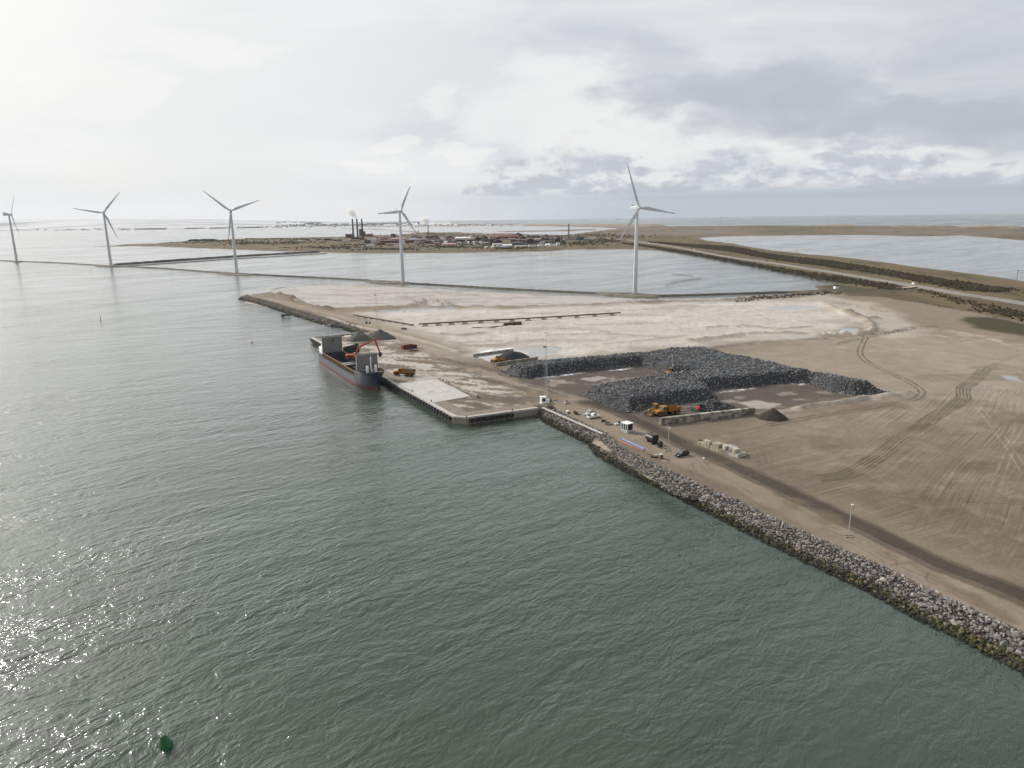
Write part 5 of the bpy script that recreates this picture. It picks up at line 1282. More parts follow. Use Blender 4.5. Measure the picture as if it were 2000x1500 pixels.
SILVER = mat('silver_paint', (.34, .36, .37), rough=.3, metal=.3, var=.05, spec=.6)
WHITECAR = mat('white_car_paint', (.66, .66, .62), rough=.3, var=.05, spec=.6)
BLACKCAR = mat('black_car_paint', (.012, .014, .015), rough=.25, var=.08, spec=.6)
car(ctr(1152.5, 810), heading(1165, 807, 1142, 813.5), 'silver pickup parked behind the white pickup by the haul road', SILVER, 'pickup')
car(ctr(1159.5, 815.5), heading(1147, 817.5, 1172, 813), 'white pickup parked beside the silver one on the shore strip', WHITECAR, 'pickup')
car(ctr(1331.5, 890), heading(1345, 886.5, 1320, 893.5), 'black estate car parked at the edge of the haul road', BLACKCAR, 'estate')

# kiosk, tanks, pipes and odds and ends on the shore strip
k_ = thing('transformer_kiosk', 'white framed kiosk with dark louvred panels on a concrete base', 'kiosk', ctr(1224.5, 843), heading(1217, 843, 1226, 846))
mb = MB(); mb.bbox((0, 0, .35), (3.0, 2.6, .7), .04); mb.build('base', CONC, k_)
mb = MB()
for x in (-1.45, 1.45):
    for y in (-1.25, 1.25): mb.box((x, y, 1.9), (.16, .16, 2.4))
for x in (-.5, .5): mb.box((x, -1.27, 1.9), (.2, .1, 2.4)); mb.box((x, 1.27, 1.9), (.2, .1, 2.4))
mb.bbox((0, 0, 3.16), (3.25, 2.85, .22), .05); mb.box((0, -1.27, .78), (3.0, .12, .16)); mb.box((0, 1.27, .78), (3.0, .12, .16)); mb.box((1.46, 0, .78), (.12, 2.4, .16))
mb.build('frame', WHITE, k_)
mb = MB(); mb.box((0, 0, 1.9), (2.8, 2.42, 2.3))
for k in range(12): mb.box((1.42, 0, .95+k*.18), (.05, 2.3, .05))
mb.build('louvre', BLACK, k_)
tk = thing('fuel_tank', 'black horizontal cylinder tank with a square end plate by the haul road', 'tank', ctr(1274, 864.5), heading(1284, 868, 1268, 861))
mb = MB(); mb.lathe([(.2, -2.6), (.85, -2.5), (1.12, -2.2), (1.12, 1.3)], (0, 0, 1.55), 'X', 20); mb.build('vessel', BLACK, tk, smooth=True)
mb = MB(); mb.bbox((1.45, 0, 1.5), (.3, 2.5, 2.9), .03); mb.build('end_plate', BLACK, tk)
mb = MB(); mb.box((-1.6, 0, .3), (.4, 1.6, .6)); mb.box((.6, 0, .3), (.4, 1.6, .6)); mb.build('saddle', DARKM, tk)
mb = MB(); mb.cyl((-.4, 0, 2.6), (-.4, 0, 3.6), .09, .09, 8); mb.cyl((-2.4, 0, 2.2), (-2.9, 0, 2.35), .1, .1, 8); mb.build('vent_pipe', BLACK, tk)
tk.rotation_euler.z += math.pi
pk = thing('pump_cabinet', 'small black upright cabinet on pale feet beside the black tank', 'cabinet', ctr(1289, 873.5), heading(1284, 868, 1268, 861))
mb = MB(); mb.bbox((0, 0, 1.1), (1.3, 1.2, 1.9), .12); mb.cyl((.1, 0, 2.05), (.1, 0, 2.2), .4, .4, 10); mb.build('housing', BLACK, pk)
mb = MB()
for x in (-.6, .6): mb.box((x, 0, .09), (.3, 1.6, .18))
mb.build('foot', CONC, pk)
def pipes(name, a, b, cols, label, group, n, sp, r=.07):
    d = Vector((b[0]-a[0], b[1]-a[1])); u_ = d.normalized(); v_ = Vector((-u_.y, u_.x))
    for k in range(n):
        rr_ = random.Random(k*7+len(name)); mb = MB(); pts_ = []
        for i in range(9):
            t = i/8; off = (k-(n-1)/2)*sp + .10*math.sin(t*6+k); pts_.append((a[0]+d.x*t*(1-.02*k)+v_.x*off, a[1]+d.y*t*(1-.02*k)+v_.y*off, 2.72+r+.02*rr_.random()))
        mb.tube(pts_, r, 6); o = mb.build(name, cols); tag(o, label, 'pipe', group)
pipes('plastic_pipe', G(1214, 857.5), G(1259.5, 878), mat('pipe_blue', lin(92,124,186,1.25), rough=.5, var=.15), 'long blue plastic pipe lying above the shore bank', 'blue pipes above the shore bank', 4, .24, .10)
pipes('plastic_pipe', G(1206, 860), G(1259, 881.5), mat('pipe_red', lin(168,106,92,1.3), rough=.6, var=.2), 'long dull red plastic pipe lying below the blue pipes', 'red pipes above the shore bank', 3, .3, .09)
def lump(name, label, cat, px, py, parts, rz=0.0):
    e = thing(name, label, cat, ctr(px, py), rz)
    for nm, m_, dims in parts:
        mb = MB()
        for c, d in dims: mb.bbox(c, d, min(d)*.15)
        mb.build(nm, m_, e)
    return e
WOOD = mat('grey_wood', lin(150,136,118,1.4), rough=.9, var=.3, scale=1.5)
lump('pallet_stack', 'square pallet load of bricks by the shore bank', 'pallet', 1290.5, 895, [('pallet', WOOD, [((0,0,.08),(1.5,1.3,.14))]), ('bricks', mat('brown_brick', lin(128,110,98,1.4), rough=.9, var=.4, scale=3), [((0,0,.75),(1.3,1.1,1.1))]), ('lid', CONC, [((0,0,1.36),(1.4,1.2,.10))])], .5)
lump('winch_frame', 'low dark winch frame with a slanting bar by the pipes', 'winch', 1278, 893, [('frame', DARKM, [((0,0,.25),(2.2,1.0,.4))]), ('drum', CONC, [((.5,0,.75),(1.0,.8,.5))]), ('bar', RUST, [((-1.6,.3,.7),(1.8,.12,.12))])], -.4)
lump('plank', 'short pale plank lying by the brick pallet', 'plank', 1297, 899.5, [('board', CONC, [((0,0,.06),(1.6,.5,.12))])], -.5)
for nm, px, py, r_, lb in (('pipe_ring', 1179.5, 823.5, .95, 'smaller dark rubber ring lying by the parked pickups'), ('pipe_ring', 1187, 828, 1.5, 'larger grey concrete ring lying by the parked pickups')):
    mb = MB(); mb.lathe([(r_-.22, 0), (r_, 0), (r_, .55), (r_-.22, .55), (r_-.22, 0)], n=20, cap=False); o = mb.build(nm, RUBBER if r_ < 1 else CONC_D, smooth=False); o.location = ctr(px, py); tag(o, lb, 'ring')
lump('skip_slab', 'pale slab with dark machine part beside the kiosk', 'slab', 1207, 829, [('slab', CONC, [((0,0,.3),(2.6,1.6,.6))]), ('machine_part', DARKM, [((.6,.1,.85),(1.0,.8,.5))])], .3)
lump('anchor_block', 'white anchor block with a dark bracket near the lamp mast cabin', 'anchor block', 1106, 788, [('block', CONC, [((0,0,.35),(2.0,1.3,.7))]), ('bracket', DARKM, [((.3,0,.95),(.6,.5,.5))])], .6)
lump('steel_scrap', 'brown pile of steel scrap leaning over on the shore strip', 'scrap', 1125.5, 809, [('plate', RUST, [((0,0,.5),(1.0,.9,1.0)),((-.7,.2,.8),(.8,.5,.9))]), ('base', DARKM, [((.5,-.2,.2),(1.8,1.0,.3))])], -.4)
lump('oil_drum_remains', 'small rusty drum lying on the shore strip', 'drum', 1111.5, 808, [('drum', RUST, [((0,0,.3),(.9,.6,.6))])], .3)
lump('tarpaulin', 'small white tarpaulin bundle on the shore strip', 'tarpaulin', 1109, 804, [('bundle', WHITE, [((0,0,.25),(1.1,.8,.5))])], .3)
lump('rope_coil', 'small dark coil of rope near the quay end', 'rope', 1075, 794.5, [('coil', DARKM, [((0,0,.2),(1.2,.9,.4))])], .2)
lump('steel_plate', 'dark plate leaning on a white bar beside the mast cabin', 'plate', 1085, 783.5, [('plate', DARKM, [((0,0,.25),(2.2,.4,.4))]), ('bar', WHITE, [((0,-.4,.1),(2.0,.3,.2))])], .5)
lump('debris_bar', 'pale broken beam lying between kiosk and tank', 'beam', 1243, 847.5, [('beam', CONC_D, [((0,0,.2),(1.9,.35,.35))])], .9)
lump('snow_lump', 'small white stone lying on the haul road edge', 'stone', 1374.5, 896, [('lump', WHITE, [((0,0,.15),(.6,.5,.3))])], .4)
lump('rubbish_heap', 'dark bent tyre and cloth against the block stack', 'rubbish', 1367.5, 865, [('tyre', RUBBER, [((0,0,.6),(.5,.9,1.2)),((.7,-.3,.2),(1.2,.7,.4))])], .5)

# lamp posts, lattice lamp masts
def lamp_post(px, py, h, label):
    e = thing('lamp_post', label, 'lamp post', ctr(px, py), 0, 'lamp posts along the haul road')
    mb = MB(); mb.cyl((0, 0, 0), (0, 0, h), .11, .06, 8); mb.build('pole', GALV, e)
    mb = MB(); mb.bbox((.15, -.05, h+.05), (.6, .3, .16), .04); mb.build('lamp_head', WHITE, e)
    mb = MB()
    for a in range(4): mb.bbox((math.cos(a*1.57+.6)*.7, math.sin(a*1.57+.6)*.7, .12), (.8, .5, .26), .06)
    mb.build('footing_stone', CONC_D, e)
lamp_post(1657, 1047, 7.6, 'slim lamp post between haul road and shore bank at the right')
lamp_post(1305, 881, 7.4, 'slim lamp post beside the small black cabinet')
def lamp_mast(loc, h1, h2, label):
    e = thing('lamp_mast', label, 'lamp mast', loc, .3)
    mb = MB(); w0 = .55
    legs = [(w0*math.cos(a), w0*math.sin(a)) for a in (0.5, 2.6, 4.7)]
    for x, y in legs: mb.cyl((x, y, 0), (x*.8, y*.8, h1), .05, .04, 4)
    n = int(h1/1.1)
    for k in range(n):
        z0, z1 = k*h1/n, (k+1)*h1/n; f0, f1 = 1-.2*k/n, 1-.2*(k+1)/n
        for i in range(3):
            a, b = legs[i], legs[(i+1) % 3]; mb.cyl((a[0]*f0, a[1]*f0, z0), (b[0]*f1, b[1]*f1, z1), .022, .022, 3)
    mb.build('lattice', GALV, e)
    mb = MB(); mb.cyl((0, 0, h1-1), (0, 0, h2), .10, .05, 6); mb.build('top_pole', GALV, e)
    mb = MB(); mb.box((0, 0, h2), (2.4, .12, .12)); mb.build('crossbar', GALV, e)
    for s_ in (-1, 1):
        mb = MB(); mb.bbox((s_*1.1, 0, h2-.05), (.5, .35, .3), .05); mb.build('floodlight', WHITE, e)
    mb = MB(); mb.bbox((-.7, 0, h1), (1.0, .6, .45), .06); mb.build('floodlight', BLACK, e)
    mb = MB(); mb.bbox((0, 0, .2), (2.2, 2.2, .5), .08); mb.build('footing', CONC, e)
    return e
lamp_mast(ctr(1067, 783), 21.5, 27.0, 'tall lattice lamp mast beside the white cabin at the quay root')
lamp_mast(ctr(738.5, 651), 24.0, 30.0, 'tall lattice lamp mast behind the gravel heaps')
cbn = thing('site_cabin', 'white control cabin with dark windows at the foot of the lamp mast', 'cabin', ctr(1061, 787), .25)
mb = MB(); mb.bbox((0, 0, 1.25), (1.9, 1.8, 2.3), .08); mb.bbox((0, 0, 2.55), (2.3, 2.2, .2), .06); mb.build('shell', WHITE, cbn)
mb = MB(); mb.box((0, -.92, 1.5), (1.2, .05, 1.2)); mb.box((.97, 0, 1.5), (.05, 1.2, 1.2)); mb.build('window', GLASS, cbn)
mb = MB(); mb.bbox((0, 0, .06), (3.0, 2.8, .2), .04); mb.build('plinth', CONC, cbn)
lump('generator', 'white generator box beside the control cabin', 'generator', 1069, 787, [('housing', WHITE, [((0,0,.9),(1.7,1.3,1.5))]), ('plinth', DARKM, [((0,0,.08),(1.9,1.4,.2))])], .2)
lump('fuel_drum', 'small orange brown drum beside the generator', 'drum', 1075.5, 784.5, [('drum', RUST, [((0,0,.55),(.8,.7,1.1))])], .2)

# containers and debris on the quay
ct = thing('shipping_container', 'dull red container heaped with sand on the quay', 'container', ctr(795, 681), heading(786, 683, 805, 680))
mb = MB(); mb.box((0, 0, 1.25), (6.0, 2.4, 2.4))
for k in range(20): mb.box((-2.85+k*.3, -1.22, 1.25), (.12, .06, 2.2)); mb.box((-2.85+k*.3, 1.22, 1.25), (.12, .06, 2.2))
mb.build('shell', mat('container_red', lin(118,58,46,1.3), rough=.7, var=.2), ct)
mb = MB(); mb.add([(-2.8,-1.1,2.45),(2.8,-1.1,2.45),(2.8,1.1,2.45),(-2.8,1.1,2.45),(-1.5,0,2.8),(1.6,0,2.75)], [(0,1,5,4),(1,2,5),(2,3,4,5),(3,0,4)]); mb.build('sand_fill', mat('sand_fill', SAND, rough=.95, var=.3), ct)
lump('steel_skip', 'dark blue skip at the right end of the red container', 'skip', 810, 679.5, [('shell', mat('skip_blue', lin(50,56,72,1.3), rough=.7), [((0,0,1.0),(2.6,2.2,2.0))]), ('rim', YELLOW, [((0,0,2.05),(2.7,2.3,.14))])], .1)
lump('scrap_pile', 'scatter of rusty scrap in front of the red container', 'scrap', 808, 686, [('bar', RUST, [((0,0,.4),(3.0,.6,.7)),((1.6,.6,.3),(1.4,.8,.6)),((-1.8,-.3,.3),(1.6,.4,.5))])], -.1)
lump('mooring_gear', 'dark heap of mooring gear on the track beyond the gravel', 'gear', 716.5, 631.5, [('heap', DARKM, [((0,0,.7),(1.8,1.4,1.4)),((2.0,.3,.5),(1.2,1.0,1.0))]), ('sack', WHITE, [((1.0,-.6,.5),(1.0,.8,1.0))])], .1)
lump('dark_sledge', 'dark flat sledge lying at the edge of the track', 'sledge', 789, 643, [('frame', DARKM, [((0,0,.5),(3.6,1.6,.9))])], -.5)

# rusty pipelines across the pale fill
def pipeline(name, label, pts_px, r, sup, z=2.7, hz=1.5):
    p = [G(x, y, z) for x, y in pts_px]; e = thing(name, label, 'pipeline', (*p[0], 0))
    P3 = [(x-p[0][0], y-p[0][1], max(ground_z(x, y), 2.4)*0+2.75+hz) for x, y in p]
    mb = MB(); mb.tube(P3, r, 8); mb.build('pipe', RUST, e)
    for k in range(sup):
        t = (k+.5)/sup*(len(p)-1); i = int(t); q = lerp(P3[i], P3[i+1], t-i)
        s_ = MB(); s_.add([(q[0]+math.cos(a)*3.2, q[1]+math.sin(a)*2.6, 2.3) for a in np.linspace(0, 6.283, 9)[:-1]] + [(q[0]+math.cos(a)*.9, q[1]+math.sin(a)*.8, q[2]-r*.6) for a in np.linspace(0, 6.283, 9)[:-1]], [(j, (j+1) % 8, 8+(j+1) % 8, 8+j) for j in range(8)] + [tuple(range(8, 16))])
        s_.build('sand_support', mat('support_sand', lin(170,160,150,1.45), rough=.95, var=.3), e)
pipeline('pipeline', 'long straight rusty dredge pipeline on sand supports across the pale fill', [(818,637.5),(900,632.8),(1000,627.8),(1100,622),(1212,614.8)], .45, 13)
pipeline('pipeline', 'rusty dredge pipeline bending along the track behind the berth', [(690,617),(720,622.5),(745,626.5),(775,631.5),(808,637)], .42, 9, hz=.8)
pipeline('pipe_section', 'short double rusty pipe section lying before the long pipeline', [(984,636.5),(1018,633.8)], 1.1, 2, hz=.9)
pipeline('hose_line', 'thin dark hose running left from the short pipe section', [(922,641.5),(950,641),(984,637.5)], .4, 2, hz=.3)
lump('drain_outlet', 'dark drain outlet on the outer side of the breakwater', 'drain', 558, 612.5, [('pipe', BLACK, [((0,0,-.9),(7,2,1.4)),((-2,-2,-1.6),(2.5,2.5,1.0))])], .2)

# buoys
by = thing('navigation_buoy', 'green conical navigation buoy with a white lamp, near the lower left', 'buoy', (*G(326, 1457, 0), -.1), .3)
by.rotation_euler = (R(5), R(-9), .3)
mb = MB(); mb.lathe([(.2, -.8), (.72, -.5), (.86, 0), (.86, .45), (.62, 1.2), (.40, 1.95), (.36, 2.1)], n=18); mb.build('float', mat('buoy_green', (.012, .10, .028), rough=.5, var=.2, scale=2, dirt=(.01, .05, .02), dirt_amt=.6), by, smooth=True)
mb = MB()
for a in range(4): mb.cyl((math.cos(a*1.57)*.36, math.sin(a*1.57)*.36, 2.05), (math.cos(a*1.57)*.30, math.sin(a*1.57)*.30, 2.7), .03, .03, 4)
mb.lathe([(.27, 2.66), (.33, 2.66), (.33, 2.72), (.27, 2.72), (.27, 2.66)], n=14, cap=False); mb.build('cage', mat('buoy_green', (0, 0, 0)), by)
mb = MB(); mb.lathe([(.1, 2.1), (.16, 2.3), (.16, 2.5), (.05, 2.62)], n=10); mb.build('lamp', WHITE, by, smooth=True)
sb_ = thing('spar_buoy', 'small dark spar buoy alone in the open fjord', 'buoy', (*G(196.5, 626, 0), -.3), 0)
mb = MB(); mb.cyl((0, 0, -1), (0, 0, 2.8), .28, .16, 8); mb.build('spar', DARKM, sb_)
mb = MB(); mb.lathe([(.1, 2.7), (.42, 2.9), (.1, 3.5)], n=8); mb.build('topmark', DARKM, sb_)
rb2 = thing('marker_float', 'tiny red marker float off the breakwater', 'buoy', (*G(492, 669, 0), 0), 0)
mb = MB(); mb.lathe([(.1, -.3), (.55, 0), (.5, .4), (.1, .7)], n=10); mb.build('float', mat('float_red', (.4, .04, .04), rough=.5), rb2, smooth=True)

# ------------------------------------------------------------------ causeways, islets, far road
CAUSE = mat('causeway_rock', lin(84,80,72,1.35), rough=.95, var=.6, scale=.35, bump=.6, dirt=lin(120,112,94,1.4), dirt_amt=.6)
def bank(name, label, pts, half, h, m, z=.6, top=.35, seed=0, cat='causeway'):
    line = smooth_line(GS(pts, z), 10); out = []; r = random.Random(seed)
    L = [line[0]]
    for a, b in zip(line, line[1:]):
        n = max(1, int(math.hypot(b[0]-a[0], b[1]-a[1])/4))
        L += [lerp(a, b, (i+1)/n) for i in range(n)]
    secs = []
    for i in range(len(L)):
        a, b = L[max(i-1, 0)], L[min(i+1, len(L)-1)]; d = math.hypot(b[0]-a[0], b[1]-a[1])+1e-9; nx, ny = -(b[1]-a[1])/d, (b[0]-a[0])/d
        hw = half*r.uniform(.85, 1.2); hh = h*r.uniform(.8, 1.15)
        if i in (0, len(L)-1): hw *= .5; hh *= .3
        secs.append([(L[i][0]+nx*o, L[i][1]+ny*o, q) for o, q in ((hw, -.6), (hw*top*1.6, hh*.75), (hw*top*.6, hh), (-hw*top*.6, hh), (-hw*top*1.6, hh*.75), (-hw, -.6))])
    mb = MB(); mb.loft(secs); o = mb.build(name, m); tag(o, label, cat, kind='structure'); return o
bank('causeway', 'dark stone causeway linking the wind turbines', [(-120,507.5),(0,509),(33,510.5),(100,512.5),(170,516.5),(220,519.5),(300,523),(420,531.5),(463,534),(560,539),(700,546),(760,551),(870,557),(1000,564.5),(1150,571.5),(1240,576),(1300,577),(1420,573.5),(1530,570.5),(1620,567)], 4.6, 1.5, CAUSE)
bank('dyke', 'dark dyke crossing the fjord behind the turbines', [(222,517.5),(300,512),(400,505),(520,497.5),(625,492)], 9, 3.2, mat('dyke_dark', lin(60,60,66,1.3), rough=.95, var=.4, scale=.2), seed=2)
bank('dyke', 'low thin dyke in front of the dark dyke', [(250,519),(330,514),(440,506.5),(560,499.5),(640,494.5)], 5, 1.1, CAUSE, seed=3)
def islet(px, py, rx, ry, h, rz, m, seed):
    cx, cy = G(px, py, .5); N = 40; mb = MB(); secs = []
    rr_ = random.Random(seed); ph = [rr_.uniform(0, 6.28) for _ in range(5)]
    for f, z in ((1.08, -.7), (1.0, .2), (.9, h*.8), (.6, h), (.02, h*1.05)):
        ring = []
        for i in range(N):
            a = 2*math.pi*i/N; k = f*(1+.10*math.sin(2*a+ph[0])+.08*math.sin(3*a+ph[1])+.05*math.sin(7*a+ph[2]))
            x, y = math.cos(a)*rx*k, math.sin(a)*ry*k
            ring.append((cx+x*math.cos(rz)-y*math.sin(rz), cy+x*math.sin(rz)+y*math.cos(rz), z*(1+.15*math.sin(5*a+ph[3]))))
        secs.append(ring)
    mb.loft(secs); o = mb.build('islet', m); tag(o, kind='structure')
ISLE = mat('islet_gravel', lin(120,112,98,1.4), rough=.95, var=.5, scale=.25, bump=.5, dirt=lin(76,72,58,1.35), dirt_amt=.8)
for px, py, rx, ry, seed in ((34,511,16,9,1), (212,520,34,14,2), (462,535.5,34,13,3), (757,551.5,33,15,4), (1228,576.3,35,13,5)):
    a = math.atan2(*reversed([G(px+40, py+2.3, .5)[i]-G(px-40, py-2.3, .5)[i] for i in (0, 1)]))
    islet(px, py, rx, ry, 1.7, a, ISLE, seed)
FR = smooth_line(GS([(1150,463.5),(1216,468),(1287,477),(1353,488),(1425,501.5),(1499,511.5),(1562,521),(1645,534),(1700,543),(1800,559),(1880,573),(2000,591),(2300,642)], 3.2), 8)
mb = MB(); a_, b_ = offset_line(FR, 3.5), offset_line(FR, -3.5); n = len(FR)
mb.add([(*p, 3.35) for p in a_]+[(*p, 3.35) for p in b_]+[(*p, 1.5) for p in offset_line(FR, 7)]+[(*p, 1.5) for p in offset_line(FR, -7)], [(i, i+1, n+i+1, n+i) for i in range(n-1)]+[(2*n+i, 2*n+i+1, i+1, i) for i in range(n-1)]+[(n+i, n+i+1, 3*n+i+1, 3*n+i) for i in range(n-1)])
tag(mb.build('road', mat('asphalt_grey', lin(138,132,126,1.5), rough=.9, var=.15, scale=.2)), kind='structure')
mb = MB()
for o_ in (2.9, -2.9):
    for i in range(n-1):
        p0, p1 = offset_line(FR, o_+.14)[i], offset_line(FR, o_+.14)[i+1]; p2, p3 = offset_line(FR, o_-.14)[i+1], offset_line(FR, o_-.14)[i]
        mb.add([(*p0, 3.40), (*p1, 3.40), (*p2, 3.40), (*p3, 3.40)], [(0,1,2,3)])
tag(mb.build('road_marking', mat('road_paint', (.6, .6, .58), rough=.7)), kind='structure')
mb = MB(); sp_ = smooth_line(GS([(1793,559),(1770,561.5),(1748,562.5)], 2.9)); a_, b_ = offset_line(sp_, 2.5), offset_line(sp_, -2.5); n = len(sp_)
mb.add([(*p, 3.0) for p in a_]+[(*p, 3.0) for p in b_], [(i, i+1, n+i+1, n+i) for i in range(n-1)]); tag(mb.build('side_track', mat('track_sand', lin(190,176,152,1.45), rough=.95)), kind='structure')

# scrub belts: many small irregular bushes
BUSH = mat('scrub_foliage', (.06, .06, .04), rough=.95, var=.25, scale=1.2, attr='Col', spec=.05)
def scrub(name, label, pos, hgt, cols, seed):
    n = len(pos); r = np.random.default_rng(seed)
    z = np.array([max(ground_z(x, y), 1.2) for x, y in pos])
    P_ = np.stack([pos[:, 0], pos[:, 1], z+hgt*.30], 1); c = palette(n, cols, [1]*len(cols), .15, seed)
    v, f, cc = rocks_arrays(P_, hgt*r.uniform(.55, 1.25, n), c, 1, seed, flat=.62)
    tag(np_mesh(name, v, f, BUSH, cc, smooth=False), label, 'scrub', kind='stuff')
def band(up, lo, dens, seed, wob=3):
    U, L_ = smooth_line(GS(up, 3), 10), smooth_line(GS(lo, 3), 10); r = np.random.default_rng(seed); out = []
    for (a, b), (c, d) in zip(zip(U, U[1:]), zip(L_, L_[1:])):
        ar = abs((b[0]-a[0])*(c[1]-a[1])-(b[1]-a[1])*(c[0]-a[0])); k = int(ar*dens+r.random())
        for _ in range(k):
            s_, t = r.random(), r.random(); p, q = lerp(a, b, s_), lerp(c, d, s_); m_ = lerp(p, q, t); out.append((m_[0]+r.normal()*wob, m_[1]+r.normal()*wob))
    return np.array(out)
GREENS = [lin(70,68,54,1.4), lin(58,60,50,1.4), lin(84,76,58,1.4), lin(66,58,48,1.4)]
bA = band([(1268,471),(1342,476),(1425,480.5),(1507,495.5),(1617,508),(1700,521),(1800,537.5),(1900,553),(1978,563)], [(1268,473),(1342,481),(1425,490.5),(1507,505.5),(1617,520),(1700,531.5),(1800,549.5),(1900,566.5),(1978,567.5)], .17, 1)
scrub('scrub_belt', 'dark scrub belt between the far road and the right hand lagoon', bA, np.full(len(bA), 1.8), GREENS, 51)
bB = band([(1219,473),(1287,482),(1370,495),(1480,513.5),(1562,527),(1645,540),(1700,548),(1760,557)], [(1219,476),(1287,485.5),(1370,499),(1480,519),(1562,534),(1645,549.5),(1700,558),(1760,566)], .17, 2)
scrub('scrub_belt', 'dark scrub belt along the near side of the far road', bB, np.full(len(bB), 1.5), GREENS, 52)
bC = np.concatenate([band([(1800,562),(1860,578),(1950,597),(2080,625)], [(1800,566),(1850,584),(1940,606),(2080,640)], .16, 3), band([(1900,603),(1935,600),(2000,610),(2100,630)], [(1905,606),(1935,610),(2000,624),(2100,650)], .2, 4, 2), band([(1440,586),(1500,578),(1560,573),(1640,569)], [(1440,590),(1500,583),(1560,578),(1640,573)], .14, 5, 2)])
scrub('scrub_patch', 'rough dark scrub along the edge of the sand at the right', bC, np.full(len(bC), 1.1), GREENS, 53)
r_ = np.random.default_rng(8); pk_ = []
for cx, cy, sx, sy, k in ((430,471,45,2.2,170),(560,474,60,3.5,260),(480,476,50,2.5,160),(650,484,60,2.5,200),(760,487,60,2,150),(880,483,50,2,170),(720,479,60,2,130),(1000,485,50,2.5,120),(1120,476,60,4,200),(1180,470,40,4,200),(900,460,70,2,160),(840,456.5,40,1,100),(1090,463,70,2,150),(1160,459,60,3,150),(1230,462,50,4,120),(600,468,40,2,130),(380,474,30,1.5,60),(520,467,50,1.2,120),(1020,478,60,1.5,110),(940,478,50,1.5,90)):
    for _ in range(k):
        p = G(cx+r_.normal()*sx*.55, cy+r_.normal()*sy*.5, 2)
        if sdf_poly(np.array([p[0]]), np.array([p[1]]), BACK)[0] > 6: pk_.append(p)
pk_ = np.array(pk_); scrub('scrub_patch', 'scattered dark bushes over the factory peninsula', pk_, r_.uniform(1.6, 4.6, len(pk_)), [lin(78,76,58,1.4), lin(62,64,52,1.4), lin(96,88,66,1.4)], 54)
pw_ = np.array([G(r_.uniform(370, 420), 470.2+r_.uniform(-.9, .9), 2) for _ in range(420)])
scrub('pine_wood', 'small dark pine wood at the tip of the peninsula', pw_, r_.uniform(4, 7.5, len(pw_)), [lin(52,58,48,1.4), lin(44,50,44,1.4)], 55)

# ------------------------------------------------------------------ wind turbines
TW = mat('turbine_white', lin(204,208,210,1.25), rough=.5, var=.05, scale=.1)
RED = mat('blade_red', lin(190,60,56,1.25), rough=.5, var=.05)
def blade_mesh(L, f0, f1):
    mb = MB(); secs = []; N = 14
    for k in range(N+1):
        t = f0+(f1-f0)*k/N; z = 1.2+t*(L-1.2)
        ch = 1.7 + (3.3-1.7)*min(t/.18, 1)**1.2 if t < .18 else 3.3*max(0, 1-(t-.18)/.82)**.85*.92+.28
        th = (1.5 if t < .04 else max(.16, 1.5*(1-t*3.2)) if t < .28 else .30*(1-t)+.07)
        tw = R(16)*(1-t)**2; bend = -.9*t*t
        ring = []
        for i in range(10):
            a = 2*math.pi*i/10; x = math.cos(a)*ch/2 - ch*.18*min(t/.18, 1); y = math.sin(a)*th/2
            ring.append((x*math.cos(tw)-y*math.sin(tw), bend + x*math.sin(tw)+y*math.cos(tw), z))
        secs.append(ring)
    mb.loft(secs); return mb
def turbine(px, py, hub_px, blade, axis, th0, label, scale):
    bx_, by_ = G(px, py, 1.5); dist = math.hypot(bx_, by_)
    # hub height from the sighted elevation of the hub
    r = ray(*hub_px); hz = CAM_H + r[2]/math.hypot(r[0], r[1])*dist
    e = thing('wind_turbine', label, 'wind turbine', (bx_, by_, 1.2), math.atan2(axis[1], axis[0])+math.pi/2, 'wind turbines along the causeway')
    H_ = hz-1.2-2.0*scale
    tw = MB(); tw.lathe([(2.15*scale, 0), (2.1*scale, 3), (1.75*scale, H_*.5), (1.25*scale, H_)], n=24); tw.build('tower', TW, e, smooth=True)
    ft = MB(); ft.lathe([(3.4*scale, -.8), (3.4*scale, .25), (2.4*scale, .35)], n=20); ft.build('foundation', CONC_D, e)
    zc = H_+1.9*scale
    na = MB(); s = scale
    na.loft([[(a*s*k, y*s, zc+b*s*k) for a, b in ((-1.5,-1.7),(1.5,-1.7),(1.75,-1.2),(1.75,1.2),(1.5,1.7),(-1.5,1.7),(-1.75,1.2),(-1.75,-1.2))] for y, k in ((-2.6,.8),(-2.0,.95),(1,1),(7.5,.98),(8.2,.85))])
    nac = na.build('nacelle', TW, e)
    cl = MB(); cl.box((0, 7.0*s, zc+2.1*s), (2.2*s, .5*s, .8*s)); cl.build('cooler', mat('cooler_blue', lin(84,104,150,1.3), rough=.5), nac)
    hb = MB(); hb.lathe([(1.55*s, -2.7*s), (1.6*s, -3.6*s), (1.3*s, -4.6*s), (.6*s, -5.3*s), (.05, -5.5*s)], (0, 0, zc), 'Y', 16); hubo = hb.build('rotor_hub', TW, e, smooth=True)
    for k in range(3):
        b = blade_mesh(blade, 0, .86).build('blade', TW, e, smooth=True)
        t = blade_mesh(blade, .86, 1.0).build('blade_tip', RED, b, smooth=True)
        b.location = (0, -3.7*s, zc)
        b.rotation_euler = (0, th0+k*2*math.pi/3, 0)
    return e
AX = (.453, -.891)
turbine(1240, 573.5, (1249, 405.5), 41, AX, R(-22), 'nearest white wind turbine, standing before the lagoon right of centre', 1.0)
turbine(787, 551.5, (780.5, 412), 29.5, (.60, -.80), R(25), 'white wind turbine right of the three dark factory chimneys', 1.0)
turbine(462.5, 533.5, (452, 412), 41.5, (.40, -.917), R(-50), 'white wind turbine between the pine wood tip and the two far left turbines', 1.08)
turbine(217, 519.5, (207, 415.5), 43.5, (.48, -.877), R(40), 'white wind turbine at the corner where the dark dyke starts', 1.12)
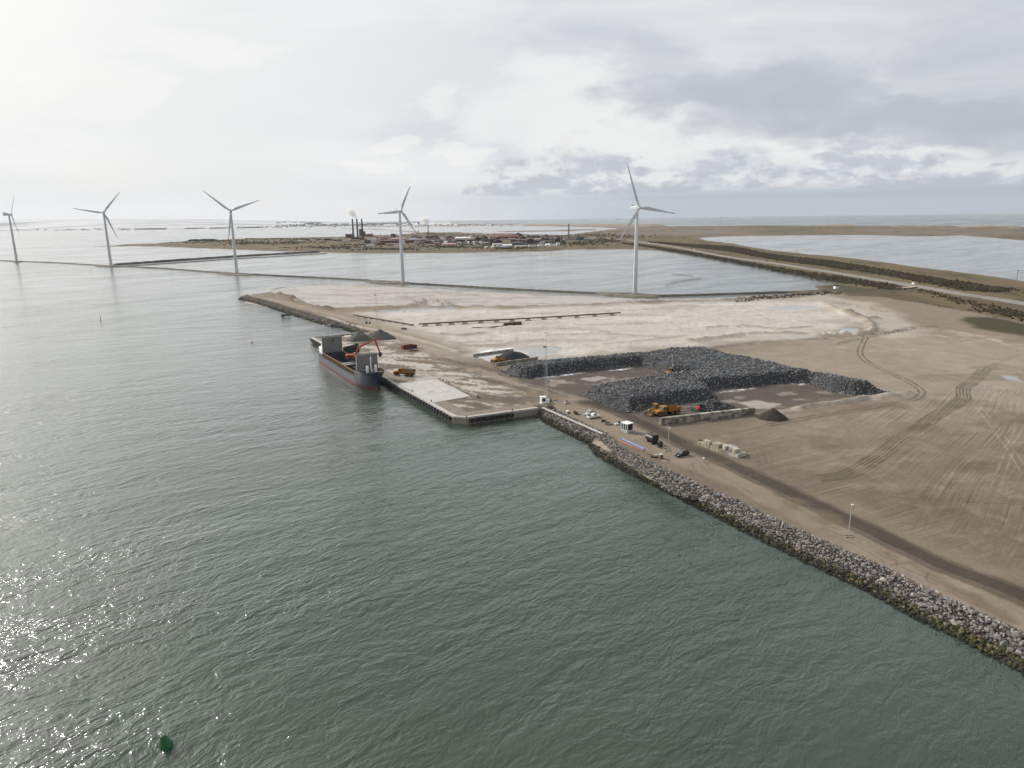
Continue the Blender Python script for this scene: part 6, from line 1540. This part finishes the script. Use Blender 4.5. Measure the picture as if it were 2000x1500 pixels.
turbine(33, 511, (19.5, 419), 43.5, (.97, .24), R(36), 'farthest white wind turbine at the left edge', 1.12)
mb = MB(); mb.bbox((0, 0, 1.2), (5, 2.4, 2.4), .1); o = mb.build('equipment_box', WHITE); x, y = G(772, 551, 1.5); o.location = (x, y, 1.5); tag(o, 'small pale equipment box at the foot of the turbine by the chimneys', 'box')

# ------------------------------------------------------------------ chemical works on the peninsula
FAC = lambda px, py: G(px, py, 2.2)
BR = {'maroon': lin(84,54,54,1.4), 'dark': lin(54,42,45,1.4), 'brick': lin(138,76,64,1.4), 'pink': lin(156,124,120,1.45), 'white': (.72,.72,.72), 'grey': lin(146,142,140,1.4), 'cream': lin(206,188,158,1.4), 'teal': lin(86,110,112,1.3), 'tan': lin(168,146,126,1.4), 'roofpink': lin(196,164,160,1.4)}
def bmat(k): return mat('facade_%s' % k, BR[k], rough=.85, var=.22, scale=.12, bump=.1)
WIN = mat('factory_window', (.03, .035, .045), rough=.2)
def building(px, py, wpx, hpx, roof, wall, roofc, label, name='factory_building', depth=None, group=None):
    x, y = FAC(px, py); d = math.hypot(x, y, CAM_H); s = d/FOCAL; W_, Hh = wpx*s, hpx*s*1.02; D_ = depth or max(8, W_*.55)
    e = thing(name, label, 'building', (x, y, max(ground_z(x, y), 1.5)-.3), -math.atan2(x, y)*.55+R(6), group)
    eave = Hh*(.62 if roof == 'gable' else (.8 if roof == 'shed' else .97))
    mb = MB()
    if roof == 'gable':
        mb.prism([(-W_/2, 0), (W_/2, 0), (W_/2, eave), (0, Hh), (-W_/2, eave)] if W_ < D_*1.2 else [(-D_/2, 0), (D_/2, 0), (D_/2, eave), (0, Hh), (-D_/2, eave)], 0 if W_ < D_*1.2 else -W_/2, D_ if W_ < D_*1.2 else W_/2, 'XZ' if W_ < D_*1.2 else 'YZ')
        if W_ >= D_*1.2: mb.v = [(a, b+D_/2, c) for a, b, c in mb.v]
    else:
        mb.box((0, D_/2, eave/2), (W_, D_, eave))
    wl = mb.build('wall', bmat(wall), e)
    rf = MB()
    if roof == 'gable':
        t = .25*max(1, Hh/12)
        if W_ < D_*1.2:
            for s_ in (-1, 1): rf.add([(0, -.5, Hh+t), (0, D_+.5, Hh+t), (s_*(W_/2+.5), D_+.5, eave-.1), (s_*(W_/2+.5), -.5, eave-.1), (0, -.5, Hh), (0, D_+.5, Hh), (s_*(W_/2+.5), D_+.5, eave-.1-t), (s_*(W_/2+.5), -.5, eave-.1-t)], [(0,1,2,3),(7,6,5,4),(0,3,7,4),(1,5,6,2),(3,2,6,7)])
        else:
            for y0, y1 in ((-.5, D_/2), (D_+.5, D_/2)): rf.add([(-W_/2-.5, y1, Hh+t), (W_/2+.5, y1, Hh+t), (W_/2+.5, y0, eave-.1), (-W_/2-.5, y0, eave-.1), (-W_/2-.5, y1, Hh), (W_/2+.5, y1, Hh), (W_/2+.5, y0, eave-.1-t), (-W_/2-.5, y0, eave-.1-t)], [(0,1,2,3),(7,6,5,4),(0,3,7,4),(1,5,6,2),(3,2,6,7)])
    elif roof == 'shed':
        rf.add([(-W_/2-.3, -.3, eave+.01), (W_/2+.3, -.3, eave+.01), (W_/2+.3, D_+.3, Hh), (-W_/2-.3, D_+.3, Hh), (-W_/2-.3, D_+.3, eave), (W_/2+.3, D_+.3, eave)], [(0,1,2,3),(3,2,5,4),(0,3,4),(1,5,2)])
    else:
        rf.box((0, D_/2, eave+.3), (W_+.6, D_+.6, .6))
    rf.build('roof', bmat(roofc), e)
    if Hh > 7:
        n = min(6, max(2, int(W_/9)))
        for k in range(n):
            wn = MB(); wn.box((-W_/2+(k+.5)*W_/n, -.06, eave*.55), (W_/n*.5, .14, eave*.28)); wn.build('window', WIN, e)
    return e
def chimney(px, py, top_py, r0, r1, m, label, cap=None, group=None, name='chimney'):
    x, y = FAC(px, py); d = math.hypot(x, y); z0 = 1.8
    rt = ray(px, top_py); ztop = CAM_H + rt[2]/math.hypot(rt[0], rt[1])*d
    e = thing(name, label, 'chimney', (x, y, z0), 0, group)
    mb = MB(); mb.lathe([(r0, 0), (r1, ztop-z0)], n=16); mb.build('shaft', m, e, smooth=True)
    mb = MB(); mb.lathe([(r1*1.15, ztop-z0-3), (r1*1.15, ztop-z0+.1), (r1*.8, ztop-z0+.1)], n=16); mb.build('collar', cap or m, e)
    mb = MB(); mb.bbox((0, 0, 1.5), (r0*3.4, r0*3.4, 3.4), .3); mb.build('plinth', bmat('dark'), e)
    return (x, y, ztop)
CHD = mat('chimney_blue_black', lin(40,42,64,1.3), rough=.7, var=.15, scale=.1)
chimney(690.5, 466, 427.8, 3.3, 2.6, CHD, 'leftmost of the three tall blue black chimneys', group='three blue black chimneys')
c2 = chimney(699, 465.7, 427.6, 3.3, 2.6, CHD, 'middle one of the three tall blue black chimneys, smoking', group='three blue black chimneys')
chimney(708.5, 465.5, 427.6, 3.3, 2.6, CHD, 'rightmost of the three tall blue black chimneys', group='three blue black chimneys')
c4 = chimney(837, 470, 441, 1.7, 1.1, mat('chimney_brown', lin(120,96,90,1.3), rough=.8), 'thin lone brown chimney with white steam', name='chimney')
c5 = chimney(1111, 464.5, 437.6, 2.0, 1.8, mat('chimney_dark', lin(70,70,66,1.3), rough=.8), 'dark lattice like stack alone at the right end of the works', name='chimney')
# works buildings: sighted base, width, height in frame units; nearer rows lie lower
B = [(706,461,8,13,'flat','maroon','dark','tall narrow maroon block directly behind the chimneys',26),
 (711,462,6,10,'shed','dark','maroon','dark sloping annex on the tall maroon block',20),
 (682,464.5,13,7,'gable','maroon','maroon','small maroon gabled house left of the chimneys',None),
 (722,462,14,5,'gable','maroon','brick','low maroon shed right of the chimneys',None),
 (699,468.5,24,4,'flat','dark','dark','dark low base building under the chimneys',14),
 (768,464.5,9,7.5,'flat','dark','dark','dark square block left of the nearer turbine tower',None),
 (788,461.5,9,4,'flat','cream','white','small cream house behind the turbine tower',None),
 (733,469,40,3,'flat','pink','roofpink','long pale pink flat store right of the chimneys',20),
 (778,468.5,26,4,'gable','pink','roofpink','pink gabled hall behind the turbine tower',None),
 (760,474.5,34,4.5,'flat','maroon','pink','long maroon hall with pink roof left of the turbine tower',None),
 (718,475,11,5.5,'gable','dark','dark','dark brown gabled barn below the chimneys',None),
 (690,471.5,26,3,'flat','tan','tan','long tan low building under the chimneys',None),
 (741,478.5,22,3.5,'flat','maroon','maroon','low maroon workshop at the waterside of the works, left',None),
 (768,480,22,3,'flat','pink','grey','low pink and grey store in front, left of the turbine tower',None),
 (800,474.5,16,5,'flat','maroon','pink','maroon block just right of the turbine tower',None),
 (788,477,5,8,'flat','white','white','small white silo block at the turbine tower',None),
 (812,471,20,3.5,'flat','tan','white','white roofed low store right of the turbine tower',None),
 (832,475.5,26,4,'flat','maroon','tan','maroon hall in front of the thin chimney',None),
 (850,463.5,12,4.5,'gable','dark','maroon','dark gabled shed right of the thin chimney',None),
 (862,468,18,3,'flat','white','white','long low white store behind the brick red house',None),
 (879,467.5,8,6,'flat','brick','brick','bright brick red block in the middle of the works',None),
 (862,477.5,9,6.5,'flat','brick','brick','bright brick red block at the waterside of the works',None),
 (878,475.5,9,5.5,'flat','grey','grey','grey blue cube between the two brick red blocks',None),
 (877,480,25,5,'gable','cream','roofpink','cream hall with wide pink gabled roof at the waterside',None),
 (905,467,28,4,'gable','white','white','long white roofed hall in the middle distance',None),
 (897,474,22,5,'flat','dark','maroon','dark maroon hall right of the pink roof',None),
 (920,473,16,5,'flat','maroon','pink','maroon block with pink roof near the white silo',None),
 (934,472.5,14,10,'gable','maroon','maroon','tall maroon gabled hall left of centre of the works',22),
 (946,469,13,9,'gable','dark','dark','tall dark gabled hall left of centre of the works',22),
 (955,475.5,26,8,'flat','maroon','maroon','broad maroon factory hall in the centre of the works',None),
 (973,476,16,8,'gable','dark','dark','dark gabled hall in front of the broad maroon hall',22),
 (994,466.5,40,7.5,'gable','maroon','brick','very long brown roofed hall, the largest of the works',26),
 (1013,464,16,9,'gable','dark','dark','high dark gabled hall behind the end of the longest hall',24),
 (1022,469.5,12,8.5,'gable','maroon','maroon','steep maroon gabled hall right of the longest hall',20),
 (1009,474,22,5,'flat','dark','maroon','dark hall in front of the longest hall',None),
 (1026,475,13,6,'flat','brick','brick','reddish block below the steep maroon hall',None),
 (1037,475.5,17,9.5,'gable','dark','dark','big dark gabled hall facing the water, right part of the works',26),
 (1050,476,12,6,'flat','maroon','maroon','maroon block beside the big dark gabled hall',None),
 (1046,464.5,18,4,'flat','maroon','grey','low maroon store behind the pipe racks',None),
 (1053,463.5,6,5,'gable','dark','dark','small dark gabled house behind the pipe racks',None),
 (1066,470,16,7,'shed','maroon','maroon','maroon shed roofed hall among the pipe racks',None),
 (1073,474.5,20,8,'flat','maroon','dark','maroon process hall with stacks at the right of the works',None),
 (1089,475,14,10,'gable','dark','dark','last big dark gabled hall at the right end of the works',26),
 (1098,475,13,6,'shed','dark','dark','dark lean to on the last big hall',None),
 (972,482,18,6,'flat','white','white','white box hall at the waterside of the works',None),
 (991,482.5,17,5.5,'gable','white','white','white tent like gabled hall at the waterside',None),
 (1013,479.5,26,5,'flat','teal','teal','long teal tank farm wall at the waterside',None),
 (1018,483,22,2.6,'flat','white','white','row of white parked trailers at the waterside',None),
 (1040,481.5,14,3,'flat','white','cream','low white and cream store at the waterside',None),
 (1055,481.5,6,3,'flat','white','white','small white hut at the waterside right',None),
 (988,486.5,19,3.5,'gable','dark','dark','small dark boathouse alone at the water edge',None),
 (1118,468.5,30,3,'flat','tan','pink','long low tan store right of the works',None),
 (1128,469,8,4.5,'flat','teal','teal','small teal block right of the works',None),
 (1137,469,8,6,'gable','maroon','dark','maroon gabled house right of the works',None),
 (1147,469.5,12,3,'gable','teal','teal','low teal house at the far right of the works',None),
 (640,469.5,14,3,'flat','dark','dark','dark low barn at the left end of the works',None),
 (655,467.5,9,3,'flat','white','white','white hut left of the chimneys',None),
 (660,470.5,18,3,'gable','maroon','maroon','maroon barn left of the chimneys',None),
 (610,470,10,2,'flat','white','white','white greenhouse among the bushes on the left',None),
 (585,471.5,10,2,'flat','white','white','white shed farthest left among the bushes',None),
 (676,473.5,14,2.4,'flat','grey','white','grey low store left below the chimneys',None),
 (724,480.5,16,2,'flat','white','white','low white store at the waterside, left',None)]
for b in B: building(*b[:8], depth=b[8])
# fillers nothing tells apart
r_ = random.Random(12)
for k in range(125):
    px = r_.uniform(712, 1098); py = r_.uniform(463.5, 481)
    c = r_.choice(['maroon', 'dark', 'pink', 'maroon', 'tan', 'grey', 'white'])
    w_ = {'maroon': 'maroon', 'dark': 'dark', 'pink': 'pink', 'tan': 'tan', 'grey': 'grey', 'white': 'white'}[c]
    building(px, py, r_.uniform(5, 15), r_.uniform(2.2, 5.4), r_.choice(['flat', 'flat', 'gable']), c, r_.choice([c, 'pink', 'dark', 'grey']), 'small %s outbuilding crowded among the halls of the works' % w_, 'outbuilding', group='small %s outbuildings of the works' % w_)
STK = mat('process_stack', lin(150,148,152,1.3), rough=.6, var=.1)
for k, (px, py, t_) in enumerate([(724,470,462),(744,468,456),(752,466,458.5),(766,466,456),(776,464,455),(818,466,449),(912,474,457),(942,478,462),(945,478,460),(1029,475,461),(1049,474,462),(1064,474,458),(1066,474,456),(1074,476,460),(1078,476,459),(1083,476,461),(1095,476,463),(1013,476,464),(957,478,466),(730,468,458),(757,468,459)]):
    chimney(px, py, t_, .9, .8, STK, 'thin grey process stack among the halls of the works', name='process_stack', group='thin process stacks of the works')
for px, py, rp, hp, lb in ((915,478,2.2,6.5,'slim white silo left of the tall maroon hall'), (926,478.5,2.0,7,'slim white silo right of its twin'), (1065,463,2.0,7,'white tower silo behind the right hand halls'), (939,482,3,3,'dome shaped pale tank at the waterside'), (950,483,3.4,2.2,'low white round tank at the waterside'), (925,470,3.2,5,'pale grey round tank in the middle of the works'), (931,470,3,4.5,'pale green round tank in the middle of the works'), (962,483.5,3,2.4,'low pale round tank by the white hall'), (908,483,3,2,'low grey round tank at the waterside'), (1126,465,2,2.2,'turquoise domed tank right of the works'), (946,479.5,3.0,3.0,'yellow topped round tank at the waterside'), (1034,480.5,2.5,2.2,'low yellow round tank at the waterside')):
    x, y = FAC(px, py); s = math.hypot(x, y)/FOCAL; e = thing('storage_tank', lb, 'tank', (x, y, 2.0))
    c = WHITE if 'white' in lb else (mat('tank_yellow', lin(206,178,90,1.3), rough=.6) if 'yellow' in lb else (mat('tank_turquoise', lin(90,190,190,1.3), rough=.6) if 'turq' in lb else bmat('grey')))
    mb = MB(); mb.lathe([(rp*s, 0), (rp*s, hp*s*.85)], n=14); mb.build('shell', c, e, smooth=True)
    mb = MB(); mb.lathe([(rp*s, hp*s*.85), (rp*s*.6, hp*s*.97), (.05, hp*s)], n=14); mb.build('lid', c, e, smooth=True)
for k, (px, py, t_) in enumerate([(728,470,450),(819,470,448),(911,456.5,444),(963,456,443),(1006,458,452),(1058,459,452)]):
    x, y = FAC(px, py); rt = ray(px, t_); zt = CAM_H+rt[2]/math.hypot(rt[0], rt[1])*math.hypot(x, y)
    e = thing('radio_mast', 'thin grey mast rising behind the works', 'mast', (x, y, 2), 0, 'thin masts behind the works'); mb = MB(); mb.cyl((0, 0, 0), (0, 0, zt-2), .5, .25, 6); mb.build('pole', GALV, e); mb = MB(); mb.box((0, 0, zt-4), (3, .4, .4)); mb.build('crossbar', GALV, e)
# steam and smoke: small real volumes drifting left
def plume(name, label, top, pts, dens):
    m = bpy.data.materials.new(name); m.use_nodes = True; t = NT(m.node_tree); t.n.remove(t.n['Principled BSDF'])
    v = t.new('ShaderNodeVolumePrincipled'); v.inputs['Color'].default_value = (.98, .98, .97, 1); v.inputs['Density'].default_value = dens; v.inputs['Anisotropy'].default_value = .3
    t.l.new(v.outputs[0], t.n['Material Output'].inputs['Volume'])
    secs = []
    rr_ = random.Random(len(label))
    for k, (dx_, dz_, r) in enumerate(pts):
        secs.append([(top[0]+dx_+math.cos(a)*r*rr_.uniform(.8, 1.25), top[1]+math.sin(a)*r*.9, top[2]+dz_+math.cos(a)*r*.75*rr_.uniform(.8, 1.2)) for a in np.linspace(0, 6.283, 13)[:-1]])
    mb = MB(); mb.loft(secs); o = mb.build(name, m, smooth=True); tag(o, label, 'smoke', kind='stuff')
plume('smoke_plume', 'pale smoke drifting left from the middle dark chimney', c2, [(0,.5,2.4),(-3,6,5.5),(-8,13,8.5),(-15,20,11),(-22,28,10.5),(-28,34,6.5),(-31,38,1.2)], .12)
plume('steam_plume', 'white steam puff above the thin brown chimney', c4, [(0,.3,1.6),(-.5,5,4.5),(-2,11,8),(-6,17,10),(-12,21,9),(-18,24,6),(-22,26,1.2)], .14)

# utility poles along the far road, hut, cars on the road
for px, py, t_ in ((1447,484,475.5),(1553,512.5,485.5),(1710.5,533,501.5),(1979.5,573,541)):
    x, y = G(px, py, 2.5); rt = ray(px+1.5, t_); zt = CAM_H+rt[2]/math.hypot(rt[0], rt[1])*math.hypot(x, y)
    e = thing('utility_pole', 'thin utility pole beside the scrub belt along the far road', 'utility pole', (x, y, 2), .4, 'utility poles along the far road')
    mb = MB(); mb.cyl((0, 0, 0), (0, 0, zt-2), .20, .14, 6); mb.build('pole', bmat('grey'), e); mb = MB(); mb.box((0, 0, zt-3), (2.4, .2, .2)); mb.build('crossarm', bmat('grey'), e)
lp_ = thing('road_lamp', 'dark lamp pole on the lagoon shore at the right edge', 'lamp post', (*G(1986, 546, 2), 1.5)); mb = MB(); mb.cyl((0, 0, 0), (0, 0, 9.5), .2, .14, 6); mb.build('pole', DARKM, lp_); mb = MB(); mb.bbox((0, 0, 9.8), (1.3, .8, .8), .1); mb.build('lamp_head', DARKM, lp_)
ht = thing('site_hut', 'small white hut on the flat at the lagoon corner', 'hut', (*G(1633, 563, 2), 1.6), .3); mb = MB(); mb.box((0, 0, 1.3), (4, 3, 2.6)); mb.build('wall', WHITE, ht); mb = MB(); mb.prism([(-1.8, 2.6), (1.8, 2.6), (0, 3.6)], -2.2, 2.2, 'YZ'); mb.build('roof', bmat('dark'), ht)
for px, py, c_, lb in ((1267,474.5,WHITE,'white van on the far road near the works'), (1356,488.6,WHITE,'white car on the far road behind the nearest turbine'), (1497,510.6,BLACK,'dark car on the far road above the lagoon'), (1784,555.5,WHITE,'pale car by the far road junction'), (1270,473.8,BLACK,'dark car ahead of the white van on the far road')):
    x, y = G(px, py, 3.4); e = thing('road_vehicle', lb, 'car', (x, y, 3.36), math.atan2(*reversed([G(px+10, py+1.5, 3.4)[i]-G(px, py, 3.4)[i] for i in (0, 1)])))
    mb = MB(); mb.bbox((0, 0, .75), (4.4, 1.8, .8), .2); mb.bbox((-.2, 0, 1.35), (2.6, 1.6, .7), .25); mb.build('body', c_, e)
    mb = MB()
    for x_ in (-1.4, 1.4):
        for y_ in (-.85, .85): mb.cyl((x_, y_-.1, .34), (x_, y_+.1, .34), .34, .34, 8)
    mb.build('wheel_set', RUBBER, e)
# a raft of resting birds on the lagoon
mb = MB(); r_ = random.Random(3)
for k in range(300):
    t = r_.random(); px = 1301+t*70+r_.gauss(0,2); py = 557-13*t**.55+r_.gauss(0, 2.0)*(1-.5*t); x, y = G(px, py, 0)
    mb.add([(x-.4, y, 0), (x, y-.2, .05), (x+.4, y, .1), (x, y+.2, .05), (x, y, .28)], [(0,1,4),(1,2,4),(2,3,4),(3,0,4)])
for k in range(120):
    t = r_.random(); px = 1312+t*42; py = 535+4.5*t+r_.gauss(0, .6); x, y = G(px, py, 0)
    mb.add([(x-.4, y, 0), (x, y-.2, .05), (x+.4, y, .1), (x, y+.2, .05), (x, y, .28)], [(0,1,4),(1,2,4),(2,3,4),(3,0,4)])
tag(mb.build('bird_flock', mat('bird_dark', (.16, .16, .16), rough=.9)), 'dark raft of resting water birds on the lagoon', 'birds', kind='stuff')
# ships far out
for px, py, W_, m_, lb in ((1208,428.6,34,mat('ship_red', lin(190,120,120,1.3), rough=.7),'tiny reddish ship on the sea left of the nearest turbine'), (1408,425.8,26,mat('ship_dark', lin(90,84,90,1.3), rough=.7),'tiny dark ship on the sea right of the nearest turbine')):
    x, y = G(px, py, 0); e = thing('distant_ship', lb, 'ship', (x, y, 0), .1); mb = MB(); mb.prism([(-W_, 6), (-W_*.9, 0), (W_*.85, 0), (W_, 8), (W_*.7, 6)], -5, 5, 'XZ'); mb.build('hull', m_, e); mb = MB(); mb.box((-W_*.6, 0, 12), (W_*.4, 8, 12)); mb.cyl((W_*.3, 0, 6), (W_*.3, 0, 24), .8, .5, 6); mb.build('superstructure', WHITE, e)

# ------------------------------------------------------------------ far shores: snowy farmland, woods, town
def far_land(name, az0, az1, shore, r1, top, seed, nA=520, nR=60, wobb=1.0):
    A = np.linspace(az0, az1, nA); T = np.linspace(0, 1, nR)
    s_ = np.array([shore(a) for a in A]); tp = np.array([top(a) for a in A])
    AA_, TT = np.meshgrid(A, T, indexing='ij'); RR_ = s_[:, None]*(1-TT)+r1*TT
    X_, Y_ = RR_*np.sin(AA_), RR_*np.cos(AA_)
    Z_ = 1.5 + (tp[:, None])*sstep(TT, .02, .95)*(.75+.5*fbm(X_/1400, Y_/2600, 4, seed)) + 14*(fbm(AA_*7000/900, RR_/700, 3, seed+3)-.5)*sstep(TT, .03, .3)
    Z_[:, 0] = -.5
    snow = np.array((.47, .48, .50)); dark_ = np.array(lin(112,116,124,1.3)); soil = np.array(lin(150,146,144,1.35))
    c = np.tile(snow, (X_.size, 1)).astype(np.float32)
    f1 = fbm(AA_*7000/1500, RR_/420, 4, seed+7).ravel(); f2 = fbm(AA_*7000/620, RR_/150, 4, seed+9).ravel()
    m1 = sstep(f1, .46, .66)[:, None]*.45; c = c*(1-m1)+soil*m1
    m2 = sstep(f2, .52, .66)[:, None]*.6; c = c*(1-m2)+dark_*m2
    v = np.stack([X_.ravel(), Y_.ravel(), Z_.ravel()], 1); idg = np.arange(X_.size).reshape(X_.shape)
    f = np.stack([idg[:-1, :-1], idg[:-1, 1:], idg[1:, 1:], idg[1:, :-1]], -1).reshape(-1, 4)
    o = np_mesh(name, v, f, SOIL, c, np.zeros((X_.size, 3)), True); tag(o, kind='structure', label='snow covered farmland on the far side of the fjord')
    return lambda a, t: (np.interp(a, A, s_)*(1-t)+r1*t)
def px_az(px): return azel(px, 440)[0]
shore_tab = [(-400, 452), (0, 450.3), (130, 450), (250, 449.6), (400, 447.8), (547, 445.3), (600, 444.6), (700, 443.2), (760, 442.2), (900, 440.5)]
SA = [px_az(a) for a, _ in shore_tab]; SR = [math.hypot(*G(a, b, 0)) for a, b in shore_tab]
sky_tab = [(-400, 428), (0, 428.6), (100, 428.2), (300, 428.6), (420, 429.5), (480, 431), (560, 432.2), (700, 434.2), (800, 435.5), (900, 437)]
R1 = 11500
def top_h(a):
    px = np.interp(a, [px_az(p) for p, _ in sky_tab], [p for p, _ in sky_tab]); py = np.interp(px, [p for p, _ in sky_tab], [q for _, q in sky_tab])
    r = ray(px, py); return max(4, CAM_H + r[2]/math.hypot(r[0], r[1])*R1)
rad = far_land('hills', px_az(-300), px_az(880), lambda a: np.interp(a, SA, SR), R1, top_h, 701)
def far_wood(name, label, px0, px1, t0, t1, n, h, seed, kind='stuff'):
    r = np.random.default_rng(seed); a = r.uniform(px_az(px0), px_az(px1), n); t = r.uniform(t0, t1, n)
    gate = fbm(a*60+seed, t*4, 3, seed) > .46; a, t = a[gate], t[gate]; n = len(a)
    rr_ = np.interp(a, SA, SR)*(1-t)+R1*t; x, y = rr_*np.sin(a), rr_*np.cos(a)
    tp = np.array([top_h(q) for q in a]); z = 1.5+tp*sstep(t, .02, .95)*(.75+.5*fbm(x/1400, y/2600, 4, 701)) + 14*(fbm(a*7000/900, rr_/700, 3, 704)-.5)*sstep(t, .03, .3)
    hh = h*r.uniform(.6, 1.3, n)
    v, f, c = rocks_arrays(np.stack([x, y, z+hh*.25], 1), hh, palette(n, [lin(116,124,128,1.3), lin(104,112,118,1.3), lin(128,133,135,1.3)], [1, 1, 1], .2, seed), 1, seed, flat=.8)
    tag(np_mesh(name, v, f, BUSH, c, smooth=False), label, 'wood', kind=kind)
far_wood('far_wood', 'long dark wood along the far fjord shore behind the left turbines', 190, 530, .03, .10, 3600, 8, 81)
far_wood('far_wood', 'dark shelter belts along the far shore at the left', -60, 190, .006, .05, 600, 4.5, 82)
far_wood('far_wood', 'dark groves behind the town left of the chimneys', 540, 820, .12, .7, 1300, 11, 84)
# town of white houses on the far shore
HOUSE = MB(); HOUSE.box((0, 0, 2), (14, 9, 4)); hw = HOUSE.mesh('wall', mat('far_house_white', (.74, .74, .74), rough=.8))
HR = MB(); HR.prism([(-5, 4), (5, 4), (0, 7.5)], -7.5, 7.5, 'YZ'); hr = [HR.mesh('roof', mat('far_roof_%d' % i, c, rough=.8)) for i, c in enumerate((lin(110,104,108,1.3), (.72,.73,.75), lin(140,110,104,1.3)))]
r_ = random.Random(21)
spots = []
for k in range(46): px = 505+ (k/46)*100 if k < 24 else r_.uniform(440, 660); spots.append((px, r_.uniform(443.2, 445.6) - (px-505)*.008, 'on the snowy shore behind the left turbines'))
for k in range(60): px = r_.uniform(720, 985); spots.append((px, 441.6+r_.uniform(-1.6, .6)-(px-720)*.006, 'in the coastal town behind the works'))
for k in range(16): spots.append((r_.uniform(20, 240), r_.uniform(447.6, 449.4), 'on the far shore beyond the two left turbines'))
for px, py, where in spots:
    x, y = G(px, py, 3); e = thing('far_house', 'tiny white house with pitched roof %s' % where, 'house', (x, y, 1.6+ (0 if where[:2] == 'in' else 1.5)), r_.uniform(0, 3.1), 'white houses %s' % where)
    e.scale = [r_.uniform(.8, 1.7)]*3
    for nm, me in (('wall', hw), ('roof', r_.choice(hr))):
        o = bpy.data.objects.new(nm, me); C.objects.link(o); o.parent = e
# trees of the coastal town
r2 = np.random.default_rng(5); pts_ = []
for k in range(420):
    px = r2.uniform(660, 1000); pts_.append(G(px, 441.2+r2.normal()*.7-(px-720)*.006, 3))
pts_ = np.array(pts_)
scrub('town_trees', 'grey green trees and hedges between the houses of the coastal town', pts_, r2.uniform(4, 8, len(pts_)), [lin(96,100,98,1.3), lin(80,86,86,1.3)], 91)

# ------------------------------------------------------------------ sea air
hz_ = MB(); hz_.box((0, 6000, 170), (30600, 19200, 344))
m = bpy.data.materials.new('haze_air'); m.use_nodes = True; t = NT(m.node_tree); t.n.remove(t.n['Principled BSDF'])
v = t.new('ShaderNodeVolumePrincipled'); v.inputs['Color'].default_value = (.93, .95, 1.0, 1); v.inputs['Density'].default_value = 1.9e-5; v.inputs['Anisotropy'].default_value = .2
t.l.new(v.outputs[0], t.n['Material Output'].inputs['Volume'])
tag(hz_.build('haze', m), kind='stuff')
